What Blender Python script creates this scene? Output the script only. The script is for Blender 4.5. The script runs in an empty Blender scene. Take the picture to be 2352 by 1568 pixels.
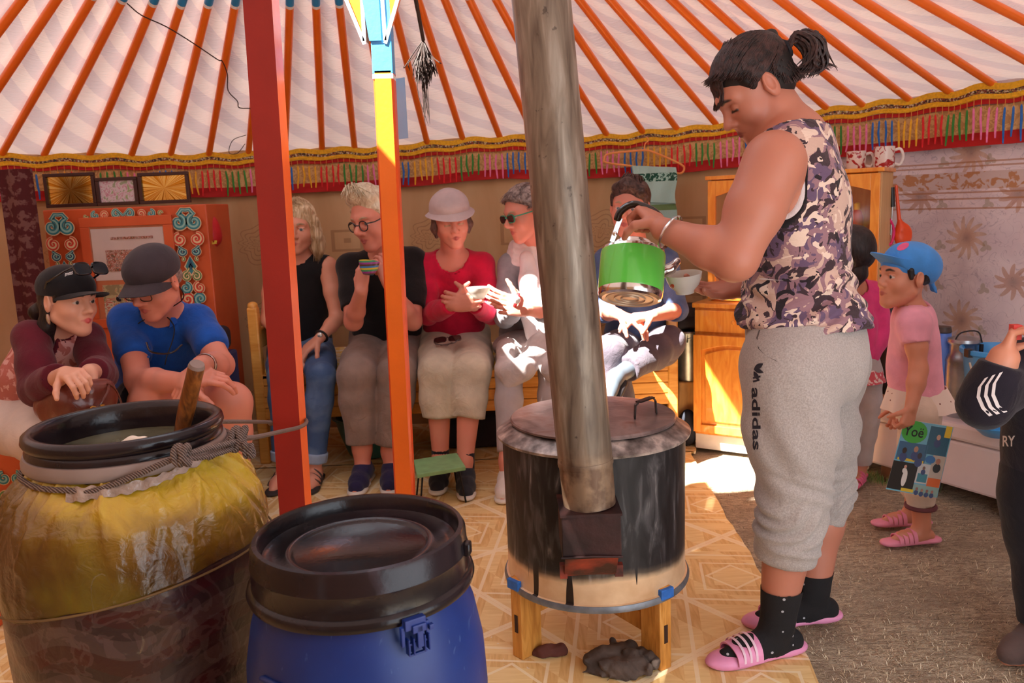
import bpy, math, random
import numpy as np
from math import sin, cos, pi, radians as R_
random.seed(7)
sc = bpy.context.scene
col = sc.collection
V = lambda *a: np.array(a, float)
nrm = lambda v: np.asarray(v, float)/max(1e-9, np.linalg.norm(v))
def L3(c):
    return tuple(((x/255)/12.92 if x/255 <= .04045 else ((x/255+.055)/1.055)**2.4) for x in c)
# ---------- camera (eye height 1.22 m, kneeling in the doorway) ----------
CH, CP, CR, CF = 1.22, 0.16348, -0.039076, 1901.0
_X = V(1,0,0); FW = V(0,cos(CP),-sin(CP)); _U = V(0,sin(CP),cos(CP))
XR = cos(CR)*_X+sin(CR)*_U; UP = -sin(CR)*_X+cos(CR)*_U
def at(px, py, Y):          # the point seen at that pixel at distance Y into the tent
    r = XR*((px-1176)/CF)-UP*((py-784)/CF)+FW
    return V(0,0,CH)+r*(Y/r[1])
def gnd(px, py, z=0.):
    r = XR*((px-1176)/CF)-UP*((py-784)/CF)+FW
    return V(0,0,CH)+r*((z-CH)/r[2])
from mathutils import Matrix, Vector
cd = bpy.data.cameras.new('camera'); cam = bpy.data.objects.new('camera', cd); col.objects.link(cam)
m4 = Matrix.Identity(4)
for i in range(3):
    m4[i][0] = XR[i]; m4[i][1] = UP[i]; m4[i][2] = -FW[i]
m4[2][3] = CH
cam.matrix_world = m4
cd.sensor_width = 22.3; cd.lens = CF/2352*22.3; cd.clip_start = .05
cd.dof.use_dof = True; cd.dof.focus_distance = 2.05; cd.dof.aperture_fstop = 5.0
sc.camera = cam
# ---------- light ----------
sc.view_settings.view_transform = 'Standard'; sc.view_settings.look = 'None'
sc.view_settings.gamma = 1; sc.view_settings.use_curve_mapping = False
sc.view_settings.exposure = EXPOSURE = 1.5
w = bpy.data.worlds.new('sky'); sc.world = w; w.use_nodes = True
bg = w.node_tree.nodes['Background']; bg.inputs[0].default_value = (.84,.91,1,1); bg.inputs[1].default_value = 1.25
sl = bpy.data.lights.new('sun','SUN'); sl.energy = 16; sl.angle = R_(.6); sl.color = (1,.95,.88)
so = bpy.data.objects.new('sun', sl); col.objects.link(so)
SUND = nrm(V(1.1,.9,-1.97))
so.rotation_euler = Vector(SUND).to_track_quat('-Z','Y').to_euler()
so.location = (-2,-2,6)
# daylight falling in through the open crown and the doorway behind the photographer
def area(name, loc, target, size, sizey, e, c=(1,1,1)):
    l = bpy.data.lights.new(name,'AREA'); l.shape='RECTANGLE'; l.size=size; l.size_y=sizey; l.energy=e; l.color=c
    o = bpy.data.objects.new(name,l); col.objects.link(o); o.location = loc
    o.rotation_euler = Vector(np.array(target)-np.array(loc)).to_track_quat('-Z','Y').to_euler(); return o
#area('crown_daylight', (-.55,2.79,2.75), (-.35,3.2,0), 1.1, 1.1, 62, (1,.97,.93))
#area('doorway_daylight', (.5,-.9,1.5), (.1,3,.9), 1.6, 1.5, 62, (1,.96,.93))
# ---------- materials ----------
MATS = {}
def mat(name, c, rough=.6, metal=0., var=.12, scale=12., bump=0., bscale=60., spec=.5, c2=None, thr=None, emit=0, sss=0, stretch=None, alpha=None, coat=0, sheen=0, transl=0):
    if name in MATS: return MATS[name]
    m = bpy.data.materials.new(name); m.use_nodes = True; nt = m.node_tree; N = nt.nodes; Lk = nt.links
    b = N['Principled BSDF']; c = L3(c) if max(c) > 1 else c
    tc = N.new('ShaderNodeTexCoord'); src = tc.outputs['Object']
    if stretch:
        mp = N.new('ShaderNodeMapping'); Lk.new(src, mp.inputs[0]); mp.inputs['Scale'].default_value = stretch; src = mp.outputs[0]
    if var or c2:
        n = N.new('ShaderNodeTexNoise'); n.inputs['Scale'].default_value = scale; n.inputs['Detail'].default_value = 5; Lk.new(src, n.inputs['Vector'])
        cr = N.new('ShaderNodeValToRGB'); Lk.new(n.outputs[0], cr.inputs[0])
        if c2:
            c2l = L3(c2) if max(c2) > 1 else c2
            t = thr or (.4,.6)
            cr.color_ramp.elements[0].position = t[0]; cr.color_ramp.elements[1].position = t[1]
            cr.color_ramp.elements[0].color = (*c,1); cr.color_ramp.elements[1].color = (*c2l,1)
        else:
            cr.color_ramp.elements[0].position = .3; cr.color_ramp.elements[1].position = .7
            cr.color_ramp.elements[0].color = (*[x*(1-var) for x in c],1); cr.color_ramp.elements[1].color = (*[min(1,x*(1+var)) for x in c],1)
        Lk.new(cr.outputs[0], b.inputs['Base Color'])
    else: b.inputs['Base Color'].default_value = (*c,1)
    b.inputs['Roughness'].default_value = rough; b.inputs['Metallic'].default_value = metal
    b.inputs['Specular IOR Level'].default_value = spec
    if coat: b.inputs['Coat Weight'].default_value = coat; b.inputs['Coat Roughness'].default_value = .15
    if sheen: b.inputs['Sheen Weight'].default_value = sheen
    if sss: b.inputs['Subsurface Weight'].default_value = sss; b.inputs['Subsurface Radius'].default_value = (.012,.005,.003); b.inputs['Subsurface Scale'].default_value = 1
    if bump:
        n2 = N.new('ShaderNodeTexNoise'); n2.inputs['Scale'].default_value = bscale; n2.inputs['Detail'].default_value = 4; Lk.new(src, n2.inputs['Vector'])
        bp = N.new('ShaderNodeBump'); bp.inputs['Strength'].default_value = min(1,bump); bp.inputs['Distance'].default_value = .004*max(1,bump)
        Lk.new(n2.outputs[0], bp.inputs['Height']); Lk.new(bp.outputs[0], b.inputs['Normal'])
    if alpha is not None: b.inputs['Alpha'].default_value = alpha
    if transl:
        t_ = N.new('ShaderNodeBsdfTranslucent'); mx = N.new('ShaderNodeMixShader'); mx.inputs[0].default_value = transl
        t_.inputs[0].default_value = (*c,1); Lk.new(b.outputs[0], mx.inputs[1]); Lk.new(t_.outputs[0], mx.inputs[2])
        Lk.new(mx.outputs[0], N['Material Output'].inputs[0])
    MATS[name] = m; return m
class NT:                    # tiny node-graph helper
    def __init__(s, name, rough=.6):
        s.m = bpy.data.materials.new(name); s.m.use_nodes = True; s.t = s.m.node_tree; s.b = s.t.nodes['Principled BSDF']; s.b.inputs['Roughness'].default_value = rough; MATS[name] = s.m
        s.tc = s.t.nodes.new('ShaderNodeTexCoord')
    def n(s, typ, ins={}, **kw):
        q = s.t.nodes.new(typ)
        for k, v in kw.items(): setattr(q, k, v)
        for k, v in ins.items():
            if hasattr(v, 'links') or isinstance(v, bpy.types.NodeSocket): s.t.links.new(v, q.inputs[k])
            else: q.inputs[k].default_value = v
        return q
    def math(s, op, a, b=0., c=0.):
        return s.n('ShaderNodeMath', {0:a,1:b,2:c}, operation=op).outputs[0]
    def ramp(s, v, stops, interp='LINEAR'):
        r = s.n('ShaderNodeValToRGB', {0:v}); r.color_ramp.interpolation = interp; e = r.color_ramp.elements
        while len(e) < len(stops): e.new(.5)
        for q, (p, c) in zip(e, stops): q.position = p
        for q, (p, c) in zip(e, stops): q.color = (*(L3(c) if max(c) > 1 else c), 1)
        return r.outputs[0]
    def mix(s, f, a, b, bt='MIX'):
        q = s.t.nodes.new('ShaderNodeMix'); q.data_type = 'RGBA'; q.blend_type = bt
        for i, v in ((0,f),(6,a),(7,b)):
            if isinstance(v, bpy.types.NodeSocket): s.t.links.new(v, q.inputs[i])
            elif i == 0: q.inputs[0].default_value = v
            else: q.inputs[i].default_value = (*(L3(v) if max(v) > 1 else v), 1)
        return q.outputs[2]
    def xyz(s, v=None):
        q = s.n('ShaderNodeSeparateXYZ', {0: v if v is not None else s.tc.outputs['Object']}); return q.outputs
    def vec(s, x, y, z=0.): return s.n('ShaderNodeCombineXYZ', {0:x,1:y,2:z}).outputs[0]
    def noise(s, scale, v=None, det=4, dist=0.):
        return s.n('ShaderNodeTexNoise', {'Vector': v if v is not None else s.tc.outputs['Object'], 'Scale':scale, 'Detail':det, 'Distortion':dist}).outputs[0]
    def col(s, c): s.t.links.new(c, s.b.inputs['Base Color'])
    def bump(s, h, st=.5, d=.004):
        q = s.n('ShaderNodeBump', {'Height':h,'Strength':st,'Distance':d}); s.t.links.new(q.outputs[0], s.b.inputs['Normal'])
    def set(s, **kw):
        for k, v in kw.items(): s.b.inputs[k.replace('_',' ')].default_value = v
        return s
# ---------- mesh building ----------
def link(name, me, parent=None):
    o = bpy.data.objects.new(name, me); col.objects.link(o)
    if parent is not None: o.parent = parent
    return o
def tag(o, label=None, cat=None, group=None, kind=None):
    if label: o['label'] = label
    if cat: o['category'] = cat
    if group: o['group'] = group
    if kind: o['kind'] = kind
    return o
def empty(name, loc=(0,0,0)):
    o = bpy.data.objects.new(name, None); col.objects.link(o); o.empty_display_size = .05; o.location = loc
    o['_l'] = 1; del o['_l']
    return o
class MB:
    def __init__(s): s.v = []; s.f = []; s.m = []
    def add(s, vs, fs, m=0):
        b = len(s.v); s.v += [tuple(map(float, x)) for x in vs]; s.f += [tuple(b+i for i in f) for f in fs]; s.m += [m]*len(fs); return s
    def box(s, c, size, R=None, m=0):      # R: 3 axes as rows
        c = np.array(c,float); h = np.array(size,float)/2; R = np.eye(3) if R is None else np.array(R)
        vs = [c+(R.T@(h*V(*q))) for q in ((-1,-1,-1),(1,-1,-1),(1,1,-1),(-1,1,-1),(-1,-1,1),(1,-1,1),(1,1,1),(-1,1,1))]
        return s.add(vs, [(0,3,2,1),(4,5,6,7),(0,1,5,4),(1,2,6,5),(2,3,7,6),(3,0,4,7)], m)
    def bar(s, a, b, w, d=None, up=(0,0,1), m=0):
        a = np.array(a,float); b = np.array(b,float); z = nrm(b-a); x = np.cross(up, z)
        x = nrm(x) if np.linalg.norm(x) > 1e-4 else V(1,0,0); y = np.cross(z, x)
        return s.box((a+b)/2, (w, d or w, np.linalg.norm(b-a)), (x,y,z), m)
    def loft(s, rings, closed=True, cap=True, m=0):
        n = len(rings[0]); vs = [p for r in rings for p in r]; fs = []
        for i in range(len(rings)-1):
            for j in range(n if closed else n-1):
                k = (j+1) % n; fs.append((i*n+j, i*n+k, (i+1)*n+k, (i+1)*n+j))
        if cap and closed: fs.append(tuple(range(n))[::-1]); fs.append(tuple((len(rings)-1)*n+j for j in range(n)))
        return s.add(vs, fs, m)
    def tube(s, pts, r, n=10, m=0, cap=True, flat=1., up=None):
        pts = [np.array(p,float) for p in pts]; N = len(pts); rr = r if hasattr(r,'__len__') else [r]*N
        rings = []; x = None
        for i in range(N):
            t = nrm(pts[min(i+1,N-1)]-pts[max(i-1,0)])
            if x is None:
                u = np.array(up if up is not None else (0,0,1.)); 
                if abs(t@nrm(u)) > .95: u = V(1,0,0) if abs(t[0])<.9 else V(0,1,0)
                x = nrm(np.cross(u,t))
            else: x = nrm(x-t*(x@t))
            y = np.cross(t,x)
            rings.append([pts[i]+rr[i]*(cos(a)*x+flat*sin(a)*y) for a in np.linspace(0,2*pi,n,endpoint=False)])
        return s.loft(rings, True, cap, m)
    def lathe(s, prof, c=(0,0,0), n=48, m=0, R=None, cap=True):
        c = np.array(c,float); rings = []
        for r, z in prof:
            ring = [V(r*cos(a), r*sin(a), z) for a in np.linspace(0,2*pi,n,endpoint=False)]
            if R is not None: ring = [np.array(R).T@p for p in ring]
            rings.append([c+p for p in ring])
        return s.loft(rings, True, cap, m)
    def prism(s, outline, c, ex, ey, ez, depth, m=0):   # outline in (ex,ey), extruded by depth along ez
        c = np.array(c,float); ex,ey,ez = map(lambda q: np.array(q,float),(ex,ey,ez)); n = len(outline)
        a = [c+ex*x+ey*y for x,y in outline]; b = [p+ez*depth for p in a]
        return s.add(a+b, [tuple(range(n))[::-1], tuple(range(n,2*n))]+[(i,(i+1)%n,n+(i+1)%n,n+i) for i in range(n)], m)
    def sheet(s, fn, nu, nv, th=0., m=0, closeu=False):         # fn(u,v)->point; th gives it thickness along normal
        P = np.array([[fn(i/(nu-1), j/(nv-1)) for j in range(nv)] for i in range(nu)])
        q = lambda i,j: i*nv+j
        F = [(q(i,j),q(i+1,j),q(i+1,j+1),q(i,j+1)) for i in range(nu-1) for j in range(nv-1)]
        if th:
            du = np.gradient(P,axis=0); dv = np.gradient(P,axis=1); nn = np.cross(du,dv); nn /= np.maximum(1e-9,np.linalg.norm(nn,axis=2,keepdims=True))
            Q = P+nn*th; b = nu*nv
            F2 = [tuple(b+k for k in f[::-1]) for f in F]
            E = [(q(i,0),q(i+1,0)) for i in range(nu-1)]+[(q(nu-1,j),q(nu-1,j+1)) for j in range(nv-1)]+[(q(i+1,nv-1),q(i,nv-1)) for i in range(nu-1)]+[(q(0,j+1),q(0,j)) for j in range(nv-1)]
            S = [(a_,b_,b+b_,b+a_)[::-1] for a_,b_ in E]
            return s.add(list(P.reshape(-1,3))+list(Q.reshape(-1,3)), F+F2+S, m)
        return s.add(list(P.reshape(-1,3)), F, m)
    def build(s, name, mats, parent=None, smooth=True, bev=0, sub=0, auto=35):
        me = bpy.data.meshes.new(name); me.from_pydata(s.v, [], s.f)
        mats = mats if isinstance(mats,(list,tuple)) else [mats]
        for m in mats: me.materials.append(m)
        if len(mats) > 1: me.polygons.foreach_set('material_index', s.m)
        import bmesh
        bm = bmesh.new(); bm.from_mesh(me); bmesh.ops.recalc_face_normals(bm, faces=bm.faces); bm.to_mesh(me); bm.free()
        me.polygons.foreach_set('use_smooth', [bool(smooth)]*len(me.polygons))
        if smooth and auto: me.set_sharp_from_angle(angle=R_(auto))
        o = link(name, me, parent)
        if bev:
            b = o.modifiers.new('bevel','BEVEL'); b.width = bev; b.segments = 2; b.limit_method = 'ANGLE'; b.angle_limit = R_(40)
        if sub:
            b = o.modifiers.new('sub','SUBSURF'); b.levels = sub; b.render_levels = sub
        return o
def spl(pts, n=8):            # Catmull-Rom through the points
    P = [np.array(p,float) for p in pts]; P = [2*P[0]-P[1]]+P+[2*P[-1]-P[-2]]; out = []
    for i in range(1,len(P)-2):
        for t in np.linspace(0,1,n,endpoint=False):
            a,b,c,d = P[i-1],P[i],P[i+1],P[i+2]
            out.append(.5*((2*b)+(c-a)*t+(2*a-5*b+4*c-d)*t*t+(3*b-a-3*c+d)*t**3))
    out.append(P[-2]); return out
# ---------- smooth-union bodies meshed by surface nets ----------
class Fr:                     # local frame: x right, y forward, z up
    def __init__(s, o=(0,0,0), x=(1,0,0), y=(0,1,0), z=(0,0,1), sc=1.): s.o = np.array(o,float); s.A = np.array([x,y,z],float); s.s = sc
    def pt(s, p): return s.o+s.A.T@(np.array(p,float)*s.s)
def headframe(o, yaw=0, pitch=0, roll=0, sc=1.):      # yaw 0 looks at the camera (-Y); + turns to the picture's right
    y = V(sin(R_(yaw)), -cos(R_(yaw)), 0); x = V(-cos(R_(yaw)), -sin(R_(yaw)), 0); z = V(0,0,1.)
    p = R_(pitch); y, z = cos(p)*y-sin(p)*z, sin(p)*y+cos(p)*z      # + looks down
    r = R_(roll); x, z = cos(r)*x+sin(r)*z, -sin(r)*x+cos(r)*z
    return Fr(o,x,y,z,sc)
class Sdf:
    def __init__(s): s.p = []; s.fr = Fr()
    def cap(s, a, b, ra, rb=None, k=.015, m=0, op=1, flat=0):
        rb = ra if rb is None else rb; q = s.fr.s
        s.p.append(('c', s.fr.pt(a), s.fr.pt(b), ra*q, rb*q, k*q, m, op, flat)); return s
    def ell(s, c, r, A=None, k=.015, m=0, op=1):
        A = s.fr.A if A is None else np.array(A,float)@s.fr.A
        s.p.append(('e', s.fr.pt(c), np.array(r,float)*s.fr.s, A, 0, k*s.fr.s, m, op, 0)); return s
    def box(s, c, h, rd=.005, A=None, k=.005, m=0, op=1):
        A = s.fr.A if A is None else np.array(A,float)@s.fr.A
        s.p.append(('b', s.fr.pt(c), np.array(h,float)*s.fr.s, A, rd*s.fr.s, k*s.fr.s, m, op, 0)); return s
    def chain(s, pts, rs, k=.015, m=0, op=1):
        for i in range(len(pts)-1): s.cap(pts[i],pts[i+1],rs[i],rs[i+1],k,m,op)
        return s
    def bounds(s):
        lo = V(9,9,9); hi = -lo
        for p in s.p:
            if p[7] < 0: continue
            if p[0] == 'c': r = max(p[3],p[4]); lo = np.minimum(lo, np.minimum(p[1],p[2])-r); hi = np.maximum(hi, np.maximum(p[1],p[2])+r)
            else: r = np.abs(p[3].T@np.diag(p[2])).sum(1)+p[4]; lo = np.minimum(lo,p[1]-r); hi = np.maximum(hi,p[1]+r)
        return lo, hi
    def field(s, lo, hi, h):
        n = np.maximum(4, np.ceil((hi-lo)/h).astype(int)+1); ax = [lo[i]+h*np.arange(n[i]) for i in range(3)]
        f = np.full(n, 1., np.float32); M = np.zeros(n, np.int8); raw = np.full(n, 1., np.float32)
        for typ, a, b, A, rr, k, m, op, flat in s.p:
            mg = max(k,0)+3*h
            if typ == 'c': r = max(A,rr); l = np.minimum(a,b)-r-mg; u = np.maximum(a,b)+r+mg
            else: r = np.abs(A.T@np.diag(b)).sum(1)+rr+mg; l = a-r; u = a+r
            i0 = np.clip(np.floor((l-lo)/h).astype(int),0,n); i1 = np.clip(np.ceil((u-lo)/h).astype(int)+1,0,n)
            if (i1 <= i0).any(): continue
            sl = tuple(slice(i0[i],i1[i]) for i in range(3))
            x = (ax[0][sl[0]]-a[0])[:,None,None]; y = (ax[1][sl[1]]-a[1])[None,:,None]; z = (ax[2][sl[2]]-a[2])[None,None,:]
            if typ == 'c':
                d = b-a; L = max(d@d,1e-12); t0 = (x*d[0]+y*d[1]+z*d[2])/L; t = np.clip(t0,0,1)
                D = np.sqrt((x-d[0]*t)**2+(y-d[1]*t)**2+(z-d[2]*t)**2)-(A+(rr-A)*t)
                if flat: D = np.maximum(D, (t0-1)*math.sqrt(L))
                if flat == 2: D = np.maximum(D, -t0*math.sqrt(L))
            else:
                X_ = x*A[0][0]+y*A[0][1]+z*A[0][2]; Y_ = x*A[1][0]+y*A[1][1]+z*A[1][2]; Z_ = x*A[2][0]+y*A[2][1]+z*A[2][2]
                if typ == 'e':
                    k0 = np.sqrt((X_/b[0])**2+(Y_/b[1])**2+(Z_/b[2])**2); k1 = np.sqrt((X_/b[0]**2)**2+(Y_/b[1]**2)**2+(Z_/b[2]**2)**2)
                    D = k0*(k0-1)/np.maximum(k1,1e-9)
                else:
                    qx = np.abs(X_)-b[0]+rr; qy = np.abs(Y_)-b[1]+rr; qz = np.abs(Z_)-b[2]+rr
                    D = np.sqrt(np.maximum(qx,0)**2+np.maximum(qy,0)**2+np.maximum(qz,0)**2)+np.minimum(np.maximum(np.maximum(qx,qy),qz),0)-rr
            g = f[sl]; k = max(k,1e-5)
            if op > 0:
                hh = np.maximum(k-np.abs(g-D),0)/k; f[sl] = np.minimum(g,D)-hh*hh*k*.25
                w_ = D < raw[sl]+(.0004 if m else 0); raw[sl] = np.where(w_, D, raw[sl]); M[sl] = np.where(w_, m, M[sl])
            else:
                hh = np.maximum(k-np.abs(-D-g),0)/k; f[sl] = np.maximum(g,-D)+hh*hh*k*.25
                if m: M[sl] = np.where(D < h, m, M[sl])
        return f, M, ax
    def mesh(s, name, mats, parent=None, h=.006, fine=(), disp=None, lo=None, hi=None, cut=None):
        l, u = s.bounds(); l = l-2*h if lo is None else np.maximum(l-2*h, lo); u = u+2*h if hi is None else np.minimum(u+2*h, hi)
        AV, AF, AM = [], [], []; base = 0
        for (rl, ru, rh) in [(l,u,h)]+[(np.array(c)-r, np.array(c)+r, q) for c, r, q in fine]:
            main = (rh == h and base == 0)
            f, M, ax = s.field(rl, ru, rh)
            v, q, mi = nets(f, M, ax, rh)
            if not len(q): continue
            cen = v[q].mean(1)
            if main:
                keep = np.ones(len(q),bool)
                for c, r, hh in fine: keep &= ~(np.abs(cen-np.array(c)) < (np.array(r)-1.6*h)).all(1)
                q = q[keep]; mi = mi[keep]
            if disp is not None:
                nv = np.zeros_like(v); fn = np.cross(v[q[:,2]]-v[q[:,0]], v[q[:,3]]-v[q[:,1]])
                for j in range(4): np.add.at(nv, q[:,j], fn)
                nv /= np.maximum(1e-12,np.linalg.norm(nv,axis=1,keepdims=True)); v = v+nv*disp(v)[:,None]
            AV.append(v); AF.append(q+base); AM.append(mi); base += len(v)
        v = np.concatenate(AV); q = np.concatenate(AF); mi = np.concatenate(AM)
        mats = mats if isinstance(mats,(list,tuple)) else [mats]
        feats = None
        if len(mats) > 5:                     # a person's skin: lip, brow, eye colours are blended in per point
            feats = np.zeros((len(v),4),np.float32)
            for typ, a, b, A, rr, k, m, op, flat in s.p:
                if m not in (1,2,3,4,5) or (op < 0 and m != 5): continue
                near = np.where((np.abs(v-a) < .05).all(1))[0]
                if not len(near): continue
                x = v[near]
                if typ == 'c':
                    d_ = b-a; t = np.clip(((x-a)@d_)/max(d_@d_,1e-12),0,1); D = np.linalg.norm(x-a-t[:,None]*d_,axis=1)-(A+(rr-A)*t)
                else:
                    X_ = (x-a)@np.array(A).T; k0 = np.linalg.norm(X_/b,axis=1); D = k0*(k0-1)/np.maximum(np.linalg.norm(X_/b**2,axis=1),1e-9)
                wd = {1:.0026,2:.0022,3:.0010,4:.0014,5:.001}[m]; w_ = np.clip(1.15-D/wd,0,1); c_ = {1:0,2:1,3:2,4:3,5:0}[m]
                if m == 4: feats[near,2] = np.maximum(feats[near,2], w_)
                feats[near,c_] = np.maximum(feats[near,c_], w_)
            mi[:] = 0; mats = mats[:1]
        used = np.unique(q); rm = np.full(len(v),-1); rm[used] = np.arange(len(used)); v = v[used]; q = rm[q]; feats = None if feats is None else feats[used]
        me = bpy.data.meshes.new(name); me.vertices.add(len(v)); me.vertices.foreach_set('co', v.astype(np.float32).ravel())
        me.loops.add(q.size); me.loops.foreach_set('vertex_index', q.astype(np.int32).ravel())
        me.polygons.add(len(q)); me.polygons.foreach_set('loop_start', np.arange(0,q.size,4,dtype=np.int32)); me.polygons.foreach_set('loop_total', np.full(len(q),4,np.int32))
        for m in mats: me.materials.append(m)
        me.polygons.foreach_set('material_index', np.minimum(mi,len(mats)-1).astype(np.int32)); me.polygons.foreach_set('use_smooth', np.ones(len(q),bool))
        me.update(calc_edges=True)
        if feats is not None: at_ = me.attributes.new('feat','FLOAT_COLOR','POINT'); at_.data.foreach_set('color', feats.ravel())
        return link(name, me, parent)
def nets(f, M, ax, h):
    S = f < 0; n = np.array(f.shape)
    c = [S[i:n[0]-1+i, j:n[1]-1+j, k:n[2]-1+k] for i in (0,1) for j in (0,1) for k in (0,1)]
    cnt = sum(x.astype(np.int8) for x in c); act = (cnt > 0)&(cnt < 8)
    I = np.argwhere(act)
    if not len(I): return np.zeros((0,3)), np.zeros((0,4),int), np.zeros(0,int)
    idx = np.full(act.shape, -1, np.int64); idx[tuple(I.T)] = np.arange(len(I))
    acc = np.zeros((len(I),3)); w = np.zeros(len(I))
    cor = [(i,j,k) for i in (0,1) for j in (0,1) for k in (0,1)]
    fv = {q: f[I[:,0]+q[0], I[:,1]+q[1], I[:,2]+q[2]] for q in cor}
    for q in cor:
        for d in range(3):
            if q[d]: continue
            r = list(q); r[d] = 1; r = tuple(r); a = fv[q]; b = fv[r]; x = (a < 0) != (b < 0)
            t = np.where(x, a/np.where(x, a-b, 1), 0); P = np.zeros((len(I),3))+np.array(q); P[:,d] += t
            acc[x] += P[x]; w += x
    v = (I+acc/w[:,None])*h+np.array([a[0] for a in ax])
    Q, MM = [], []
    for d in range(3):
        e1, e2 = [(1,2),(2,0),(0,1)][d]
        sl0 = [slice(1,n[i]-1) for i in range(3)]; sl0[d] = slice(0,n[d]-1); sl1 = list(sl0); sl1[d] = slice(1,n[d])
        a = S[tuple(sl0)]; b = S[tuple(sl1)]; X = np.argwhere(a != b); off = np.array([1,1,1]); off[d] = 0; X = X+off
        if not len(X): continue
        sgn = S[tuple(X.T)]; u1 = np.zeros(3,int); u1[e1] = 1; u2 = np.zeros(3,int); u2[e2] = 1
        g = lambda Y: idx[tuple(Y.T)]
        q = np.stack([g(X-u1-u2), g(X-u2), g(X), g(X-u1)], 1)
        q[~sgn] = q[~sgn][:,::-1]; Q.append(q); MM.append(M[tuple(X.T)])
    q = np.concatenate(Q); mm = np.concatenate(MM); ok = (q >= 0).all(1)
    return v, q[ok], mm[ok]
def wr(amp, fx=40, fy=40, fz=40, seed=0, sharp=1.):       # cloth folds: a few bent sine trains
    rg = np.random.RandomState(seed); ks = [(rg.uniform(-1,1,3)*V(fx,fy,fz), rg.uniform(0,6.3), rg.uniform(-1,1,3)*12) for _ in range(5)]
    def fn(v):
        s = 0
        for k, ph, b in ks: s = s+np.sin(v@k+ph+1.5*np.sin(v@b+ph))
        s = s/5; return amp*(np.sign(s)*np.abs(s)**sharp)
    return fn
# ================= setting: floor, ground, tent wall, roof cloth =================
APEX = V(-.55,2.79,2.91)
WP = [(0,361,4.15),(100,361,4.24),(205,361,4.33),(300,362,4.42),(390,359,4.5),(478,360,4.54),(570,357,4.57),(655,352,4.59),(740,348,4.6),(815,345,4.6),(898,339,4.6),(983,333,4.6),(1065,324,4.6),(1149,318,4.6),(1230,319,4.59),(1315,318,4.58),(1398,315,4.57),(1482,308,4.55),(1560,300,4.52),(1647,288,4.48),(1735,277,4.44),(1820,265,4.4),(1905,254,4.36),(1989,245,4.3),(2095,231,4.18),(2188,216,4.03),(2288,200,3.85)]
WT = [at(*p) for p in WP]                     # pole feet on the wall top
WL = [V(-1.0,-.12,1.58),V(-1.9,.3,1.58),V(-2.6,1.0,1.57),V(-2.95,1.9,1.56),V(-3.06,2.6,1.56),V(-3.02,3.0,1.56),V(-2.98,3.3,1.56),V(-2.9,3.55,1.555),V(-2.76,3.78,1.55),V(-2.63,3.97,1.55)]
WR = [V(2.42,3.62,1.66),V(2.55,3.38,1.67),V(2.66,3.1,1.67),V(2.72,2.82,1.66),V(2.72,2.5,1.65)]
WB = [V(2.66,2.0,1.63),V(2.4,1.3,1.61),V(2.0,.75,1.6),V(1.5,.3,1.59),V(.8,.0,1.58),V(0,-.15,1.58),V(-1.0,-.12,1.58)]
WALL = spl(WL+WT+WR+WB, 6)
WA_ = np.array(WALL)
wl_s = np.cumsum([0]+[np.linalg.norm(WALL[i+1]-WALL[i]) for i in range(len(WALL)-1)])
def wallpt(s, z=None, off=0.):
    p = V(*[np.interp(s, wl_s, WA_[:,i]) for i in range(3)])
    a = V(*[np.interp(s+.03, wl_s, WA_[:,i]) for i in range(3)]); b = V(*[np.interp(s-.03, wl_s, WA_[:,i]) for i in range(3)])
    t = nrm((a-b)*V(1,1,0)); n = V(t[1],-t[0],0)             # towards the middle of the tent
    p = p+n*off
    if z is not None: p[2] = z
    return p
def s_of(p): return wl_s[int(np.argmin(np.hypot(WA_[:,0]-p[0],WA_[:,1]-p[1])))]
# --- lino ---
q = NT('lino', .45); X, Y, Z = q.xyz()
u = q.math('ADD', q.math('MULTIPLY', X, .8), q.math('MULTIPLY', Y, .6)); v = q.math('SUBTRACT', q.math('MULTIPLY', Y, .8), q.math('MULTIPLY', X, .6))
P_ = .46
fu = q.math('ABSOLUTE', q.math('SUBTRACT', q.math('FRACT', q.math('DIVIDE', u, P_)), .5)); fv = q.math('ABSOLUTE', q.math('SUBTRACT', q.math('FRACT', q.math('DIVIDE', v, P_)), .5))
dsum = q.math('ADD', fu, fv)                                  # diamonds
mx_ = q.math('MAXIMUM', fu, fv)
l1 = q.math('LESS_THAN', q.math('ABSOLUTE', q.math('SUBTRACT', dsum, .5)), .018)
l2 = q.math('LESS_THAN', q.math('ABSOLUTE', q.math('SUBTRACT', dsum, .3)), .014)
l3 = q.math('LESS_THAN', q.math('ABSOLUTE', q.math('SUBTRACT', mx_, .485)), .014)
l4 = q.math('LESS_THAN', q.math('ABSOLUTE', q.math('SUBTRACT', mx_, .13)), .01)
ln = q.math('MAXIMUM', q.math('MAXIMUM', l1, l2), q.math('MAXIMUM', l3, l4))
ck = q.math('GREATER_THAN', q.math('FRACT', q.math('MULTIPLY', q.math('ADD', q.math('FLOOR', q.math('MULTIPLY', dsum, 5.)), q.math('FLOOR', q.math('MULTIPLY', fu, 4.))), .5)), .3)
g1 = q.noise(9, q.vec(q.math('MULTIPLY', X, 1.), q.math('MULTIPLY', Y, 9.)), 6, .6); g2 = q.noise(9, q.vec(q.math('MULTIPLY', X, 9.), q.math('MULTIPLY', Y, 1.)), 6, .6)
wa = q.ramp(g1, [(.3,(232,198,134)),(.7,(246,218,158))]); wb = q.ramp(g2, [(.3,(214,170,104)),(.7,(238,202,138))])
c = q.mix(ck, wa, wb); c = q.mix(q.math('MULTIPLY', ln, .75), c, (252,236,198))
wear = q.ramp(q.noise(60, None, 3), [(.68,(0,0,0)),(.72,(255,255,255))]); wsc = q.ramp(q.noise(3, None, 2), [(.52,(0,0,0)),(.6,(255,255,255))])
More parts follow.
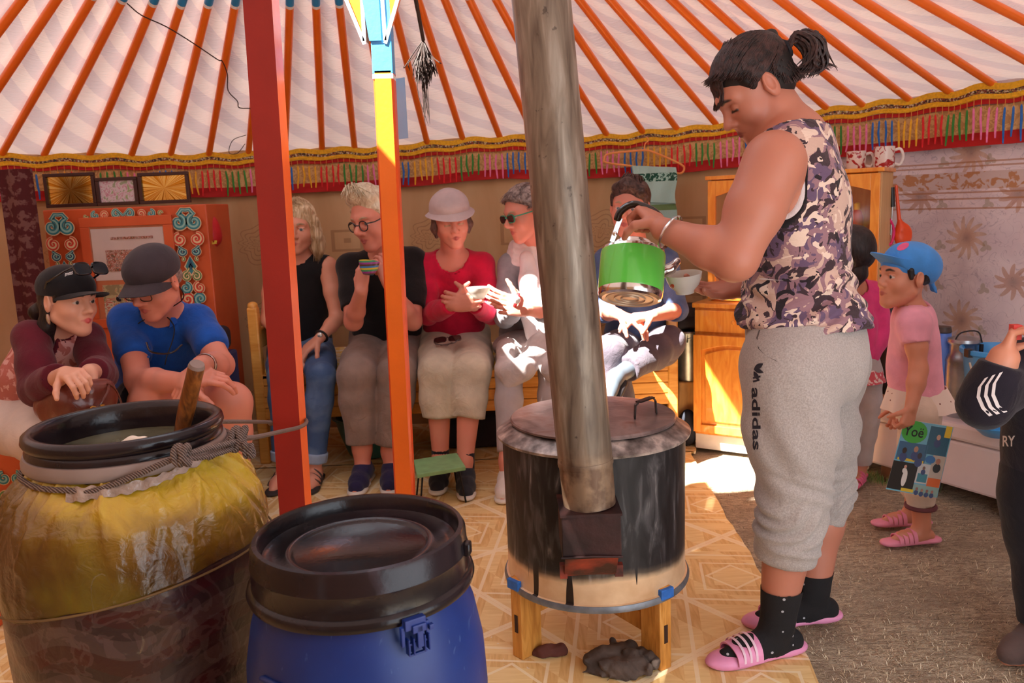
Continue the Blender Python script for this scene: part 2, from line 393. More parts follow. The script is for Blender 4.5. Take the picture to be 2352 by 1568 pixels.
c = q.mix(q.math('MULTIPLY', wear, wsc), c, (238,230,220)); q.col(c); q.bump(g1, .12)
q.set(Specular_IOR_Level=.4)
E1, E2, E3 = gnd(1590,1043), gnd(1760,1340), gnd(1885,1568)
edge = spl([V(.9,4.62,0), gnd(1597,1030), E1, gnd(1660,1170), gnd(1712,1250), E2, gnd(1815,1450), E3, V(.66,1.4,0), V(.6,.4,0)], 5)
b = MB(); rg = np.random.RandomState(3)
ed = [p+V(rg.uniform(-.006,.006),0,0) for p in edge]
left = [V(-3.4,p[1],0) for p in ed]
b.loft([[V(*l)*V(1,1,0)+V(0,0,0), p*V(1,1,0)+V(0,0,0)] for l, p in zip(left, ed)], closed=False)
b.loft([[p*V(1,1,0), p*V(1,1,0)+V(0,0,-.012)] for p in ed], closed=False)
b.loft([[l+V(0,0,-.012), p*V(1,1,0)+V(0,0,-.012)] for l, p in zip(left, ed)], closed=False)
tag(b.build('floor', MATS['lino'], None, smooth=False), kind='structure', label='yellow parquet patterned linoleum sheet on the tent floor')
# --- trampled ground with dry grass ---
q = NT('straw_ground', .95)
wv = q.noise(34, q.vec(q.math('MULTIPLY', q.xyz()[0], .7), q.math('MULTIPLY', q.xyz()[1], 2.6)), 7, 1.2)
wf = q.noise(150, q.vec(q.math('MULTIPLY', q.xyz()[0], 1.), q.math('MULTIPLY', q.xyz()[1], 1.7)), 4, .8)
big = q.noise(3.2, None, 4)
c = q.ramp(wv, [(.36,(160,138,114)),(.48,(212,188,156)),(.60,(248,230,198))]); c = q.mix(q.ramp(wf,[(.4,(0,0,0)),(.62,(255,255,255))]), c, (208,190,160), 'MIX') if 0 else q.mix(.35, c, q.ramp(wf,[(.4,(160,138,114)),(.6,(248,232,200))]))
c = q.mix(q.ramp(big,[(.5,(0,0,0)),(.62,(190,190,190))]), c, (176,154,130)); q.col(c)
q.bump(q.math('ADD', wv, wf), 1., .02)
def gz(x, y): return -.018+.008*sin(x*5+y*3)*sin(y*4-x*2)
b = MB(); b.sheet(lambda a_, c_: V(-3.6+7.2*a_, -.4+5.9*c_, gz(-3.6+7.2*a_, -.4+5.9*c_)), 60, 50)
tag(b.build('ground', MATS['straw_ground']), kind='structure', label='trampled earth covered with dry grass')
def blades(name, pts, n, hh, cols, spread, lab, wd=.0012, lie=1.):
    b = MB(); rg = np.random.RandomState(len(name)+n)
    for i in range(n):
        c = pts[rg.randint(len(pts))]+V(rg.normal(0,spread),rg.normal(0,spread*.7),0) if len(pts) < 99 else pts[rg.randint(len(pts))]
        a = rg.uniform(0,2*pi); L_ = hh*rg.uniform(.5,1.4); d = V(cos(a),sin(a),0); s_ = V(-d[1],d[0],0)*wd
        z0 = gz(c[0],c[1])-.003; c = V(c[0],c[1],z0); k = min(1,lie*rg.uniform(.55,1))
        p1 = c+d*L_*.5*k+V(0,0,L_*.5*(1.1-k)+.004); p2 = c+d*L_*k+V(0,0,L_*(1-k)*.9+.003)
        b.add([c-s_,c+s_,p1+s_*.8,p1-s_*.8,p2], [(0,1,2,3),(3,2,4)], rg.randint(len(cols)))
    return tag(b.build(name, [mat(name+str(i),c_,.8,var=0) for i,c_ in enumerate(cols)], None, smooth=False), lab, 'grass', kind='stuff')
rg = np.random.RandomState(5); spots = []
while len(spots) < 2600:
    px, py = rg.uniform(1600,2420), rg.uniform(1060,1600); p = gnd(px,py)
    j = np.interp(p[1], [e[1] for e in ed[::-1]], [e[0] for e in ed[::-1]])
    if p[0] > j+.02: spots.append(p)
blades('dry_grass', spots, 7000, .026, [(226,208,174),(200,178,146),(170,148,122),(236,222,192),(140,118,98)], 0, 'short dry straw lying all over the bare ground at the right', .0009)
blades('green_grass', [gnd(1992,1092),gnd(1975,1088),gnd(2010,1096),gnd(1960,1085),gnd(2030,1100),gnd(2110,1120)], 420, .055, [(96,130,66),(128,156,84),(150,160,100)], .035, 'green grass growing at the foot of the white freezer', .0013, .5)
# --- tent wall cloth ---
sB = s_of(at(1880,260,4.38))
def wallcloth(name, s0, s1, m, seed, lab, fold=.012):
    rg = np.random.RandomState(seed); fs = [(rg.uniform(.3,1),rg.uniform(7,26),rg.uniform(0,6),rg.uniform(-3,3)) for _ in range(6)]
    n = int((s1-s0)/.022)
    def fn(a, c):
        s = s0+(s1-s0)*a; z1 = wallpt(s)[2]+.03; z = -.02+(z1+.02)*c
        o = -.035+fold*sum(A*sin(k*s+ph+q_*z)*(.4+.6*(1-c*.7)) for A,k,ph,q_ in fs)/2
        return wallpt(s, z, o)
    b = MB(); b.sheet(fn, n, 46, .004)
    o = b.build(name, m); me = o.data
    uv = me.uv_layers.new(name='UVMap'); co = np.array([v.co[:] for v in me.vertices]); nn = len(co)//2
    S = np.repeat(np.linspace(s0,s1,n), 46); S = np.concatenate([S,S]); li = np.zeros(len(me.loops), int); me.loops.foreach_get('vertex_index', li)
    uv.data.foreach_set('uv', np.stack([S[li], co[li,2]],1).astype(np.float32).ravel())
    return tag(o, lab, kind='structure')
# near wall left of the doorway is built after wall_back
# tan cloth with brown key fret and round motifs
q = NT('tan_cloth', .85); uvn = q.n('ShaderNodeUVMap').outputs[0]; x, y, z = q.xyz(uvn)
base = q.ramp(q.noise(5, q.vec(x,q.math('MULTIPLY',y,.25)), 6, .5), [(.3,(196,156,108)),(.7,(222,188,142))])
fx = q.math('ABSOLUTE', q.math('SUBTRACT', q.math('FRACT', q.math('DIVIDE', x, .94)), .5)); fy = q.math('SUBTRACT', q.math('FRACT', q.math('DIVIDE', q.math('SUBTRACT', y, .01), .42)), .5)
mm = q.math('MAXIMUM', q.math('MULTIPLY', fx, 1.5), q.math('ABSOLUTE', fy))
kk = q.math('FRACT', q.math('MULTIPLY', mm, 9.)); fret = q.math('MULTIPLY', q.math('LESS_THAN', kk, .28), q.math('LESS_THAN', mm, .19))
fx2 = q.math('SUBTRACT', q.math('FRACT', q.math('ADD', q.math('DIVIDE', x, .94), .5)), .5); r2 = q.math('SQRT', q.math('ADD', q.math('POWER', q.math('MULTIPLY', fx2, .94), 2.), q.math('POWER', q.math('MULTIPLY', fy, .42), 2.)))
an = q.math('ARCTAN2', fy, fx2); pet = q.math('ADD', r2, q.math('MULTIPLY', q.math('SINE', q.math('MULTIPLY', an, 8.)), .012))
ring = q.math('MULTIPLY', q.math('LESS_THAN', q.math('FRACT', q.math('MULTIPLY', pet, 38.)), .22), q.math('LESS_THAN', pet, .11))
q.col(q.mix(q.math('MULTIPLY', q.math('MAXIMUM', fret, ring), .42), base, (132,88,52))); q.bump(q.noise(700), .15); q.set(Sheen_Weight=.2)
wallcloth('wall_back', 0, sB, MATS['tan_cloth'], 2, 'tan wall cloth with faint brown fret pattern')
# lilac cloth with flowers
q = NT('floral_cloth', .8); uvn = q.n('ShaderNodeUVMap').outputs[0]; x, y, z = q.xyz(uvn)
base = q.ramp(q.noise(3.2, uvn, 3, 1.5), [(.35,(212,196,200)),(.65,(234,220,220))])
sw = q.noise(9, uvn, 1, 3.2); scr = q.math('LESS_THAN', q.math('ABSOLUTE', q.math('SUBTRACT', sw, .5)), .012); base = q.mix(q.math('MULTIPLY', scr, .4), base, (150,134,150))
def flowers(px_, py_, sx, sy, rad, pet, colr):
    fx = q.math('MULTIPLY', q.math('SUBTRACT', q.math('FRACT', q.math('ADD', q.math('DIVIDE', x, px_), sx)), .5), px_); fy = q.math('MULTIPLY', q.math('SUBTRACT', q.math('FRACT', q.math('ADD', q.math('DIVIDE', y, py_), sy)), .5), py_)
    r = q.math('SQRT', q.math('ADD', q.math('MULTIPLY', fx, fx), q.math('MULTIPLY', fy, fy))); a = q.math('ARCTAN2', fy, fx)
    pr = q.math('MULTIPLY', q.math('ADD', .72, q.math('MULTIPLY', q.math('COSINE', q.math('ADD', q.math('MULTIPLY', a, pet), q.math('MULTIPLY', r, 40.))), .28)), rad)
    return q.math('LESS_THAN', r, pr), r
fr = q.noise(90, uvn, 3)
m1, r1 = flowers(.46, .40, .12, .05, .105, 12., 0); c = q.mix(q.math('MULTIPLY', m1, .7), base, q.ramp(q.math('MULTIPLY', r1, 9.), [(0,(140,96,62)),(.3,(196,148,110)),(.6,(214,180,150)),(1,(168,128,98))]))
m2, r2 = flowers(.46, .40, .62, .55, .085, 10., 0); c = q.mix(q.math('MULTIPLY', m2, .65), c, q.ramp(q.math('MULTIPLY', r2, 10.), [(0,(120,84,60)),(.35,(176,124,92)),(1,(192,150,120))]))
lf, rl = flowers(.23, .20, .3, .8, .03, 3., 0); c = q.mix(q.math('MULTIPLY', lf, .5), c, (150,138,100))
bd = q.math('MULTIPLY', q.math('GREATER_THAN', y, 1.16), q.math('LESS_THAN', y, 1.36)); bandc = q.mix(q.ramp(q.noise(24, uvn, 3, 1.), [(.5,(0,0,0)),(.56,(255,255,255))]), (206,186,180), (186,132,92))
c = q.mix(q.math('MULTIPLY', bd, q.math('MULTIPLY', q.math('GREATER_THAN', y, 1.21), q.math('LESS_THAN', y, 1.29))), c, bandc)
for yy in (1.12, 1.165, 1.195, 1.315, 1.335): c = q.mix(q.math('MULTIPLY', q.math('LESS_THAN', q.math('ABSOLUTE', q.math('SUBTRACT', y, yy)), .004), .7), c, (170,112,66))
q.col(c); q.bump(q.noise(600), .1)
wallcloth('wall_right', sB-.02, s_of(V(2.0,.75,0)), MATS['floral_cloth'], 8, 'lilac wall cloth printed with brown flowers', .008)
# --- roof cloth: pale satin sunlit from above, diagonal light showing through painted as colour bands ---
q = NT('roof_cloth', .6); uvn = q.n('ShaderNodeUVMap').outputs[0]; x, y, z = q.xyz(uvn)
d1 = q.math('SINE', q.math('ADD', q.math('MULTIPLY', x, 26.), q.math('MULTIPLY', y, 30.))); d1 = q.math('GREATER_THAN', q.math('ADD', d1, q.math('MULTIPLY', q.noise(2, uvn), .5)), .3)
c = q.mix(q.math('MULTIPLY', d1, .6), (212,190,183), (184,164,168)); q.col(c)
pl = q.noise(7, q.vec(q.math('MULTIPLY', x, .8), q.math('MULTIPLY', y, 14.)), 3, .6); q.bump(pl, .7, .012)
q.set(Sheen_Weight=.3)
tr = q.n('ShaderNodeBsdfTranslucent', {0: c}); mxs = q.n('ShaderNodeMixShader', {0:.072, 1:q.b.outputs[0], 2:tr.outputs[0]}); q.t.links.new(mxs.outputs[0], q.t.nodes['Material Output'].inputs[0])
RC = .17                                       # fraction of pole left at the crown ring
def roofpt(s, t, off=.035):                     # t 0 at the wall, 1 at the apex
    b_ = wallpt(s); p = b_+(APEX-b_)*t; dirv = nrm(APEX-b_); n_ = nrm(np.cross(np.cross(dirv, V(0,0,1)), dirv))
    return p+n_*off
pole_s = [s_of(p) for p in WT]
dps = pole_s[13]-pole_s[12]
pole_s = [pole_s[0]-dps*k for k in (6,5,4,3,2,1)]+pole_s+[pole_s[-1]+.235*k for k in (1,2,3,4)]
def fnr(a, c):
    s = wl_s[-1]*a; t = -.02+(1-.24+.02)*c
    i = int(np.searchsorted(pole_s, s)); 
    u_ = .5 if i == 0 or i >= len(pole_s) else (s-pole_s[i-1])/(pole_s[i]-pole_s[i-1])
    sag = -.030*sin(pi*u_)*sin(pi*min(1,max(0,c*1.15)))+.004*sin(40*t+5*s)*sin(pi*u_)
    return roofpt(s, t, .034+sag+ .006*sin(11*s+9*t))
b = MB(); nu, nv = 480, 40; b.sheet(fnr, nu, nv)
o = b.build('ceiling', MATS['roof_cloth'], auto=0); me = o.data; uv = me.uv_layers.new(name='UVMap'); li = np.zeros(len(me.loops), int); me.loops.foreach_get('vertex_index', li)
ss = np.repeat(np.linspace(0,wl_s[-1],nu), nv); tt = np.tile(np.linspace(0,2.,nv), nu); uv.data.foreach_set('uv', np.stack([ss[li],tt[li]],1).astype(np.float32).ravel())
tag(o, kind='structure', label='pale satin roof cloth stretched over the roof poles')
# --- roof poles ---
OR_ = mat('pole_orange', (255,122,32), .32, var=.08, scale=8, bump=.15, bscale=40, coat=.3); BLU = mat('pole_blue', (44,140,196), .35, var=.08); WHT = mat('pole_white', (236,232,224), .4, var=.04)
def polelabel(i):
    n = i-6
    W_ = ['first','second','third','fourth','fifth','sixth','seventh','eighth','ninth','tenth','eleventh','twelfth','thirteenth','fourteenth','fifteenth','sixteenth']
    if n <= 6: return f'orange roof pole with a blue end, {W_[6-n]} one leftwards from the red post'
    if n <= 9: return f'orange roof pole between the red and the orange post, {W_[n-7]} one after the red post'
    if n <= 14: return f'orange roof pole between the orange post and the stove pipe, {W_[n-10]} from the orange post'
    return f'glossy orange roof pole beyond the stove pipe, {W_[min(15,n-15)]} one rightwards from the pipe'
for i, s in enumerate(pole_s):
    b0 = wallpt(s)+V(0,0,.0); n_ = i-6
    root = empty('roof_pole', b0); tag(root, polelabel(i), 'roof pole', 'orange roof poles')
    P = lambda t: (APEX-b0)*t+V(0,0,.006*sin(pi*t*2+n_))
    m = MB(); m.tube([P(t) for t in (0.,.005,.1,.2,.3,.42)], [.012,.0165,.0175,.0185,.019,.0185], 12); m.build('shaft', OR_, root)
    m = MB(); m.tube([P(.42),P(.426)], [.0187,.0187], 12); m.build('painted_ring', WHT, root)
    m = MB(); m.tube([P(.426),P(.6),P(.755)], [.0185,.018,.016], 12); m.build('painted_end', BLU, root)
# crown ring with spokes, above the frame
root = empty('crown_ring', APEX*V(1,1,0)+V(0,0,2.52)); tag(root, 'round orange wooden smoke ring holding the roof pole tops', 'crown')
m = MB(); m.lathe([(.60,-.05),(.66,-.05),(.66,.05),(.60,.05),(.60,-.05)], n=64, cap=False); m.build('ring', OR_, root)
for a in ():
    m = MB(); d = V(cos(R_(a)),sin(R_(a)),0); m.bar(-d*.62+V(0,0,.03), V(0,0,.12), .03); m.bar(V(0,0,.12), d*.62+V(0,0,.03), .03); m.build('spoke', OR_, root)
b = MB(); b.loft([[V(APEX[0]+.66*cos(a),APEX[1]+.66*sin(a),2.575+dz) for a in np.linspace(R_(24),R_(166),24)] for dz in (0,.012)])  # added pieces over the opening, out of view, shaped to block sun
b.loft([[V(APEX[0]+.66*cos(a),APEX[1]+.66*sin(a),2.575+dz) for a in np.linspace(R_(-66),R_(66),24)] for dz in (.013,.025)])
solo_ = b.build('sun_blocker_flap', mat('sun_blocker_cloth',(206,196,186),.95), smooth=False); tag(solo_, 'unseen pale flap added over the smoke opening to block sun', 'flap')
# --- fringe valance ---
sL, sRr = s_of(WL[5]), s_of(WR[-1])
YEL = mat('yellow_braid', (242,184,28), .7, var=.18, scale=90, bump=.8, bscale=300); RED = mat('red_cloth', (190,28,26), .75, var=.12, scale=6, bump=.2)
q = NT('braid_pattern', .6); uvx = q.n('ShaderNodeTexVoronoi', {'Vector': q.tc.outputs['Object'], 'Scale': 120.}); q.col(q.ramp(uvx.outputs[0] if 0 else q.noise(110,None,2), [(.36,(30,40,30)),(.44,(170,40,30)),(.5,(60,110,70)),(.56,(214,180,90)),(.62,(200,190,190)),(.7,(90,50,60))], 'CONSTANT'))
q = NT('gold_print', .6); q.col(q.mix(q.ramp(q.noise(30,None,2,2.),[(.49,(0,0,0)),(.51,(255,255,255))]), (206,160,98), (232,194,128)))
root = empty('tasselled_valance', WT[12]*V(1,1,0)+V(0,0,1.5)); tag(root, 'long yellow and red valance with rows of coloured tassels round the wall top', 'valance')
O_ = np.array(root.location)
hb = lambda s: np.interp(s, [pole_s[6],pole_s[22],pole_s[32]], [.215,.215,.255])
wz = lambda s: .008*sin(2*pi*s/.235+1)+.003*sin(11*s)
def strip(name, m, z0, z1, off, th=.006, drop=0., s0=None, s1=None):
    b = MB(); s0 = sL if s0 is None else s0; s1 = sRr if s1 is None else s1
    def fn(a, c):
        s = s0+(s1-s0)*a; t = wallpt(s)[2]; z = t+(z0+(z1-z0)*c)*hb(s)/.215+wz(s)*(1-drop)
        return wallpt(s, z, off+.003*sin(33*s+6*c)*(drop+.2))-O_
    b.sheet(fn, int((s1-s0)/.02), 5, th); b.build(name, m, root)
strip('cord', YEL, .012, -.012, .035, .014)
strip('braid_strip', MATS['braid_pattern'], -.012, -.028, .034)
strip('yellow_strip', YEL, -.028, -.046, .040, .01, .3)
strip('red_strip', RED, -.046, -.064, .030, .003, .5)
strip('printed_strip', MATS['gold_print'], -.064, -.165, .012, .003, 1.)
strip('red_hem', RED, -.165, -.214, .016, .004, 1.)
tc_ = [mat('tassel_'+n, c, .8, var=.15, scale=60, bump=.5, bscale=300) for n, c in (('green',(60,144,60)),('pink',(248,132,184)),('blue',(44,116,200)),('yellow',(252,188,48)),('red',(232,40,46)))]
TH = mat('tassel_thread', (214,150,70), .8, var=0)
ts = list(np.arange(pole_s[5], pole_s[-2], .0315)); rg = np.random.RandomState(4)
order = sorted(range(len(ts)), key=lambda i: -wallpt(ts[i])[0]/1); mass = MB()
def tassel(b, s, ci):
    k = hb(s)/.215; p = wallpt(s, None, .05)-O_; j = lambda a: V(rg.uniform(-a,a), rg.uniform(-a,a)*.3, 0)
    z = p[2]+wz(s)*.7; p0 = V(p[0],p[1],z-.044*k); p1 = V(p[0],p[1],z-.078*k)+j(.002); p2 = V(p[0],p[1],z-.13*k)+j(.004); L_ = rg.uniform(.185,.212); p3 = V(p[0],p[1],z-L_*k)+j(.007)
    b.tube([p0,p1], .0016, 5, 5); b.tube([p1-V(0,0,-.001),p1+V(0,0,-.008),p2,(p2+p3)/2+j(.002),p3], [.0016,.0048,.0056,.0050,.0034], 7, ci)
for r_, i in enumerate(order):
    ci = (i//4) % 5
    if r_ < 99:
        b = MB(); tassel(b, ts[i], 0); b.m = [0 if x == 0 else 1 for x in b.m]; b.build('tassel', [tc_[ci], TH], root)
    else: tassel(mass, ts[i], ci)
o = mass.build('tassels', tc_+[TH], root); o['kind'] = 'stuff'; o['label'] = 'smaller coloured tassels towards the left of the wall'

wallcloth('wall_front', s_of(V(.5,-.06,0)), wl_s[-1], MATS['tan_cloth'], 5, 'tan wall cloth beside the doorway')
# ================= posts, stove, barrels =================
def place(o, loc):           # give an Empty its place; children are written in world coordinates and shifted back
    return o
class Thing:                 # an Empty at the thing's base; parts are built in world coordinates
    def __init__(s, name, loc, label, cat, group=None):
        s.o = np.array(loc,float); s.e = empty(name, s.o); tag(s.e, label, cat, group)
    def part(s, b, name, m, parent=None, **kw):
        ob = b.build(name, m, parent or s.e, **kw) if isinstance(b, MB) else b
        s.shift(ob, parent); return ob
    def shift(s, ob, parent=None):
        if parent is None: ob.parent = s.e; ob.location = -s.o
        else: ob.parent = parent; ob.location = (0,0,0)
    def sdf(s, S, name, m, parent=None, **kw):
        ob = S.mesh(name, m, parent or s.e, **kw); s.shift(ob, parent); return ob
def solo(ob, label, cat, group=None): return tag(ob, label, cat, group)
def textmesh(body, size, fn, name, m, parent, T, ext=.0006, font_shear=0, bold=0, align='CENTER'):
    cu = bpy.data.curves.new('t','FONT'); cu.body = body; cu.size = size; cu.align_x = align; cu.align_y = 'CENTER'; cu.extrude = ext; cu.offset = bold; cu.shear = font_shear; cu.resolution_u = 3
    t = bpy.data.objects.new('t', cu); col.objects.link(t); dg = bpy.context.evaluated_depsgraph_get(); me = bpy.data.meshes.new_from_object(t.evaluated_get(dg)); bpy.data.objects.remove(t)
    for v in me.vertices:
        v.co = fn(v.co.x, v.co.y, v.co.z)
    me.materials.clear(); me.materials.append(m); me.name = name; o = link(name, me); T.shift(o, parent); return o
# --- red post ---
RP = V(-.645,2.27,0)
PRED = mat('post_dark_red', (148,26,8), .6, var=.12, scale=5, bump=.25, bscale=26)
PLIT = mat('post_red_lit_side', (250,104,34), .4, var=.08, scale=8, bump=.3, bscale=30, coat=.2)  # right face of the red post: its lit side painted brighter
T = Thing('tent_post', RP, 'thick red square post nearest the viewer with a rope round it', 'post')
def post(cx, cy, w, ang, lean, z1, mats, T, side=True):
    b = MB(); a = R_(ang); ex = V(cos(a),sin(a),0); ey = V(-sin(a),cos(a),0)
    def ring(z): c = V(cx,cy,z)+lean*z; return [c+ex*i*w/2+ey*j*w/2 for i,j in ((-1,-1),(1,-1),(1,1),(-1,1))]
    zs = np.linspace(0,z1,14); rs = [ring(z) for z in zs]
    n = 4; vs = [p for r in rs for p in r]
    for k in range(13):
        for j in range(4): b.add([rs[k][j],rs[k][(j+1)%4],rs[k+1][(j+1)%4],rs[k+1][j]], [(0,1,2,3)], 1 if j == 1 else 0)
    b.add(rs[0],[(3,2,1,0)]); b.add(rs[-1],[(0,1,2,3)])
    return b
b = post(RP[0],RP[1],.074,0,V(.016,0,0),2.5,None,T); T.part(b,'shaft',[PRED,PLIT],smooth=False)
# --- orange post with painted head, blue paper behind ---
OP = V(-.436,3.05,0)
PO2 = mat('post_orange', (246,118,24), .42, var=.06, scale=6, bump=.15, coat=.2); PO3 = mat('post_orange_side', (240,92,28), .4, var=.08, bump=.2)
SKY = mat('post_sky_blue', (70,160,224), .4, var=.05, bump=.2); PW = mat('post_white_trim', (240,240,240), .4, var=.03)
T = Thing('tent_post', OP, 'slim orange post further in with a sky blue painted top', 'post')
ln = V(.012,0,0)
def cc(z): return OP+V(-.0,0,z)+ln*z
def seg(z0, z1, w, m, name, parent=None, d=None):
    b = MB(); b.bar(cc(z0), cc(z1), w, d or w, up=(0,1,0)); return T.part(b, name, m, parent, smooth=False, bev=.003)
b = MB(); w = .072
for k in range(10):
    z0, z1 = 1.7*k/10, 1.7*(k+1)/10
    f = lambda z: [cc(z)+V(i*w/2,j*w/2,0) for i,j in ((-.8,-1),(.8,-1),(1,-.6),(1,1),(-1,1),(-1,-.6))]
    A_, B_ = f(z0), f(z1)
    for j in range(6): b.add([A_[j],A_[(j+1)%6],B_[(j+1)%6],B_[j]], [(0,1,2,3)], 0 if j in (0,) else 1)
T.part(b, 'shaft', [PO2,PO3], smooth=False)
seg(1.672,1.69,.0735,PW,'white_band'); seg(1.69,2.0,.072,SKY,'blue_neck')
b = MB()                                       # leaf-shaped painted bracket at both sides
for sgn in (-1,1):
    o_ = [(sgn*.030,1.80),(sgn*.052,1.84),(sgn*.098,1.965),(sgn*.095,2.03),(sgn*.07,2.12),(sgn*.03,2.2)]
    b.prism(o_ if sgn>0 else o_, cc(0)+V(0,-.034,0), (1,0,0),(0,0,1),(0,1,0),.06)
T.part(b,'bracket',PO2,smooth=False)
b = MB()
for sgn in (-1,1):
    for A_,B_ in (((.036,1.79),(.050,1.83)),((.050,1.83),(.099,1.965)),((.099,1.965),(.094,2.04)),((.036,1.80),(.034,2.1))):
        b.bar(cc(0)+V(sgn*A_[0],-.038,A_[1]), cc(0)+V(sgn*B_[0],-.038,B_[1]), .012,.006, up=(0,1,0))
T.part(b,'white_outline',PW,smooth=False)
b = MB(); b.prism([(-.012,1.80),(.03,1.80),(.03,2.2),(-.03,2.2),(-.03,1.95)], cc(0)+V(-.006,-.042,0),(1,0,0),(0,0,1),(0,1,0),.01); T.part(b,'blue_face',SKY,smooth=False)
q_ = mat('paper_blue', (150,192,228), .6, var=.04)
b = MB(); c0 = at(880,255,3.12)
b.sheet(lambda u,v: at(849+70*u,0,3.115)*V(1,0,0)+V(0,3.115+.01*sin(3*u),0)+V(0,0,at(880,185+140*v-6*u,3.115)[2]), 8, 10, .002)
solo(b.build('paper_sheet', q_), 'pale blue paper sheet fixed behind the orange post', 'paper')
# --- rope between yellow bucket and red post (built after the barrel) ---
# --- blue barrel ---
BC = V(-.264,1.3,0); BLUE = NT('barrel_blue', .42)
sc1 = BLUE.noise(5,None,4); sm = BLUE.ramp(BLUE.noise(60, BLUE.vec(BLUE.xyz()[0],BLUE.math('MULTIPLY',BLUE.xyz()[2],.25)),4,2.), [(.66,(0,0,0)),(.70,(120,120,120))])
BLUE.col(BLUE.mix(sm, BLUE.ramp(sc1,[(.3,(9,38,104)),(.7,(15,54,132))]), (120,150,200))); BLUE.bump(BLUE.noise(18),.15); BLUE.set(Specular_IOR_Level=.5)
BLK = NT('barrel_black', .38); n1 = BLK.noise(3.5,None,5,.6); BLK.col(BLK.ramp(n1,[(.35,(20,17,21)),(.55,(36,27,32)),(.7,(54,38,40))])); BLK.bump(BLK.noise(120),.08); BLK.set(Specular_IOR_Level=.4)
n2 = BLK.ramp(BLK.noise(9,None,5),[(.3,(105,105,105)),(.7,(150,150,150))]); BLK.t.links.new(n2, BLK.b.inputs['Roughness'])
T = Thing('blue_barrel', BC, 'blue plastic barrel with a black screw lid', 'barrel')
zt = .70
b = MB(); b.lathe([(.0,.0),(.165,.0),(.178,.015),(.186,.12),(.197,.3),(.200,.42),(.196,.50),(.184,.565),(.170,.607),(.164,.625),(.160,.64),(.160,.66)], BC, 96)
body = T.part(b,'body',BLUE.m,auto=60)
b = MB(); b.lathe([(.172,.618),(.184,.614),(.1865,.622),(.184,.630),(.178,.633),(.1775,.638),(.1765,.664),(.178,.667),(.1765,.670),(.175,.695),(.171,.702),(.164,.703),(.160,.698),(.158,.676),(.150,.672),(.128,.672),(.122,.676),(.116,.677),(.110,.673),(.106,.6695),(.0,.6685)], BC, 96)
lid = T.part(b,'lid',BLK.m,auto=50)
b = MB(); 
for a in (0,): 
    for ang in (-8, 172): d = V(cos(R_(ang)),sin(R_(ang)),0); b.box(BC+d*.180+V(0,0,.672),(.02,.012,.022),(np.cross(d,V(0,0,1)),d,V(0,0,1)))
T.part(b,'catch_tab',BLK.m,lid,bev=.003)
b = MB(); rg = np.random.RandomState(1)
for k in range(7): b.box(BC+V(.071+rg.uniform(-.006,.006),-.087+rg.uniform(-.006,.006),.6695),(rg.uniform(.004,.009),rg.uniform(.003,.006),.001))
T.part(b,'paint_fleck',mat('fleck',(220,80,40),.6),lid)
# clasp on the front
fd = nrm((at(968,1470,1.12)-BC)*V(1,1,0)); sd = V(fd[1],-fd[0],0)*-1; up = V(0,0,1); zc = .545; rr_ = .196
def cb(x,y,z,sx,sy,sz,b): b.box(BC+fd*(rr_+y)+sd*x+up*(z), (sx,sy,sz), (sd,fd,up))
zc = at(968,1470,1.12)[2]
b = MB(); cb(-.001,-.002,zc+.02,.034,.012,.016,b); cb(.003,.004,zc+.013,.022,.008,.012,b); cb(.004,.004,zc,.010,.008,.034,b)
for x in (-.014,-.006,.012,.019): cb(x,.0,zc-.014,.0028,.012,.026,b)
cb(.003,-.002,zc-.012,.036,.006,.004,b); cb(.003,-.003,zc-.03,.03,.006,.003,b); cb(.024,.002,zc+.008,.008,.008,.008,b)
for s_ in (-1,1): cb(s_*.02,-.004,zc+.002,.006,.008,.03,b)
T.part(b,'clasp',mat('clasp_blue',(24,52,130),.4,var=.1),body,smooth=False,bev=.0012)
b = MB()
for a in (150,):       # moulded grip recess edge at the left
    d = V(cos(R_(232)),sin(R_(232)),0); e = V(-d[1],d[0],0)
    b.box(BC+d*.193+V(0,0,.47),(.05,.012,.12),(e,d,V(0,0,1)))
T.part(b,'moulded_grip',BLUE.m,body,bev=.005)
# --- yellow bag covered tub ---
YC = at(290,985,1.56)*V(1,1,0); YZ = at(290,985,1.56)[2]
T = Thing('fermenting_barrel', YC, 'open black barrel wrapped in a yellow plastic bag', 'barrel')
b = MB(); z = YZ
b.lathe([(.150,z-.22),(.152,z-.03),(.154,z+.006),(.160,z+.016),(.170,z+.018),(.178,z+.012),(.180,z+.002),(.176,z-.006),(.172,z-.010),(.176,z-.016),(.176,z-.022),(.168,z-.026),(.150,z-.22)], YC, 96, cap=False)
b.lathe([(0,z-.22),(.150,z-.22)], YC, 96, cap=False)
tub = T.part(b,'black_tub',BLK.m,auto=50)
b = MB(); b.lathe([(.168,z-.022),(.179,z-.024),(.183,z-.034),(.183,z-.044),(.178,z-.050),(.166,z-.050)], YC, 96, cap=False); T.part(b,'pale_collar',mat('collar_grey',(150,134,128),.5,var=.15),auto=50)
q = NT('mare_milk', .08); q.col(q.ramp(q.noise(14,None,4,.5),[(.3,(78,78,62)),(.6,(112,112,92))])); q.set(Specular_IOR_Level=.6)
b = MB(); b.lathe([(0,z-.036),(.1515,z-.036),(.1515,z-.039),(0,z-.040)], YC, 64); T.part(b,'grey_liquid',q.m,auto=50)
S = Sdf(); c0 = YC+V(.01,.01,z-.035)
S.chain([c0+V(-.035,.0,.001),c0+V(-.01,.008,.004),c0+V(.015,.004,.005),c0+V(.03,-.002,.0)],[.004,.009,.007,.003]); S.ell(c0+V(-.095,-.055,.0),(.014,.006,.003))
T.sdf(S,'white_foam',mat('foam',(236,228,214),.4),h=.0025)
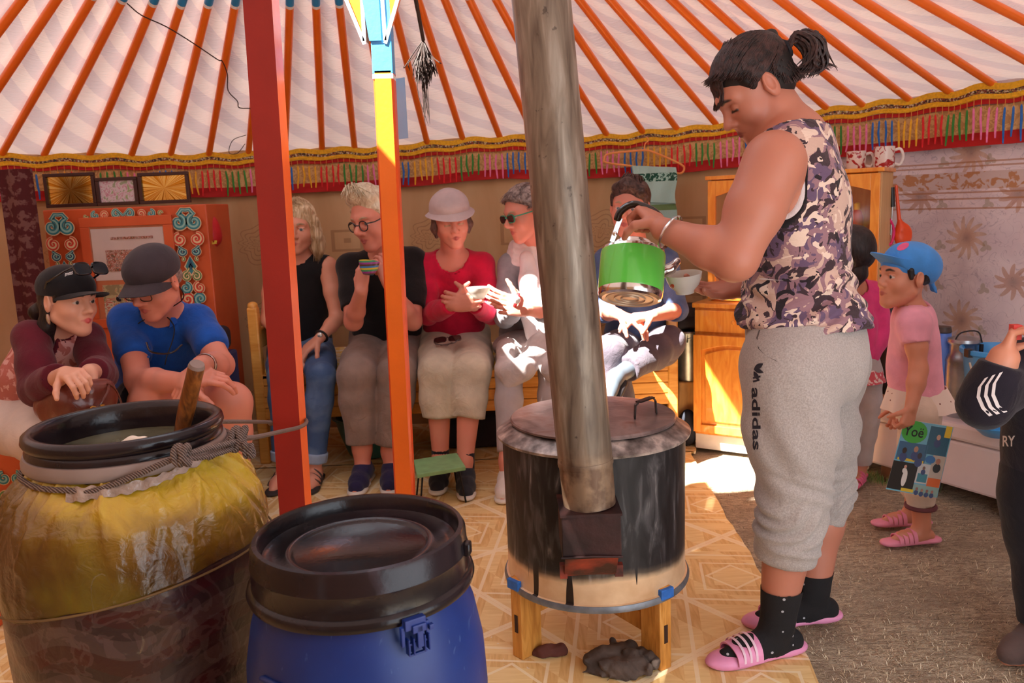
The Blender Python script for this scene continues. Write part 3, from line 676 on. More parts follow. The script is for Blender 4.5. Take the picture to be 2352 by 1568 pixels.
# stirring stick
sp0, sp1 = at(418,985,1.60), at(452,838,1.55)
T2 = Thing('stirring_stick', sp0, 'round brown wooden stirring stick standing in the yellow wrapped barrel', 'stick')
d_ = nrm(sp1-sp0)
b = MB(); b.tube([sp0-d_*.13, sp0-d_*.02, sp0+(sp1-sp0)*.35, sp0+(sp1-sp0)*.75, sp1-d_*.006, sp1], [.0135,.0135,.0165,.0155,.0155,.0125], 20)
qs = NT('stick_wood', .4); X,Y,Z = qs.xyz(); qs.col(qs.ramp(qs.noise(14, qs.vec(qs.math('MULTIPLY',X,8.),qs.math('MULTIPLY',Y,8.),Z),5,.5),[(.3,(88,44,14)),(.7,(158,92,36))])); qs.bump(qs.noise(40,qs.vec(qs.math('MULTIPLY',X,8.),Y,Z)),.3)
T2.part(b,'shaft',qs.m)
b = MB(); b.tube([sp1-d_*.004,sp1+d_*.003],[.0158,.0135],20); T2.part(b,'worn_end',mat('worn_grey',(132,112,104),.6))
# bag: gathered under the collar, sagging outward, folds radiate down
def bagr(z_):       # silhouette radius below the collar
    return np.interp(YZ-z_, [.05,.065,.09,.13,.18,.25,.33,.42,.55,.84], [.168,.178,.205,.232,.247,.253,.252,.247,.238,.215])
rg = np.random.RandomState(12); pl_ = [(rg.uniform(0,2*pi),rg.uniform(.03,.09),rg.uniform(-.9,.9),rg.uniform(.4,1.),rg.uniform(.06,.2)) for _ in range(70)]
def bag(a, zz, amp=1.):
    r = bagr(zz); dz = YZ-zz-.05; g = 0
    for a0,wd,sl,am,ln_ in pl_:
        if dz < ln_*1.6:
            x = (a-a0-sl*dz*3+pi)%(2*pi)-pi; g += am*.0085*math.exp(-(x/wd)**2*6)*math.exp(-(dz/ln_)**2)*(1-math.exp(-dz*60)*.3)
    g += .004*sin(9*a+8*dz)*math.exp(-dz*3)+.0025*sin(17*a-22*dz)*math.exp(-dz*4)
    return r+g*amp
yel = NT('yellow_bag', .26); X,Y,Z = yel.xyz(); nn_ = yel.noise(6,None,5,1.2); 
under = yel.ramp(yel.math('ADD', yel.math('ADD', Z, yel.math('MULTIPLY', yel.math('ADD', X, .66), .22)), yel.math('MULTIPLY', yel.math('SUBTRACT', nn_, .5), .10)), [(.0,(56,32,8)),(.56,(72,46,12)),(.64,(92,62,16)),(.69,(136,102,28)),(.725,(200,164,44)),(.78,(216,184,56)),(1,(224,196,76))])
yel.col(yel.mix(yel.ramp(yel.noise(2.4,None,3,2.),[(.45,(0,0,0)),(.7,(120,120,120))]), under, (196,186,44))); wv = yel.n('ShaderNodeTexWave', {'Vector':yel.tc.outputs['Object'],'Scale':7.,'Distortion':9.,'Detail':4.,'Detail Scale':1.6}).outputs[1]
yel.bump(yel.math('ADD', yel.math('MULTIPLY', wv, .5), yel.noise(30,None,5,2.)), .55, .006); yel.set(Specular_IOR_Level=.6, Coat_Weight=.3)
def low(a): return .572+.042*cos(a-.2)     # lower hem: lower left, higher right
b = MB(); na, nz = 260, 70
def fb(u, v):
    a = 2*pi*u; z0 = YZ-.048; z1 = low(a)+.006*sin(7*a); zz = z0+(z1-z0)*v; r = bag(a, zz); return YC+V(r*cos(a), r*sin(a), zz)
b.sheet(fb, na+1, nz)
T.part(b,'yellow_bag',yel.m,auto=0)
q = NT('printed_wrap', .38); X,Y,Z = q.xyz(); uu = q.math('ARCTAN2', q.math('SUBTRACT',Y,0.), X); uu = q.math('ARCTAN2', Y, X)
zz_ = q.math('ADD', Z, q.math('MULTIPLY', q.math('SINE', q.math('MULTIPLY', X, 26.)), .02)); tri = q.math('ABSOLUTE', q.math('SUBTRACT', q.math('FRACT', q.math('MULTIPLY', X, 9.)), .5))
mt = q.math('LESS_THAN', q.math('SUBTRACT', Z, .18), q.math('MULTIPLY', q.math('SUBTRACT', .5, tri), .22)); nz_ = q.noise(16,None,3,1.)
c = q.ramp(nz_, [(.42,(48,30,32)),(.5,(84,64,64)),(.58,(64,18,22))], 'CONSTANT'); c = q.mix(q.math('MULTIPLY',mt,.75), c, (40,38,40)); c2_ = q.ramp(q.math('FRACT', q.math('MULTIPLY', zz_, 11.)), [(0,(70,18,22)),(.35,(92,74,72)),(.75,(54,36,38))],'CONSTANT')
q.col(q.mix(.45, c, c2_)); q.bump(q.noise(22,None,4,1.5), .5, .006); q.set(Coat_Weight=.2)
b = MB(); b.sheet(lambda u,v: (lambda a,zz: YC+V((bagr(zz)-.006+.002*sin(9*a+30*zz))*cos(a), (bagr(zz)-.006+.002*sin(9*a+30*zz))*sin(a), zz))(2*pi*u, (YZ-.15)*v+.0), 121, 40)
o = T.part(b,'printed_wrap',q.m,auto=0)
b = MB(); b.tube([YC+V((bagr(low(a)-.02)+.002)*cos(a),(bagr(low(a)-.02)+.002)*sin(a),low(a)-.018-.02*sin(a)) for a in np.linspace(0,2*pi,60)], .0022, 6); T.part(b,'hem_string',mat('string',(120,96,60),.7))
# clear plastic twisted round the neck
cl = mat('clear_plastic', (160,142,130), .2, var=.3, scale=40, bump=1.2, bscale=60, spec=.8)
A0 = [a for a in np.linspace(R_(205),R_(345),26)]
b = MB(); b.sheet(lambda u,v: (lambda a: YC+V((.186+.0025*sin(40*a+3*v)+.008*v)*cos(a),(.186+.0025*sin(31*a)+.008*v)*sin(a), YZ-.052-.018*v*(1.4-u)+.03*max(0,u-.55)+.002*sin(50*a)))(R_(262)+R_(72)*u), 50, 5, .0015); T.part(b,'clear_plastic_strip',cl)
# --- rope ---
ROPE = NT('rope_grey', .85); wv = ROPE.n('ShaderNodeTexWave', {'Vector':ROPE.tc.outputs['Object'],'Scale':95.,'Distortion':2.}, bands_direction='DIAGONAL').outputs[1]; ROPE.col(ROPE.ramp(wv,[(.2,(96,78,72)),(.8,(158,138,128))])); ROPE.bump(wv,1.,.003)
T = Thing('rope', RP+V(0,0,.63), 'grey braided rope tying the yellow wrapped barrel to the red post', 'rope')
def onr(ang, z, r=.187): a = R_(ang); return YC+V(r*cos(a), r*sin(a), YZ+z)
k1 = at(418,1045,1.395); k2 = at(548,1008,1.52)
p_r = at(703,970,2.225); p_l = at(622,968,2.2)
around = [onr(a,-.058,.185) for a in (100,120,150,180,210,240,262,280)]
b = MB(); b.tube(spl([at(500,968,1.66), at(560,968,1.93), at(622,969,2.22)],6), .0048, 8)
b.tube(spl([at(622,969,2.22),at(626,973,2.32),at(690,962,2.325),at(704,968,2.27),at(690,980,2.2),at(640,992,2.0),at(590,1003,1.73),k2],8), .0055, 8)
b.tube(spl([onr(60,-.045,.186),onr(90,-.052,.186)]+around[1:]+[k1],6), .0055, 8)
b.tube(spl([k1, at(470,1032,1.44), k2+V(0,0,-.003)],6), .0052, 8); b.tube(spl([k1+V(0,0,-.006), at(475,1048,1.44), k2+V(-.004,0,-.016)],6), .0052, 8)
b.tube(spl([onr(60,-.045,.186),onr(40,-.04,.186),onr(20,-.036,.187),onr(0,-.035,.188),onr(-20,-.045,.19),k2],6), .005, 8)
T.part(b,'cord',ROPE.m)
def knot(c, r, seed, w=.0055):
    rg = np.random.RandomState(seed); A_ = rg.uniform(0,6,3)
    pts = [V(c[0]+r*.75*sin(t*2+A_[0]), c[1]+r*.8*cos(t*3+A_[1]), c[2]+r*1.25*sin(t*3+A_[2])) for t in np.linspace(0,2*pi,40)]
    b = MB(); b.tube(pts, w, 8); return b
T.part(knot(k1,.013,2,.0062),'knot',ROPE.m); T.part(knot(k2,.015,5,.0065),'knot',ROPE.m)
e2 = at(572,1035,1.51); b = knot(e2,.009,9,.0045); b.tube(spl([k2+V(.005,0,-.005),at(562,1020,1.5),e2],5),.0048,8); T.part(b,'loose_end',ROPE.m)
# --- stove ---
SC = V(.212,2.2,0); st = NT('stove_soot', .48); X,Y,Z = st.xyz()
streak = st.noise(9, st.vec(st.math('MULTIPLY',X,4.),st.math('MULTIPLY',Y,4.),st.math('MULTIPLY',Z,.9)), 6, .8)
c = st.ramp(streak, [(.3,(26,24,26)),(.52,(42,40,42)),(.66,(80,78,80)),(.78,(150,146,144))])
zn = st.math('ADD', Z, st.math('MULTIPLY', st.math('SUBTRACT', st.noise(7,None,4),.5), .05))
low_ = st.ramp(zn, [(.266,(255,255,255)),(.284,(90,90,90)),(.30,(0,0,0))])
drip = st.math('GREATER_THAN', st.noise(22, st.vec(X,Y,st.math('MULTIPLY',Z,.08)), 2), .585)
cream = st.mix(st.math('MULTIPLY', drip, st.math('LESS_THAN', st.math('ABSOLUTE', st.math('SUBTRACT',X,.19)), .17)), st.ramp(st.noise(12,None,5),[(.3,(206,166,124)),(.7,(238,208,170))]), (40,28,22))
st.col(st.mix(low_, c, cream)); st.bump(st.noise(40),.12); st.set(Metallic=.25)
def local(b_): return b_
T = Thing('stove', SC, 'round sooty steel cooking stove standing on a wooden stand', 'stove')
b = MB(); b.lathe([(0,.2),(.247,.2),(.252,.203),(.252,.212),(.247,.214),(.246,.3),(.247,.42),(.249,.585),(.25,.6),(.24,.602)], SC, 96, cap=False)
body = T.part(b,'body',st.m,auto=40)
b = MB(); b.lathe([(.243,.196),(.257,.196),(.258,.204),(.254,.212),(.246,.212)], SC, 96, cap=False); T.part(b,'base_rim',mat('rim_grey',(120,124,130),.45,metal=.5,var=.3,scale=30))
rimm = NT('stove_rim', .4); rimm.col(rimm.ramp(rimm.noise(20,None,5),[(.35,(90,80,76)),(.5,(150,138,132)),(.62,(206,190,180)),(.75,(70,50,40))])); rimm.set(Metallic=.4); rimm.bump(rimm.noise(60),.3)
b = MB(); b.lathe([(.25,.596),(.262,.600),(.2635,.607),(.258,.611),(.226,.630),(.215,.633),(.2,.628)], SC, 96, cap=False); T.part(b,'top_rim',rimm.m)
lidm = NT('stove_lid', .33); lidm.col(lidm.ramp(lidm.noise(8,None,5,1.),[(.35,(96,78,76)),(.55,(142,122,118)),(.7,(116,70,52))])); lidm.bump(lidm.noise(9,None,3,.5),.3,.01); lidm.set(Metallic=.35)
b = MB(); b.lathe([(.0,.650),(.1,.652),(.205,.648),(.222,.646),(.2255,.642),(.224,.636),(.216,.634)], SC, 96, cap=False); lid = T.part(b,'lid',lidm.m)
h0, h1 = at(1458,968,2.12), at(1505,962,2.16); hz = .652
pts = [V(h0[0],h0[1],hz),V(h0[0]+.002,h0[1],hz+.036),V(h0[0]+.01,h0[1],hz+.044),V(h1[0]-.008,h1[1],hz+.046),V(h1[0]+.001,h1[1],hz+.037),V(h1[0]+.003,h1[1],hz)]
b = MB()
for i in range(5): b.bar(pts[i]+V(0,0,0), pts[i+1], .004, .020, up=(0,1,0))
T.part(b,'lid_handle',mat('handle_iron',(44,30,26),.45,metal=.5,var=.2),lid,bev=.001)
# flue box and flap, pipe
fb_ = NT('flue_rust', .55); fb_.col(fb_.ramp(fb_.noise(9,None,5),[(.35,(34,18,18)),(.6,(62,32,30)),(.75,(110,66,56))])); fb_.set(Metallic=.3); fb_.bump(fb_.noise(50),.3)
fr2 = NT('flap_red', .6); fr2.col(fr2.ramp(fr2.noise(14,None,5),[(.35,(60,28,22)),(.55,(140,50,32)),(.7,(178,66,40))])); fr2.bump(fr2.noise(60),.3)
x0, x1 = .099, .238
b = MB(); b.box(((x0+x1)/2,1.905,.445),(x1-x0,.14,.105)); fl = T.part(b,'flue_box',fb_.m,smooth=False,bev=.002)
b = MB(); b.box(((x0+x1)/2,1.905,.500),(x1-x0+.006,.146,.006)); T.part(b,'top_flange',fb_.m,fl,smooth=False); b = MB(); b.tube([V(x0-.003,1.832,.398),V((x0+x1)/2,1.829,.401),V(x1+.002,1.832,.396)],.003,8); T.part(b,'edge_bead',fb_.m,fl)
b = MB(); b.sheet(lambda u,v: V(x0+.008+(x1-x0-.012)*u, 1.853+.07*v+.004*sin(3*u), .392-.082*v), 8, 10, .004); b.box((x0+.006,1.925,.325),(.018,.02,.035)); b.box((x1+.004,1.93,.32),(.02,.02,.03)); T.part(b,'red_flap',fr2.m,fl)
pipe = NT('stove_pipe', .42); X,Y,Z = pipe.xyz(); pc = pipe.noise(7, pipe.vec(pipe.math('MULTIPLY',X,6.),pipe.math('MULTIPLY',Y,6.),pipe.math('MULTIPLY',Z,.8)),6,.6)
c = pipe.ramp(pc,[(.3,(92,78,66)),(.55,(134,120,104)),(.72,(164,152,138))]); sp = pipe.ramp(pipe.noise(46,None,4),[(.68,(0,0,0)),(.73,(200,200,200))])
lowz = pipe.ramp(Z,[(.60,(255,255,255)),(.66,(0,0,0))]); c = pipe.mix(pipe.math('MULTIPLY',lowz,.6), c, pipe.ramp(pipe.noise(24,None,5),[(.4,(96,62,40)),(.6,(170,140,110))]))
pipe.col(pipe.mix(sp, c, (40,30,24))); pipe.set(Metallic=.45, Specular_IOR_Level=.5); pipe.bump(pipe.noise(30),.15)
P0 = V((x0+x1)/2+.003,1.905,.503); P1 = at(1243,0,1.92); P2 = P0+(P1-P0)*1.5; pd = nrm(P2-P0)
T3 = Thing('stove_pipe', P0, 'tall grey metal chimney pipe rising from the stove', 'pipe')
b = MB(); b.tube([P0, P0+pd*.10], [.063,.0645], 48); b.tube([P0+pd*.10,P0+pd*.106,P0+pd*.112],[.0665,.067,.0665],48); b.tube([P0+pd*.112,P2], [.0655,.0655], 48)
T3.part(b,'pipe',pipe.m)
# stand: four planks in a cross
wd = NT('pine', .5); X,Y,Z = wd.xyz(); g = wd.noise(9, wd.vec(wd.math('MULTIPLY',X,5.),wd.math('MULTIPLY',Y,5.),wd.math('MULTIPLY',Z,.7)),5,1.2); wd.col(wd.ramp(g,[(.3,(176,112,40)),(.55,(212,148,66)),(.75,(228,170,92))])); wd.bump(g,.15)
T4 = Thing('stove_stand', SC, 'crossed pine stand with blue padded leg tops under the stove', 'stand')
BT = mat('blue_tape',(38,104,188),.55,var=.2,scale=60,bump=.4)
fl_ = gnd(1200,1505); frr = V(.362,2.02,0)
corners = [V(fl_[0],fl_[1],0), V(frr[0],frr[1],0)]; cenr = SC*V(1,1,0)+V(-.02,.08,0)
corners += [2*cenr-corners[0], 2*cenr-corners[1]]
for i, c in enumerate(corners):
    d = nrm((cenr-c)*V(1,1,0)); e = V(-d[1],d[0],0)
    b = MB(); b.box(c+V(0,0,.115)+d*.02, (.075,.04,.23), (d,e,V(0,0,1))); lg = T4.part(b,'leg',wd.m,smooth=False,bev=.003)
    b = MB(); b.box(c+V(0,0,.215)-d*.012, (.03,.044,.028), (d,e,V(0,0,1))); T4.part(b,'blue_pad',BT,lg,smooth=False,bev=.003)
    b = MB(); b.box(c+V(0,0,.10)-d*.017, (.004,.012,.05), (d,e,V(0,0,1))); T4.part(b,'mortise',mat('dark_slot',(50,26,12),.8),lg,smooth=False)
for i,(a_,c_) in enumerate(((0,2),(1,3))):
    b = MB(); b.bar(corners[a_]+V(0,0,.15+.004*i), corners[c_]+V(0,0,.15+.004*i), .025,.06, up=(0,0,1)); 
    b = MB(); d = nrm(corners[c_]-corners[a_]); e = V(-d[1],d[0],0); L_ = np.linalg.norm(corners[c_]-corners[a_]); b.box((corners[a_]+corners[c_])/2+V(0,0,.136-.03*i),(L_-.06,.026,.052),(d,e,V(0,0,1))); T4.part(b,'cross_rail',wd.m,smooth=False,bev=.002)
# rags on the floor
def rag(name, c, rx, ry, rz, seed, m, lab):
    rg = np.random.RandomState(seed); S = Sdf()
    for i in range(34):
        a = rg.uniform(0,6.28); r = rg.uniform(0,.8)**.7; p = c+V(rx*r*cos(a), ry*r*sin(a), rz*rg.uniform(.1,.8)*(1-r*.6))
        q_ = p+V(rg.uniform(-.5,.5)*rx, rg.uniform(-.5,.5)*ry, rg.uniform(-.5,.3)*rz); q_[2] = max(q_[2], .006); S.cap(p, q_, rg.uniform(.006,.015), rg.uniform(.004,.010), k=.012)
    for i in range(9):
        a = rg.uniform(0,6.28); S.ell(c+V(rx*.55*cos(a),ry*.55*sin(a),rz*.25), (rx*.42,ry*.42,rz*.3), k=.01)
    o = S.mesh(name, m, None, h=.0032, disp=(lambda f1,f2: (lambda v: f1(v)+f2(v)))(wr(.007,95,95,95,seed,.7),wr(.003,260,260,260,seed+1)), lo=V(-9,-9,.001)); return o
RG = mat('rag_cloth',(84,70,62),.9,var=.4,scale=14,bump=.6,bscale=120)
solo(rag('floor_rag', gnd(1440,1530)+V(0,0,.0), .115,.075,.075,3,RG,''), 'crumpled dark brown rag lying in front of the stove stand', 'rag')
solo(rag('floor_rag', gnd(1262,1500), .04,.02,.022,9,mat('rag_small',(96,52,42),.9,var=.3),''), 'small twisted rusty brown rag scrap by the left leg of the stove stand', 'rag')
# ================= furniture and small things =================
PINE = NT('bench_pine', .42); X,Y,Z = PINE.xyz(); g = PINE.noise(7, PINE.vec(X,PINE.math('MULTIPLY',Y,5.),PINE.math('MULTIPLY',Z,7.)),5,1.); kn = PINE.ramp(PINE.noise(5,None,1),[(.70,(0,0,0)),(.74,(200,200,200))])
PINE.col(PINE.mix(kn, PINE.ramp(g,[(.3,(222,150,58)),(.7,(244,184,92))]), (170,92,30))); PINE.set(Coat_Weight=.3)
PINED = NT('cupboard_pine', .38); X,Y,Z = PINED.xyz(); g = PINED.noise(6, PINED.vec(PINED.math('MULTIPLY',X,5.),PINED.math('MULTIPLY',Y,5.),Z),5,1.4); PINED.col(PINED.ramp(g,[(.3,(222,128,34)),(.7,(244,168,68))])); PINED.set(Coat_Weight=.4)
BLKM = mat('dark_inside',(26,20,18),.8)
# bench
BY = 3.95; bx0, bx1 = -1.265, .80
T = Thing('wooden_bench', (-.23,4.2,0), 'long varnished pine bench bed with a slatted front under the seated guests', 'bench')
for (x,tp0) in ((bx0+.02,.80),(bx1-.02,.80)):
    for y in (BY+.03, BY+.50):
        tp = tp0 if y < 4.2 else tp0-.12
        b = MB(); b.tube(spl([V(x,y,0),V(x,y,tp-.1),V(x,y,tp-.03),V(x,y,tp)],4), [.028]*12+[.020], 4 if 0 else 12) if 0 else b.box((x,y,(tp-.02)/2),(.05,.05,tp-.02)); b.lathe([(.025,tp-.03),(.024,tp-.005),(.015,tp+.006),(0,tp+.008)],(x,y,0),16); T.part(b,'post',PINE.m,bev=.008,auto=60)
    b = MB(); b.box((x,BY+.265,tp-.06),(.03,.44,.10)); T.part(b,'end_rail',PINE.m,bev=.01)
for k in range(4):
    b = MB(); z0 = .225+.056*k; b.box(((bx0+bx1)/2,BY+.02,z0+.027),(bx1-bx0-.04,.02,.0535)); T.part(b,'front_board',PINE.m,bev=.004)
b = MB(); b.box(((bx0+bx1)/2,BY+.28,.44),(bx1-bx0-.04,.54,.02)); T.part(b,'seat_board',PINE.m)
q = NT('yellow_print', .85); q.col(q.mix(q.ramp(q.noise(26,None,2,1.),[(.5,(0,0,0)),(.54,(255,255,255))]),(232,206,110),(246,240,220)))
S = Sdf(); S.box((-.23,4.21,.468),(.98,.27,.022),.02)
solo(S.mesh('seat_mat', q.m, h=.012, disp=wr(.006,30,30,60,3)), 'thin yellow flowered mat spread along the pine bench', 'mat')
# things under the bench
b = MB(); bc = gnd(922,1052); bc = V(-.72,4.08,0); q_ = mat('teal_plastic',(52,116,110),.4)
b.lathe([(0,.01),(.13,.01),(.17,.12),(.19,.195),(.205,.20),(.203,.206),(.185,.203),(.165,.12),(.125,.018),(0,.018)], bc, 48, cap=False); solo(b.build('plastic_basin', q_, auto=50), 'teal plastic basin pushed under the pine bench', 'basin')
b = MB(); S = Sdf(); S.box((-.15,4.22,.09),(.28,.16,.085),.03); solo(S.mesh('dark_bundle', mat('navy_bundle',(18,18,24),.9), h=.012, disp=wr(.012,20,20,20,4)), 'dark folded bundle stored under the middle of the bench', 'bundle')
b = MB(); b.box((.42,4.2,.10),(.4,.3,.19)); solo(b.build('storage_crate', mat('crate_black',(22,20,22),.7), bev=.01), 'black crate stored under the bench behind the stove', 'crate')
# green plank stool
T = Thing('green_stool', gnd(1010,1140), 'small mint green plank seat on thin wire legs in front of the guests', 'stool')
gz0 = at(1010,1075,3.3)[2]; g4 = [at(950,1062,3.42), at(1050,1060,3.5), at(1070,1082,3.3), at(958,1098,3.22)]
c_ = sum(g4)/4; b = MB(); 
for s_ in (0,): b.loft([[p*V(1,1,0)+V(0,0,gz0+.004+dz) for p in g4] for dz in (-.018,0)])
T.part(b,'seat_plank',mat('mint_paint',(132,184,128),.5,var=.15,scale=20),bev=.003,smooth=False)
for p in g4:
    b = MB(); pz = p*V(1,1,0); i = pz+(c_*V(1,1,0)-pz)*.25; b.tube([i+V(0,0,gz0-.012), pz+(c_*V(1,1,0)-pz)*.05+V(0,0,0.003)], .004, 8); T.part(b,'leg',mat('leg_wire',(40,38,38),.5,metal=.6))
# --- orange painted cabinet ---
CX0, CX1, CY, CZ = -2.189, -1.417, 3.95, 1.28
CAB = NT('cabinet_orange', .42); CAB.col(CAB.ramp(CAB.noise(5,None,4),[(.3,(192,76,34)),(.7,(212,94,46))])); CAB.bump(CAB.noise(30),.12); CAB.set(Coat_Weight=.15)
T = Thing('painted_cabinet', ((CX0+CX1)/2,CY+.15,0), 'orange painted cabinet with colourful scroll ornaments and photos in its door', 'cabinet')
W_ = CX1-CX0
b = MB(); b.box(((CX0+CX1)/2,CY+.175,.67),(W_,.32,1.22)); T.part(b,'body',CAB.m,smooth=False,bev=.006)
b = MB()
for x in (CX0+.05,CX1-.05):
    for y in (CY+.05,CY+.29): b.box((x,y,.035),(.06,.05,.07))
T.part(b,'plinth',CAB.m)
def cp(px, py, dy=0.): p = at(px,py,CY); return V(p[0],CY+dy,p[2])
d0, d1 = cp(187,505), cp(393,495)
zb = .36
b = MB(); b.box(((d0[0]+d1[0])/2,CY+.005,(d0[2]+zb)/2),(d1[0]-d0[0],.02,d0[2]-zb)); door = T.part(b,'door',CAB.m,smooth=False,bev=.004)
gl0, gl1 = cp(208,522), cp(376,512); gb = at(232,727,CY)[2]-.01; gx0, gx1 = gl0[0], gl1[0]; gt = gl0[2]
b = MB(); w_ = .045
for (x0_,x1_,z0_,z1_) in ((gx0-w_,gx1+w_,gt,gt+w_),(gx0-w_,gx1+w_,gb-w_,gb),(gx0-w_,gx0,gb,gt),(gx1,gx1+w_,gb,gt)): b.box(((x0_+x1_)/2,CY-.010,(z0_+z1_)/2),(x1_-x0_,.018,z1_-z0_))
T.part(b,'door_frame',CAB.m,door,smooth=False,bev=.003)
def photo(name, stops, sc_, rough=.3, dist=1.):
    q = NT(name, rough); q.col(q.ramp(q.noise(sc_,None,4,dist), stops, 'CONSTANT')); return q.m
pw = mat('photo_paper',(214,202,204),.4,var=.05)
b = MB(); zc = gb+(gt-gb)*.70; b.box(((gx0+gx1)/2,CY-.009,zc),(gx1-gx0-.004,.004,(gt-gb)*.56)); p1 = T.part(b,'photograph',pw,door,smooth=False)
b = MB(); b.box(((gx0+gx1)/2+.02,CY-.0125,zc-.03),(.26,.003,.10)); b.box(((gx0+gx1)/2+.02,CY-.0125,zc+.075),(.2,.003,.012)); 
gm = photo('group_photo', [(0,(60,54,52)),(.4,(168,36,44)),(.48,(206,196,196)),(.53,(150,36,44)),(.58,(60,80,120)),(.62,(190,150,130))], 70)
T.part(b,'group_picture',gm,p1 if 0 else door,smooth=False)
b = MB(); b.box(((gx0+gx1)/2+.012,CY-.009,gb+(gt-gb)*.19),(gx1-gx0-.03,.004,(gt-gb)*.36)); T.part(b,'photograph',photo('garden_photo',[(0,(120,120,90)),(.42,(176,170,130)),(.5,(190,60,60)),(.55,(206,196,180)),(.62,(90,110,80))],26),door,smooth=False)
gls = bpy.data.materials.new('cabinet_glass'); gls.use_nodes = True; n_ = gls.node_tree.nodes; tb = n_.new('ShaderNodeBsdfTransparent'); gb_ = n_.new('ShaderNodeBsdfGlossy'); gb_.inputs['Roughness'].default_value = .08; ms = n_.new('ShaderNodeMixShader'); ms.inputs[0].default_value = .12
gls.node_tree.links.new(tb.outputs[0],ms.inputs[1]); gls.node_tree.links.new(gb_.outputs[0],ms.inputs[2]); gls.node_tree.links.new(ms.outputs[0],n_['Material Output'].inputs[0])
b = MB(); b.sheet(lambda u,v: V(gx0+(gx1-gx0)*u, CY-.016+.002*sin(20*u+6*v), gb+(gt-gb)*v), 20, 12, .001); T.part(b,'glass_pane',gls,door)
b = MB(); b.box((gx0-.035,CY-.02,gb+.12),(.006,.006,.05)); T.part(b,'hinge',BLKM,door)
# scroll ornaments
oc = [mat('orn_'+n,c,.5,var=.05) for n,c in (('cream',(226,196,150)),('teal',(52,130,140)),('red',(214,66,50)),('green',(96,140,80)),('lightteal',(140,190,180)),('navy',(38,84,110)))]
def spiral(b, c, r, turns, a0, dirn, ci, tail=None, y=CY, w=.011, Pf=None):
    pts = []; n = int(26*turns)
    for i in range(n+1):
        t = i/n; a = a0+dirn*2*pi*turns*t; rr = r*(1-.86*t)
        pts.append((c[0]+rr*cos(a), c[1]+rr*sin(a)))
    if tail: pts = [tuple(p) for p in tail]+pts
    for lay,(ww,cm,dy) in enumerate(((1.55,0,-.0042),(1.15,ci,-.0052),(.42,4 if ci in (1,5) else 0,-.0060))):
        L_, R2 = [], []
        for i,p in enumerate(pts):
            q0, q1 = pts[max(0,i-1)], pts[min(len(pts)-1,i+1)]; d = nrm(V(q1[0]-q0[0],q1[1]-q0[1])); t = i/len(pts); wd = w*ww*(.55+.6*sin(pi*min(1,t*1.1+.1)))
            f = Pf or (lambda x_,z_,o_: V(x_,y+o_,z_))
            L_.append(f(p[0]-d[1]*wd,p[1]+d[0]*wd,dy)); R2.append(f(p[0]+d[1]*wd,p[1]-d[0]*wd,dy))
        for i in range(len(pts)-1): b.add([L_[i],R2[i],R2[i+1],L_[i+1]],[(0,1,2,3)],cm)
def scrollcol(b, x, zt, mir, Pf=None):
    for s in (-1,1):
        spiral(b,(x+s*.036,zt-.075),.034,1.35,pi/2,s*-1*-1,1,tail=[(x,zt-.020),(x+s*.018,zt-.018)],Pf=Pf,w=.010)
        spiral(b,(x+s*.040,zt-.155),.026,1.3,pi/2 if s<0 else pi/2,-s,2,Pf=Pf,w=.009)
        spiral(b,(x+s*.034,zt-.212),.018,1.1,0 if s<0 else pi,s,5,tail=[(x+s*.05,zt-.19)],Pf=Pf,w=.007)
        spiral(b,(x+s*.036,zt-.25),.008,.6,pi/2,s,3,Pf=Pf,w=.006)
        z2 = zt-.30
        spiral(b,(x+s*.022,z2-.03),.019,1.2,pi/2,-s,3,tail=[(x,z2+.03),(x+s*.010,z2+.005)],Pf=Pf,w=.007)
        spiral(b,(x+s*.032,z2-.085),.024,1.3,pi/2,s,1 if s<0 else 2,Pf=Pf,w=.008)
        spiral(b,(x+s*.030,z2-.14),.026,1.3,-pi/2,-s,2 if s<0 else 1,Pf=Pf,w=.009)
        spiral(b,(x+s*.036,z2-.205),.030,1.3,pi/2,s,1,Pf=Pf,w=.009)
        spiral(b,(x+s*.034,z2-.275),.028,1.3,-pi/2,-s,2,Pf=Pf,w=.009)
    f = Pf or (lambda x_,z_,o_: V(x_,CY+o_,z_))
    for sc_,ci,dy in ((1.25,0,-.004),(1.,1,-.005),(.5,5,-.006)):
        b.add([f(x,zt-.245+.0*sc_+.01*sc_,dy),f(x-.026*sc_,zt-.285,dy),f(x,zt-.285-.036*sc_,dy),f(x+.026*sc_,zt-.285,dy)],[(0,1,2,3)],ci)
b = MB(); scrollcol(b, cp(143,560)[0], CZ-.005, 1); scrollcol(b, cp(434,560)[0], CZ-.005, 1)
xm = (CX0+CX1)/2; 
for s in (-1,1):
    spiral(b,(xm+s*.03,CZ-.030),.020,1.1,pi/2,-s,1,tail=[(xm,CZ-.04)],w=.006); spiral(b,(xm+s*.085,CZ-.034),.017,1.1,-pi/2,s,2,w=.006); spiral(b,(xm+s*.13,CZ-.034),.018,1.1,pi/2,-s,1,w=.006); spiral(b,(xm+s*.175,CZ-.036),.010,.8,0,s,3,w=.005)
o = T.part(b,'painted_ornament',oc,smooth=False)
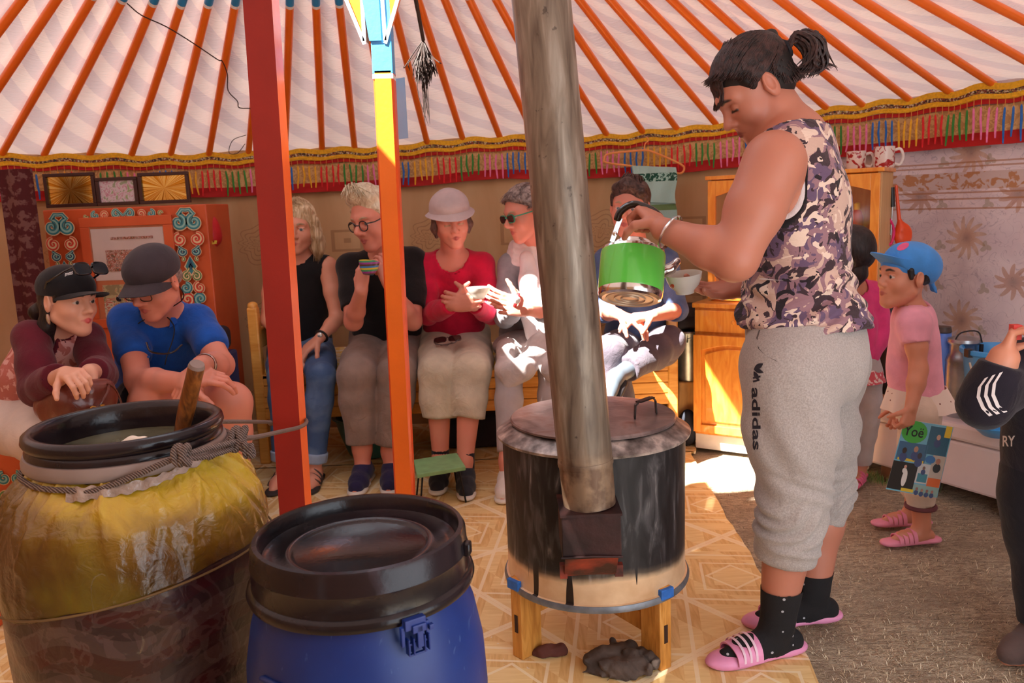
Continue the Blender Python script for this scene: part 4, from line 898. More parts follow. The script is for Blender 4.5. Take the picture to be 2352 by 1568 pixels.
# frames on the cabinet
STAR = NT('gold_star', .22); STAR.set(Metallic=.9); x,y,z = STAR.xyz(); a = STAR.math('ARCTAN2', z, x); STAR.col(STAR.ramp(STAR.noise(3, STAR.vec(STAR.math('MULTIPLY',STAR.math('COSINE',a),4.),STAR.math('MULTIPLY',STAR.math('SINE',a),4.)),3),[(.3,(120,70,10)),(.45,(214,150,40)),(.52,(255,236,150)),(.58,(190,120,20)),(.7,(240,190,80))]))
FRM = mat('frame_dark',(58,24,18),.4,var=.1)
for i,(x0p,x1p,ytop,lab,m_) in enumerate(((108,216,398,'dark framed gold starburst mirror at the left end of the cabinet top',STAR.m),(226,314,408,'framed pale flower photo between the two gold starburst mirrors',photo('flower_photo',[(0,(150,160,130)),(.4,(206,190,196)),(.52,(190,130,150)),(.56,(206,196,200)),(.62,(150,166,120))],30)),(324,432,396,'dark framed gold starburst mirror above the cabinet door corner',STAR.m))):
    pa, pb = at(x0p,472,4.0), at(x1p,ytop,4.0); cx, cz = (pa[0]+pb[0])/2, CZ+.008+(pb[2]-CZ)/2; w_, h_ = pb[0]-pa[0], pb[2]-CZ-.004
    T2 = Thing('picture_frame', (cx,4.0,cz), lab, 'picture frame', 'frames on the cabinet')
    b = MB(); fw = .016
    for (xx,zz,sx,sz) in ((cx,cz+h_/2-fw/2,w_,fw),(cx,cz-h_/2+fw/2,w_,fw),(cx-w_/2+fw/2,cz,fw,h_-2*fw),(cx+w_/2-fw/2,cz,fw,h_-2*fw)): b.box((xx,4.0,zz),(sx,.02,sz))
    b.box((cx,4.008,cz),(w_-.01,.004,h_-.01)); T2.part(b,'frame',FRM,smooth=False,bev=.002)
    b = MB(); b.box((cx,4.002,cz),(w_-2*fw,.004,h_-2*fw)); ob = b.build('picture',m_,T2.e,smooth=False)
    for v in ob.data.vertices: v.co -= Vector(T2.o)
# red embroidered round hat behind the cabinet
S = Sdf(); c_ = at(478,528,4.06); S.ell(c_,(.055,.05,.085),k=.02); S.ell(c_+V(.01,0,-.04),(.05,.05,.05),k=.03)
T = Thing('red_cushion', c_, 'red embroidered cloth bundle showing behind the right edge of the orange cabinet', 'cushion'); T.sdf(S,'cloth',mat('red_silk',(184,24,34),.45,var=.2,bump=.5),h=.008,disp=wr(.006,60,60,60,2))
b = MB(); 
for k in range(5): b.box(at(484+rg.uniform(-9,12),552+rg.uniform(-10,8),4.0),(.012,.004,.008))
T.part(b,'embroidery',mat('embroid',(206,180,60),.6))
# dark red patterned hanging at the left edge
b = MB(); q = NT('rug_red',.9); q.col(q.mix(q.ramp(q.noise(30,None,3),[(.5,(0,0,0)),(.56,(255,255,255))]),(74,18,22),(110,74,70)))
b.sheet(lambda u,v: at(-60+82*u,0,3.75)*V(1,0,0)+V(0,3.75+.01*sin(9*u),.68+.78*v), 14, 20, .01); solo(b.build('hanging_rug', q.m), 'dark red patterned rug hanging at the left edge of the tent', 'rug')
# painted low chest at the left, woman sits on it
T = Thing('painted_chest', (-2.3,3.35,0), 'low orange painted chest with teal scrolls under the woman in the black cap', 'chest')
b = MB(); b.box((-2.32,3.42,.21),(.92,.44,.40)); T.part(b,'body',CAB.m,smooth=False,bev=.006)
b = MB(); b.box((-2.32,3.41,.417),(.96,.48,.022)); T.part(b,'top',CAB.m,smooth=False,bev=.004)
b = MB()
for xx in (-2.18,-2.03,-2.33):
    for s in (-1,1): spiral(b,(xx+s*.026,.22),.024,1.2,pi/2,-s,1,y=3.2,w=.008); spiral(b,(xx+s*.026,.14),.024,1.2,-pi/2,s,3 if s<0 else 2,y=3.2,w=.008)
T.part(b,'painted_ornament',oc,smooth=False)
b = MB(); p = gnd(8,1440); b.box((p[0]-.22,p[1]+.1,.06),(.42,.30,.12)); solo(b.build('orange_footstool', CAB.m, smooth=False, bev=.006), 'low orange painted footstool cut by the left edge beside the yellow barrel', 'footstool')
# second man sits on a low stool (mostly hidden)
b = MB(); b.box((-1.66,3.42,.18),(.42,.36,.36)); solo(b.build('sitting_box', CAB.m, smooth=False, bev=.006), 'orange painted box seat under the man in the blue polo shirt', 'box')
b = MB(); b.box((-1.42,3.72,.30),(.24,.30,.60)); solo(b.build('blue_container', mat('blue_box',(12,48,104),.5), bev=.012), 'dark blue container standing between the cabinet and the bench', 'container')
S = Sdf(); S.box((-1.43,3.74,.66),(.11,.13,.055),.03); solo(S.mesh('folded_clothes', mat('dark_maroon',(40,22,28),.9), h=.01, disp=wr(.008,40,40,40,1)), 'dark folded clothes lying on the dark blue container', 'clothes')
# --- pine cupboard at the right ---
C0 = V(.885,3.95,0); cu = nrm(V(.65,-.42,0)); cn = V(-cu[1]*-1,0,0); cn = V(cu[1],-cu[0],0)   # cn points out of the front
def cf(u,out,z): return C0+cu*u+cn*out+V(0,0,z)
AX = (cu,-cn,V(0,0,1)); LW = .80
T = Thing('pine_cupboard', cf(LW/2,-.2,0), 'varnished pine kitchen cupboard with glazed top doors behind the standing woman', 'cupboard')
def bb(name, u0,u1,o0,o1,z0,z1, m=PINED.m, parent=None, bev=.003):
    b = MB(); b.box(cf((u0+u1)/2,(o0+o1)/2,(z0+z1)/2),(u1-u0,abs(o1-o0),z1-z0),AX); return T.part(b,name,m,parent,smooth=False,bev=bev)
bb('plinth',0,LW,-.38,-.005,0,.075,mat('plinth_white',(226,216,206),.6))
bb('lower_body',0,LW,-.40,0,.075,.70); bb('counter',-.01,LW+.01,-.41,.012,.70,.722)
def arched(u0,u1,z0,z1,name,glass=False):
    d = bb(name,u0+.004,u1-.004,0,.018,z0+.004,z1-.004) if not glass else None
    fw = .042; n=15; mid = (u0+u1)/2; hw = (u1-u0)/2-fw
    def ztop(t): return z1-fw-.012-.018*(.5-.5*cos(2*pi*t))*-1-.022 if 0 else z1-fw-.035+.03*sin(pi*t)**1.0
    b = MB(); out = 0 if glass else .018
    for (a0_,a1_,c0_,c1_) in ((u0+.004,u0+fw,z0+.004,z1-.004),(u1-fw,u1-.004,z0+.004,z1-.004),(u0+fw,u1-fw,z0+.004,z0+fw)): b.box(cf((a0_+a1_)/2,out+.008,(c0_+c1_)/2),(a1_-a0_,.016,c1_-c0_),AX)
    o_ = [(mid+hw*(2*i/n-1), ztop(i/n)) for i in range(n+1)]+[(u1-fw,z1-.004),(u0+fw,z1-.004)]
    b.prism(o_, cf(0,out,0), cu, V(0,0,1), cn, .016)
    if glass:
        d = T.part(b,name,PINED.m,smooth=False,bev=.002)
        return d
    T.part(b,'door_frame',PINED.m,d,smooth=False,bev=.002)
    if 1:
        b = MB(); o_ = [(mid+(hw-.018)*(2*i/n-1), ztop(i/n)-.018) for i in range(n+1)]+[(u1-fw-.018,z0+fw+.018),(u0+fw+.018,z0+fw+.018)]; b.prism(o_, cf(0,.018,0), cu, V(0,0,1), cn, .010); T.part(b,'raised_panel',PINED.m,d,smooth=False,bev=.004)
    return d
for k in range(2):
    u0, u1 = LW*k/2, LW*(k+1)/2
    d = arched(u0,u1,.09,.575,'door'); dr = bb('drawer',u0+.006,u1-.006,0,.018,.585,.69)
    b = MB(); b.lathe([(0,0),(.006,0),(.006,.012),(.011,.018),(.008,.024),(0,.026)],cf((u0+u1)/2,.018,.64),14,R=np.array([cu,V(0,0,1),cn])*1.); T.part(b,'knob',PINED.m,dr)
    b = MB(); b.lathe([(0,0),(.006,0),(.006,.012),(.011,.018),(.008,.024),(0,.026)],cf(u1-.03 if k==0 else u0+.03,.034,.36),14,R=np.array([cu,V(0,0,1),cn])*1.); T.part(b,'knob',PINED.m,d)
# upper part: open box with two glazed doors
UB = -.10; u0, u1 = .03, .80
for nm,a in (('side_panel',(u0,u0+.018,-.40,UB,.722,1.30)),('side_panel',(u1-.018,u1,-.40,UB,.722,1.30)),('upper_top',(u0-.01,u1+.01,-.41,UB+.012,1.30,1.318)),('upper_back',(u0,u1,-.405,-.395,.722,1.30)),('shelf',(u0+.018,u1-.018,-.39,UB-.03,1.0,1.014))): bb(nm,*a, m=PINED.m if nm!='side_panel' else mat('side_pale',(214,176,120),.5,var=.1,stretch=(4,4,.6)))
_cf = cf
def cf(u,out,z): return _cf(u,out+UB,z)
for k in range(2):
    a0, a1 = u0+(u1-u0)*k/2, u0+(u1-u0)*(k+1)/2
    d = arched(a0,a1,.73,1.298,'glazed_door',True)
    b = MB(); b.box(cf((a0+a1)/2,.004,1.0),(a1-a0-.08,.003,.5),AX); T.part(b,'glass_pane',gls,d)
cf = _cf
def cupthing(name,u,o,z,prof,m,lab,cat,extra=None,n=32):
    T2 = Thing(name, cf(u,o,z), lab, cat); b = MB(); b.lathe(prof, cf(u,o,z), n, cap=False); bd = T2.part(b,'body',m,auto=50)
    if extra: extra(T2, bd)
    return T2
mugm = NT('mug_print', .3); mugm.col(mugm.mix(mugm.ramp(mugm.noise(34,None,3,1.),[(.54,(0,0,0)),(.57,(255,255,255))]),(230,222,214),(168,34,34)))
def mug(px,py,D,lab,r=.04,h=.085,ang=-20):
    p = at(px,py,D); T2 = Thing('mug', p, lab, 'mug'); z0 = 1.3185; p = V(p[0],p[1],z0)
    b = MB(); b.lathe([(0,0),(r*.9,0),(r,.01),(r,h),(r-.004,h),(r-.005,.008),(0,.006)], p, 32, cap=False); bd = T2.part(b,'body',mugm.m,auto=50)
    d = V(cos(R_(ang)),sin(R_(ang)),0); b = MB(); b.tube(spl([p+d*r*.95+V(0,0,h*.82),p+d*(r+.022)+V(0,0,h*.85),p+d*(r+.034)+V(0,0,h*.5),p+d*(r+.022)+V(0,0,h*.15),p+d*r*.95+V(0,0,h*.2)],5),.0065,10); T2.part(b,'handle',mat('mug_white',(232,226,218),.3))
mug(2030,385,3.86,'white mug with a red print standing on the right corner of the pine cupboard',.045,.098)
mug(1966,385,3.93,'second printed mug behind, half hidden by the standing woman',.042,.085)
b = MB(); pb = cf(.66,-.22,1.0145)
T2 = Thing('sauce_bottle', pb, 'red sauce bottle with a yellow cap behind the cupboard glass', 'bottle'); pb = V(*at(1972,560,3.98)); pb[2] = 1.0145 if 0 else pb[2]
T2.o = np.array(cf(.685,-.2,1.0145)); T2.e.location = T2.o; pb = T2.o
b.lathe([(0,0),(.026,0),(.028,.01),(.028,.09),(.02,.115),(.012,.125),(0,.125)],pb,24); T2.part(b,'body',mat('ketchup',(196,20,20),.3))
b = MB(); b.lathe([(.0125,.122),(.013,.15),(.008,.155),(0,.156)],pb,20); T2.part(b,'cap',mat('capyellow',(236,190,30),.4))
b = MB(); b.lathe([(0,0),(.05,0),(.09,.03),(.10,.05),(.098,.05),(.088,.034),(.05,.005),(0,.004)],cf(.60,-.25,1.0145),32,cap=False); solo(b.build('white_dish', mat('dish',(226,222,218),.25), auto=50),'white dish on the cupboard shelf behind the glass','dish')
# utensils on the side of the cupboard
def hang(name,lab,cat,pts,parts):
    T2 = Thing(name, pts, lab, cat)
    for nm,b,m in parts: T2.part(b,nm,m)
sd_ = lambda px,py,D=3.82: at(px,py,D)
pk = mat('pink_plastic',(232,30,120),.35); og = mat('orange_plastic',(250,88,36),.35); bk = mat('black_plastic',(30,28,28),.4); stl = mat('steel',(190,190,190),.25,metal=1.,var=.05)
b1 = MB(); b1.tube([sd_(2029,425),sd_(2031,500)],.0075,10); b2 = MB(); b2.tube(spl([sd_(2031,500),sd_(2025,525),sd_(2030,552),sd_(2046,560),sd_(2053,530),sd_(2044,505),sd_(2031,500)],5),.0065,8)
hang('scissors','pink handled scissors hanging on the cupboard side',"scissors",sd_(2030,440),[('blade_pair',b1,pk),('handle_loop',b2,pk)])
b1 = MB(); b1.tube([sd_(2049,430),sd_(2050,475)],.011,10); b2 = MB(); b2.tube([sd_(2050,475),sd_(2046,540)],.004,8)
hang('kitchen_knife','black handled steel knife hanging between the pink scissors and orange ladle','knife',sd_(2049,440),[('handle',b1,bk),('blade',b2,stl)])
b1 = MB(); b1.tube([sd_(2058,425,3.84),sd_(2066,512,3.84)],[.006,.009],10); S = Sdf(); S.ell(sd_(2074,540,3.84),(.042,.02,.055),k=.01); S.cap(sd_(2066,505,3.84),sd_(2070,525,3.84),.01,.02,k=.02); S.ell(sd_(2074,543,3.80),(.030,.02,.042),k=.004,op=-1)
T2 = Thing('ladle', sd_(2066,500,3.84), 'orange plastic ladle hanging on the cupboard side', 'ladle'); T2.part(b1,'handle',og); T2.sdf(S,'bowl',og,h=.004)
# --- hanger and towel ---
HP = mat('hanger_orange',(250,160,90),.4); hy = 4.42
T = Thing('clothes_hanger', at(1480,370,hy), 'orange plastic clothes hanger hooked below the tasselled valance', 'hanger')
b = MB(); b.tube(spl([at(1474,345,hy),at(1400,353,hy),at(1388,366,hy),at(1395,374,hy),at(1455,382,hy),at(1545,396,hy),at(1563,398,hy),at(1571,390,hy),at(1565,378,hy),at(1520,357,hy),at(1490,346,hy),at(1474,345,hy)],6),.0055,10); b.tube(spl([at(1480,345,hy),at(1482,330,hy),at(1490,322,hy),at(1484,314,hy)],4),.003,8); T.part(b,'frame',HP)
q = NT('towel_mint', .95); x,y,z = q.xyz(); tz = [at(1500,p,hy)[2] for p in (398,417,470,478,480)]
bnd = q.math('MULTIPLY',q.math('LESS_THAN',z,tz[0]),q.math('GREATER_THAN',z,tz[1])); pt = q.ramp(q.noise(60,None,2,1.),[(.48,(24,84,64)),(.52,(170,214,200))],'CONSTANT'); c = q.mix(q.math('MULTIPLY',bnd,1.),(176,214,204),pt); l2 = q.math('MULTIPLY',q.math('LESS_THAN',z,tz[2]),q.math('GREATER_THAN',z,tz[3]-.012)); c = q.mix(l2,c,(120,150,96)); q.col(c); q.bump(q.noise(300),.5); q.set(Sheen_Weight=.3)
def tw(u,v,o=0): 
    p = at(1452+100*u+ (3*sin(9*v)), 380+125*v+4*u, hy-.02-o); return p+V(0,.006*sin(14*u+3*v),0)
b = MB(); b.sheet(lambda u,v: tw(u,v), 20, 24, .008); T = Thing('hand_towel', at(1500,380,hy), 'mint green hand towel with a dark green band hanging on the orange hanger', 'towel'); T.part(b,'cloth',q.m)
b = MB(); b.sheet(lambda u,v: tw(u*1.01,v*.66,.016), 20, 20, .010); T.part(b,'folded_layer',q.m)
# --- roof cord and horsehair ---
b = MB(); ck = mat('cord_brown',(58,40,34),.9)
b.tube(spl([at(292,8,3.55),at(325,35,3.62),at(383,62,3.68),at(445,100,3.8),at(500,137,3.95),at(510,140,3.98),at(522,170,4.05),at(524,208,4.15),at(545,232,4.2),at(549,247,4.24),at(575,249,4.26)],5),.0026,6)
b.tube(spl([at(565,310,4.44),at(535,322,4.46),at(526,350,4.5),at(545,352,4.5),at(563,330,4.47)],6),.0018,6)
solo(b.build('string_line', ck), 'thin dark cord strung across the roof poles left of the red post', 'cord')
T = Thing('horsehair_tuft', at(972,95,3.3), 'brown horsehair tuft hanging from the roof on a braided rope', 'tuft')
b = MB(); b.tube([at(945,-60,3.05),at(955,0,3.12),at(972,92,3.3)],.0075,8); T.part(b,'braided_rope',mat('tuft_rope',(70,52,44),.9,bump=1.,bscale=200))
HB = mat('horsehair',(48,32,26),.7,var=.4,scale=90); b = MB(); rg = np.random.RandomState(3)
for k in range(120):
    x1 = 975+rg.normal(0,13); yb = 190-abs(x1-975)*.6+rg.uniform(-28,12); 
    b.tube(spl([at(972,92,3.3),at(972+(x1-972)*.5,122+rg.uniform(-6,10),3.3+rg.normal(0,.012)),at(x1,150+rg.uniform(-8,8),3.3+rg.normal(0,.03)),at(x1+rg.normal(0,5),yb,3.3+rg.normal(0,.03))],3),[.0022]*9+[.0006],4)
for k in range(14):
    b.tube(spl([at(975,110,3.3),at(972+rg.normal(0,6),200,3.3),at(980+rg.normal(0,8),240+rg.uniform(0,50),3.3)],4),[.0014]*8+[.0004],4)
o = T.part(b,'hair',HB); o['kind'] = 'stuff'
# --- freezer box, cans, thermos, bucket ---
FL, FRr = V(1.53,3.46,0), V(1.80,2.96,0); fu = nrm(FRr-FL); fo = V(fu[1],-fu[0],0); fo = fo if fo[0] < 0 else -fo
def ff(u,o,z): return FL+fu*u+fo*o+V(0,0,z)
AF_ = (fu,-fo,V(0,0,1)); WF = mat('freezer_white',(226,208,204),.5,var=.06,scale=4,bump=.1)
T = Thing('white_freezer', ff(.5,-.25,0), 'low white freezer box raised on blocks along the right wall', 'freezer')
b = MB(); b.box(ff(.56,-.23,.15),(1.12,.46,.19),AF_); T.part(b,'body',WF,smooth=False,bev=.012)
b = MB(); b.box(ff(.56,-.23,.283),(1.14,.48,.07),AF_); T.part(b,'lid',WF,smooth=False,bev=.015)
b = MB(); b.tube(spl([ff(.0,.0,.16),ff(-.02,.02,.12),ff(-.01,.01,.07),ff(.01,.0,.05)],4),.004,8); T.part(b,'cable',mat('cable_grey',(190,186,180),.6))
for i,(u,o_) in enumerate(((.10,-.05),(.63,-.05),(.1,-.4),(.9,-.4))):
    b = MB(); b.box(ff(u,o_,.02),(.09,.08,.075),AF_); solo(b.build('support_block', mat('block_wood',(128,86,54),.8,var=.2), bev=.004), ['short stone block under the left end of the white freezer','brown wooden block under the front of the white freezer','block under the rear left corner of the white freezer','block under the rear right corner of the white freezer'][i], 'block')
AL = NT('aluminium', .34); AL.set(Metallic=.85); AL.col(AL.ramp(AL.noise(12,None,4),[(.3,(128,132,136)),(.7,(186,190,194))])); AL.bump(AL.noise(30),.2)
pc = at(2206,935,3.22); pc[2] = .318
T = Thing('milk_can', pc, 'tall dented aluminium milk can standing on the white freezer', 'can')
b = MB(); b.lathe([(0,0),(.058,0),(.062,.01),(.062,.20),(.060,.215),(.063,.225),(.056,.245),(.050,.255),(.050,.29),(.054,.298),(.054,.30)],pc,40); T.part(b,'body',AL.m,auto=60)
b = MB(); b.lathe([(.056,.292),(.060,.30),(.058,.312),(.03,.322),(0,.324)],pc,40); T.part(b,'lid',AL.m)
b = MB(); b.box(pc+V(.045,-.045,.27),(.012,.01,.05)); b.tube(spl([pc+V(-.05,-.02,.30),pc+V(-.03,-.03,.34),pc+V(.03,-.04,.345),pc+V(.05,-.04,.30)],4),.003,8); T.part(b,'handle',mat('can_handle',(50,46,46),.5,metal=.5))
pt_ = at(2160,880,3.3); pt_[2] = .318; TB = mat('thermos_blue',(86,128,214),.35,var=.06)
T = Thing('thermos_jug', pt_, 'periwinkle blue thermos jug with a big handle beside the milk can', 'jug')
b = MB(); b.lathe([(0,0),(.06,0),(.062,.01),(.06,.24),(.05,.27),(.042,.30),(.034,.305),(.032,.325),(0,.33)],pt_,40); T.part(b,'body',TB,auto=60)
b = MB(); b.lathe([(.03,.325),(.034,.33),(.03,.35),(0,.353)],pt_,24); T.part(b,'stopper',mat('stop_dark',(70,60,56),.5))
b = MB(); hd = nrm(V(.8,-.6,0)); b.tube(spl([pt_+hd*.055+V(0,0,.25),pt_+hd*.085+V(0,0,.235),pt_+hd*.12+V(0,0,.16),pt_+hd*.11+V(0,0,.125),pt_+hd*.06+V(0,0,.11)],5),.010,10); T.part(b,'handle',TB)
pbk = at(2305,965,3.0); pbk[2] = .318; BB = mat('bucket_blue',(70,160,226),.35,var=.05)
T = Thing('blue_bucket', pbk, 'large light blue plastic bucket with a wire handle on the white freezer', 'bucket')
b = MB(); b.lathe([(0,0),(.09,0),(.095,.01),(.125,.27),(.137,.28),(.137,.295),(.128,.297),(.12,.27),(.09,.012),(0,.01)],pbk+V(.02,.08,0),48,cap=False); T.part(b,'body',BB,auto=50)
b = MB(); cb_ = pbk+V(.02,.08,0); b.tube(spl([cb_+V(-.13,-.03,.25),cb_+V(-.125,-.06,.20),cb_+V(-.08,-.11,.165),cb_+V(-.03,-.125,.20),cb_+V(-.02,-.13,.25)],5),.004,8); T.part(b,'wire_handle',mat('wire_grey',(190,180,160),.4,metal=.6))
b = MB(); b.box(cb_+V(-.13,-.02,.285),(.02,.03,.03)); T.part(b,'handle_lug',mat('lug',(40,36,40),.5))
b = MB(); pz = at(2275,955,2.93); pz[2] = .318; b.lathe([(0,0),(.05,0),(.09,.035),(.096,.04),(.09,.042),(.05,.008),(0,.006)],pz+V(.03,0,0),32,cap=False); solo(b.build('blue_dish', BB, auto=50),'shallow light blue dish on the freezer edge in front of the bucket','dish')
S = Sdf(); pb_ = at(2020,800,3.62); pb_ = pb_+V(.05,0,0); S.ell(V(pb_[0],pb_[1],.62),(.075,.09,.2),k=.05); S.ell(V(pb_[0],pb_[1]+.02,.48),(.09,.1,.17),k=.05); solo(S.mesh('black_bag', mat('bag_black',(40,40,44),.5,var=.3,bump=.4,bscale=40), h=.01, disp=wr(.01,30,30,30,7)), 'bulging black bag on the freezer behind the child in the blue cap', 'bag')
# --- things between bench and cupboard ---
px_ = at(1582,870,4.1); T = Thing('aluminium_pot', px_, 'shiny aluminium cooking pot on a wooden block between bench and cupboard', 'pot')
zb_ = px_[2]; b = MB(); b.lathe([(0,0),(.058,0),(.062,.01),(.062,.24),(.066,.245),(.064,.25),(.058,.245),(.057,.015),(0,.01)],px_,40,cap=False); T.part(b,'body',AL.m,auto=50); b = MB(); b.tube(spl([px_+V(-.02,-.062,.20),px_+V(-.02,-.085,.22),px_+V(.02,-.085,.22),px_+V(.02,-.062,.20)],4),.004,8); T.part(b,'handle',AL.m)
b = MB(); b.box((px_[0],px_[1],zb_/2),(.13,.13,zb_-.003)); solo(b.build('wood_block', mat('block_pale',(196,150,90),.7,var=.25,scale=8,stretch=(4,4,1)), bev=.006), 'pale wooden block carrying the aluminium pot', 'block')
S = Sdf(); S.box(px_+V(0,.02,.29),(.07,.07,.035),.03,k=.01); S.box(px_+V(.0,.02,.35),(.065,.06,.03),.025); solo(S.mesh('dark_cloths', mat('cloth_dark',(62,56,62),.9,var=.3), h=.008, disp=wr(.008,50,50,50,6)), 'dark grey cloths heaped on the aluminium pot', 'cloth')
S = Sdf(); p = gnd(1590,1030); S.ell(V(p[0]-.01,p[1]+.06,.09),(.05,.05,.095),k=.02); solo(S.mesh('navy_bag', mat('bag_navy',(24,28,40),.8,var=.3), h=.008, disp=wr(.006,60,60,60,8), lo=V(-9,-9,0.002)), 'small dark navy bag on the floor by the cupboard foot', 'bag')
# ================= people =================
from mathutils.bvhtree import BVHTree
def skinmats(nm, c, lip, brow=(90,70,55), iris=(60,50,45)):
    q = NT('skin_'+nm, .48); q.col(q.mix(q.ramp(q.noise(14,None,4),[(.45,(0,0,0)),(.7,(110,110,110))]), c, tuple(min(255,x*y) for x,y in zip(c,(1.02,.84,.80))))); q.bump(q.noise(180),.12,.001)
    a4 = q.n('ShaderNodeAttribute', attribute_name='feat'); sp = q.n('ShaderNodeSeparateColor', {0:a4.outputs[0]}); src = q.b.inputs['Base Color'].links[0].from_socket
    for i_, cc_ in ((0,lip),(1,brow),(2,(218,208,198))): src = q.mix(sp.outputs[i_], src, cc_)
    src = q.mix(a4.outputs['Alpha'], src, iris); q.col(src)
    q.set(Subsurface_Weight=.12); q.b.inputs['Subsurface Radius'].default_value = (.012,.005,.003); q.b.inputs['Subsurface Scale'].default_value = 1.
    return [q.m, mat('lip_'+nm, lip, .45, var=.08), mat('brow_'+nm, brow, .8, var=.2, scale=200), mat('eyewhite', (222,214,206), .25, var=0), mat('iris_'+nm, iris, .15, var=0), mat('mouth_dark',(70,30,28),.6,var=0)]
def head(S, F, closed=False, ears=True, fem=True, smile=0., nose=1., child=False, jaw=1., mouth_open=0.):
    S.fr = F
    S.ell((0,-.012,.04),(.076,.096,.082),k=.02); S.ell((0,.02,-.005),(.066,.072,.075),k=.03)
    S.ell((0,.03,-.05),(.053*jaw,.050,.062),k=.03)
    for s in (-1,1):
        S.cap((s*.052*jaw,-.002,-.055),(s*.012,.062,-.100),.020,.018,k=.03)
        S.ell((s*.040,.052,-.030),(.024,.026,.024),k=.025)
        S.cap((s*.010,.083,.026),(s*.044,.070,.026),.011,.009,k=.02)
    S.ell((0,.070,-.102),(.022,.018,.016),k=.02)
    S.cap((0,.082,.014),(0,.103*nose if nose>1 else .103,-.022),.008,.011,k=.012); S.ell((0,.107 if not child else .098,-.030),(.0125,.0125,.0105),k=.008)
    for s in (-1,1): S.ell((s*.0125,.096,-.034),(.008,.010,.0075),k=.006)
    S.ell((0,.080,-.062),(.026,.014,.024),k=.02)
    for s in (-1,1):
        S.ell((s*.032,.090,.004),(.017,.014,.0115),k=.012,op=-1)
        S.ell((s*.032,.0725,.003),(.0145,.0135,.0125),k=.003,m=0 if closed else 3)
        if not closed:
            S.ell((s*.032,.0835,.002),(.0062,.0045,.0062),k=.0005,m=4)
            S.cap((s*.021,.0835,.0095),(s*.044,.079,.0085),.0042,k=.003); S.cap((s*.022,.082,-.006),(s*.043,.078,-.006),.0034,k=.003)
        else: S.cap((s*.021,.0855,-.004),(s*.044,.081,-.0045),.0022,k=.001,m=2)
        S.cap((s*.016,.0935,.0255),(s*.030,.0915,.0300),.0030,.0030,k=.001,m=2); S.cap((s*.030,.0915,.0300),(s*.047,.079,.0255),.0030,.0016,k=.001,m=2)
        if ears:
            S.ell((s*.079,-.010,-.002),(.0105,.021,.034),A=[(cos(.35),-s*sin(.35),0),(s*sin(.35),cos(.35),0),(0,0,1)],k=.006); S.ell((s*.0905,-.008,.004),(.0095,.0125,.021),k=.002,op=-1,m=0); S.ell((s*.080,.006,-.004),(.006,.005,.008),k=.004)
    if mouth_open: S.ell((0,.095,-.0655),(.018,.010,.006*mouth_open),k=.003,op=-1,m=5)
    zz = .004*smile
    for s in (-1,1):
        S.cap((0,.0955,-.0615),(s*.021,.086,-.0645+zz),.0046,.0022,k=.002,m=1)
        S.cap((0,.0945,-.0690-.006*mouth_open),(s*.018,.086,-.0665+zz),.0052,.0022,k=.002,m=1)
    S.fr = Fr()
FL_ = (.95,1.06,1.0,.80)
def hand(S, w, d, pn, th, curl=(.4,.4,.4,.4), tcurl=.3, sz=1., spread=.06, m=0):
    d = nrm(d); pn = nrm(np.array(pn)-d*(np.array(pn)@d)); sd = np.cross(d,pn); sd = sd if sd@np.array(th) > 0 else -sd
    offs = (.029,.010,-.009,-.027); bl = (.084,.088,.085,.076)
    w = np.array(w,float)
    S.ell(w+d*.046*sz, (.034*sz,.046*sz,.0145*sz), A=(sd,d,pn), k=.02*sz)
    for i in range(4):
        b = w+d*bl[i]*sz+sd*offs[i]*sz
        S.cap(w+d*.012*sz+sd*offs[i]*.55*sz, b, .0135*sz,.0105*sz,k=.010*sz,m=m)
        a = 0.; p = b; c = curl[i] if hasattr(curl,'__len__') else curl; dd = nrm(d+sd*spread*(1.5-i))
        for j,(L_,da,r0,r1) in enumerate(((.042,.95,.0098,.0090),(.027,1.15,.0090,.0084),(.021,.7,.0084,.0070))):
            a += c*da; v = cos(a)*dd+sin(a)*pn; q = p+v*L_*FL_[i]*sz; S.cap(p,q,r0*sz,r1*sz,k=.003*sz,m=m); p = q
    p = w+d*.022*sz+sd*.024*sz; v = nrm(d*.62+sd*.72+pn*.30*(1+tcurl))
    for L_,r0,r1,dv in ((.042,.0145,.0115,0),(.030,.0108,.0100,.5),(.024,.0100,.0078,.5)):
        v = nrm(v+(pn*tcurl*1.2-sd*tcurl*.6+d*.15)*dv); q = p+v*L_*sz; S.cap(p,q,r0*sz,r1*sz,k=.006*sz,m=m); p = q
def torso(S, J, off=0., t0=0., t1=1., m=0, k=.05, wsc=1., dsc=1.):
    P, N = J['pel'], J['neck']; sA, sB_ = J['sh']; hA, hB = J['hip']; mid = J.get('mid', (P+N)/2)
    sw = np.linalg.norm(sA-sB_)/2; hw = J.get('hw', .165*J['sz']); sz = J['sz']; 
    prof = [(0.,hw,.115),(.14,hw*.98,.112),(.28,hw*.86,.104),(.42,hw*.83,.100),(.56,hw*.88,.106),(.70,sw*.90,.108),(.83,sw*.86,.092),(.93,sw*.62,.066)]
    for t,w_,d_ in prof:
        if t < t0-.01 or t > t1+.01: continue
        c = (1-t)**2*P+2*t*(1-t)*(2*mid-(P+N)/2)+t*t*N if 1 else 0
        tan = nrm(2*(1-t)*((2*mid-(P+N)/2)-P)+2*t*(N-(2*mid-(P+N)/2)))
        sx = nrm((1-t)*nrm(hB-hA)+t*nrm(sB_-sA)); fy = nrm(np.cross(tan,sx)); sx = nrm(np.cross(fy,tan))
        bd = J.get('belly',0)*math.exp(-((t-.35)/.22)**2); fwd = J['fwd']; sg = 1 if fy@fwd > 0 else -1
        S.ell(c+fwd*bd*.5, (w_*wsc+off, (d_*sz+bd*.6)*dsc+off, .085*sz+off*.4), A=(sx,fy,tan), k=k*sz, m=m)
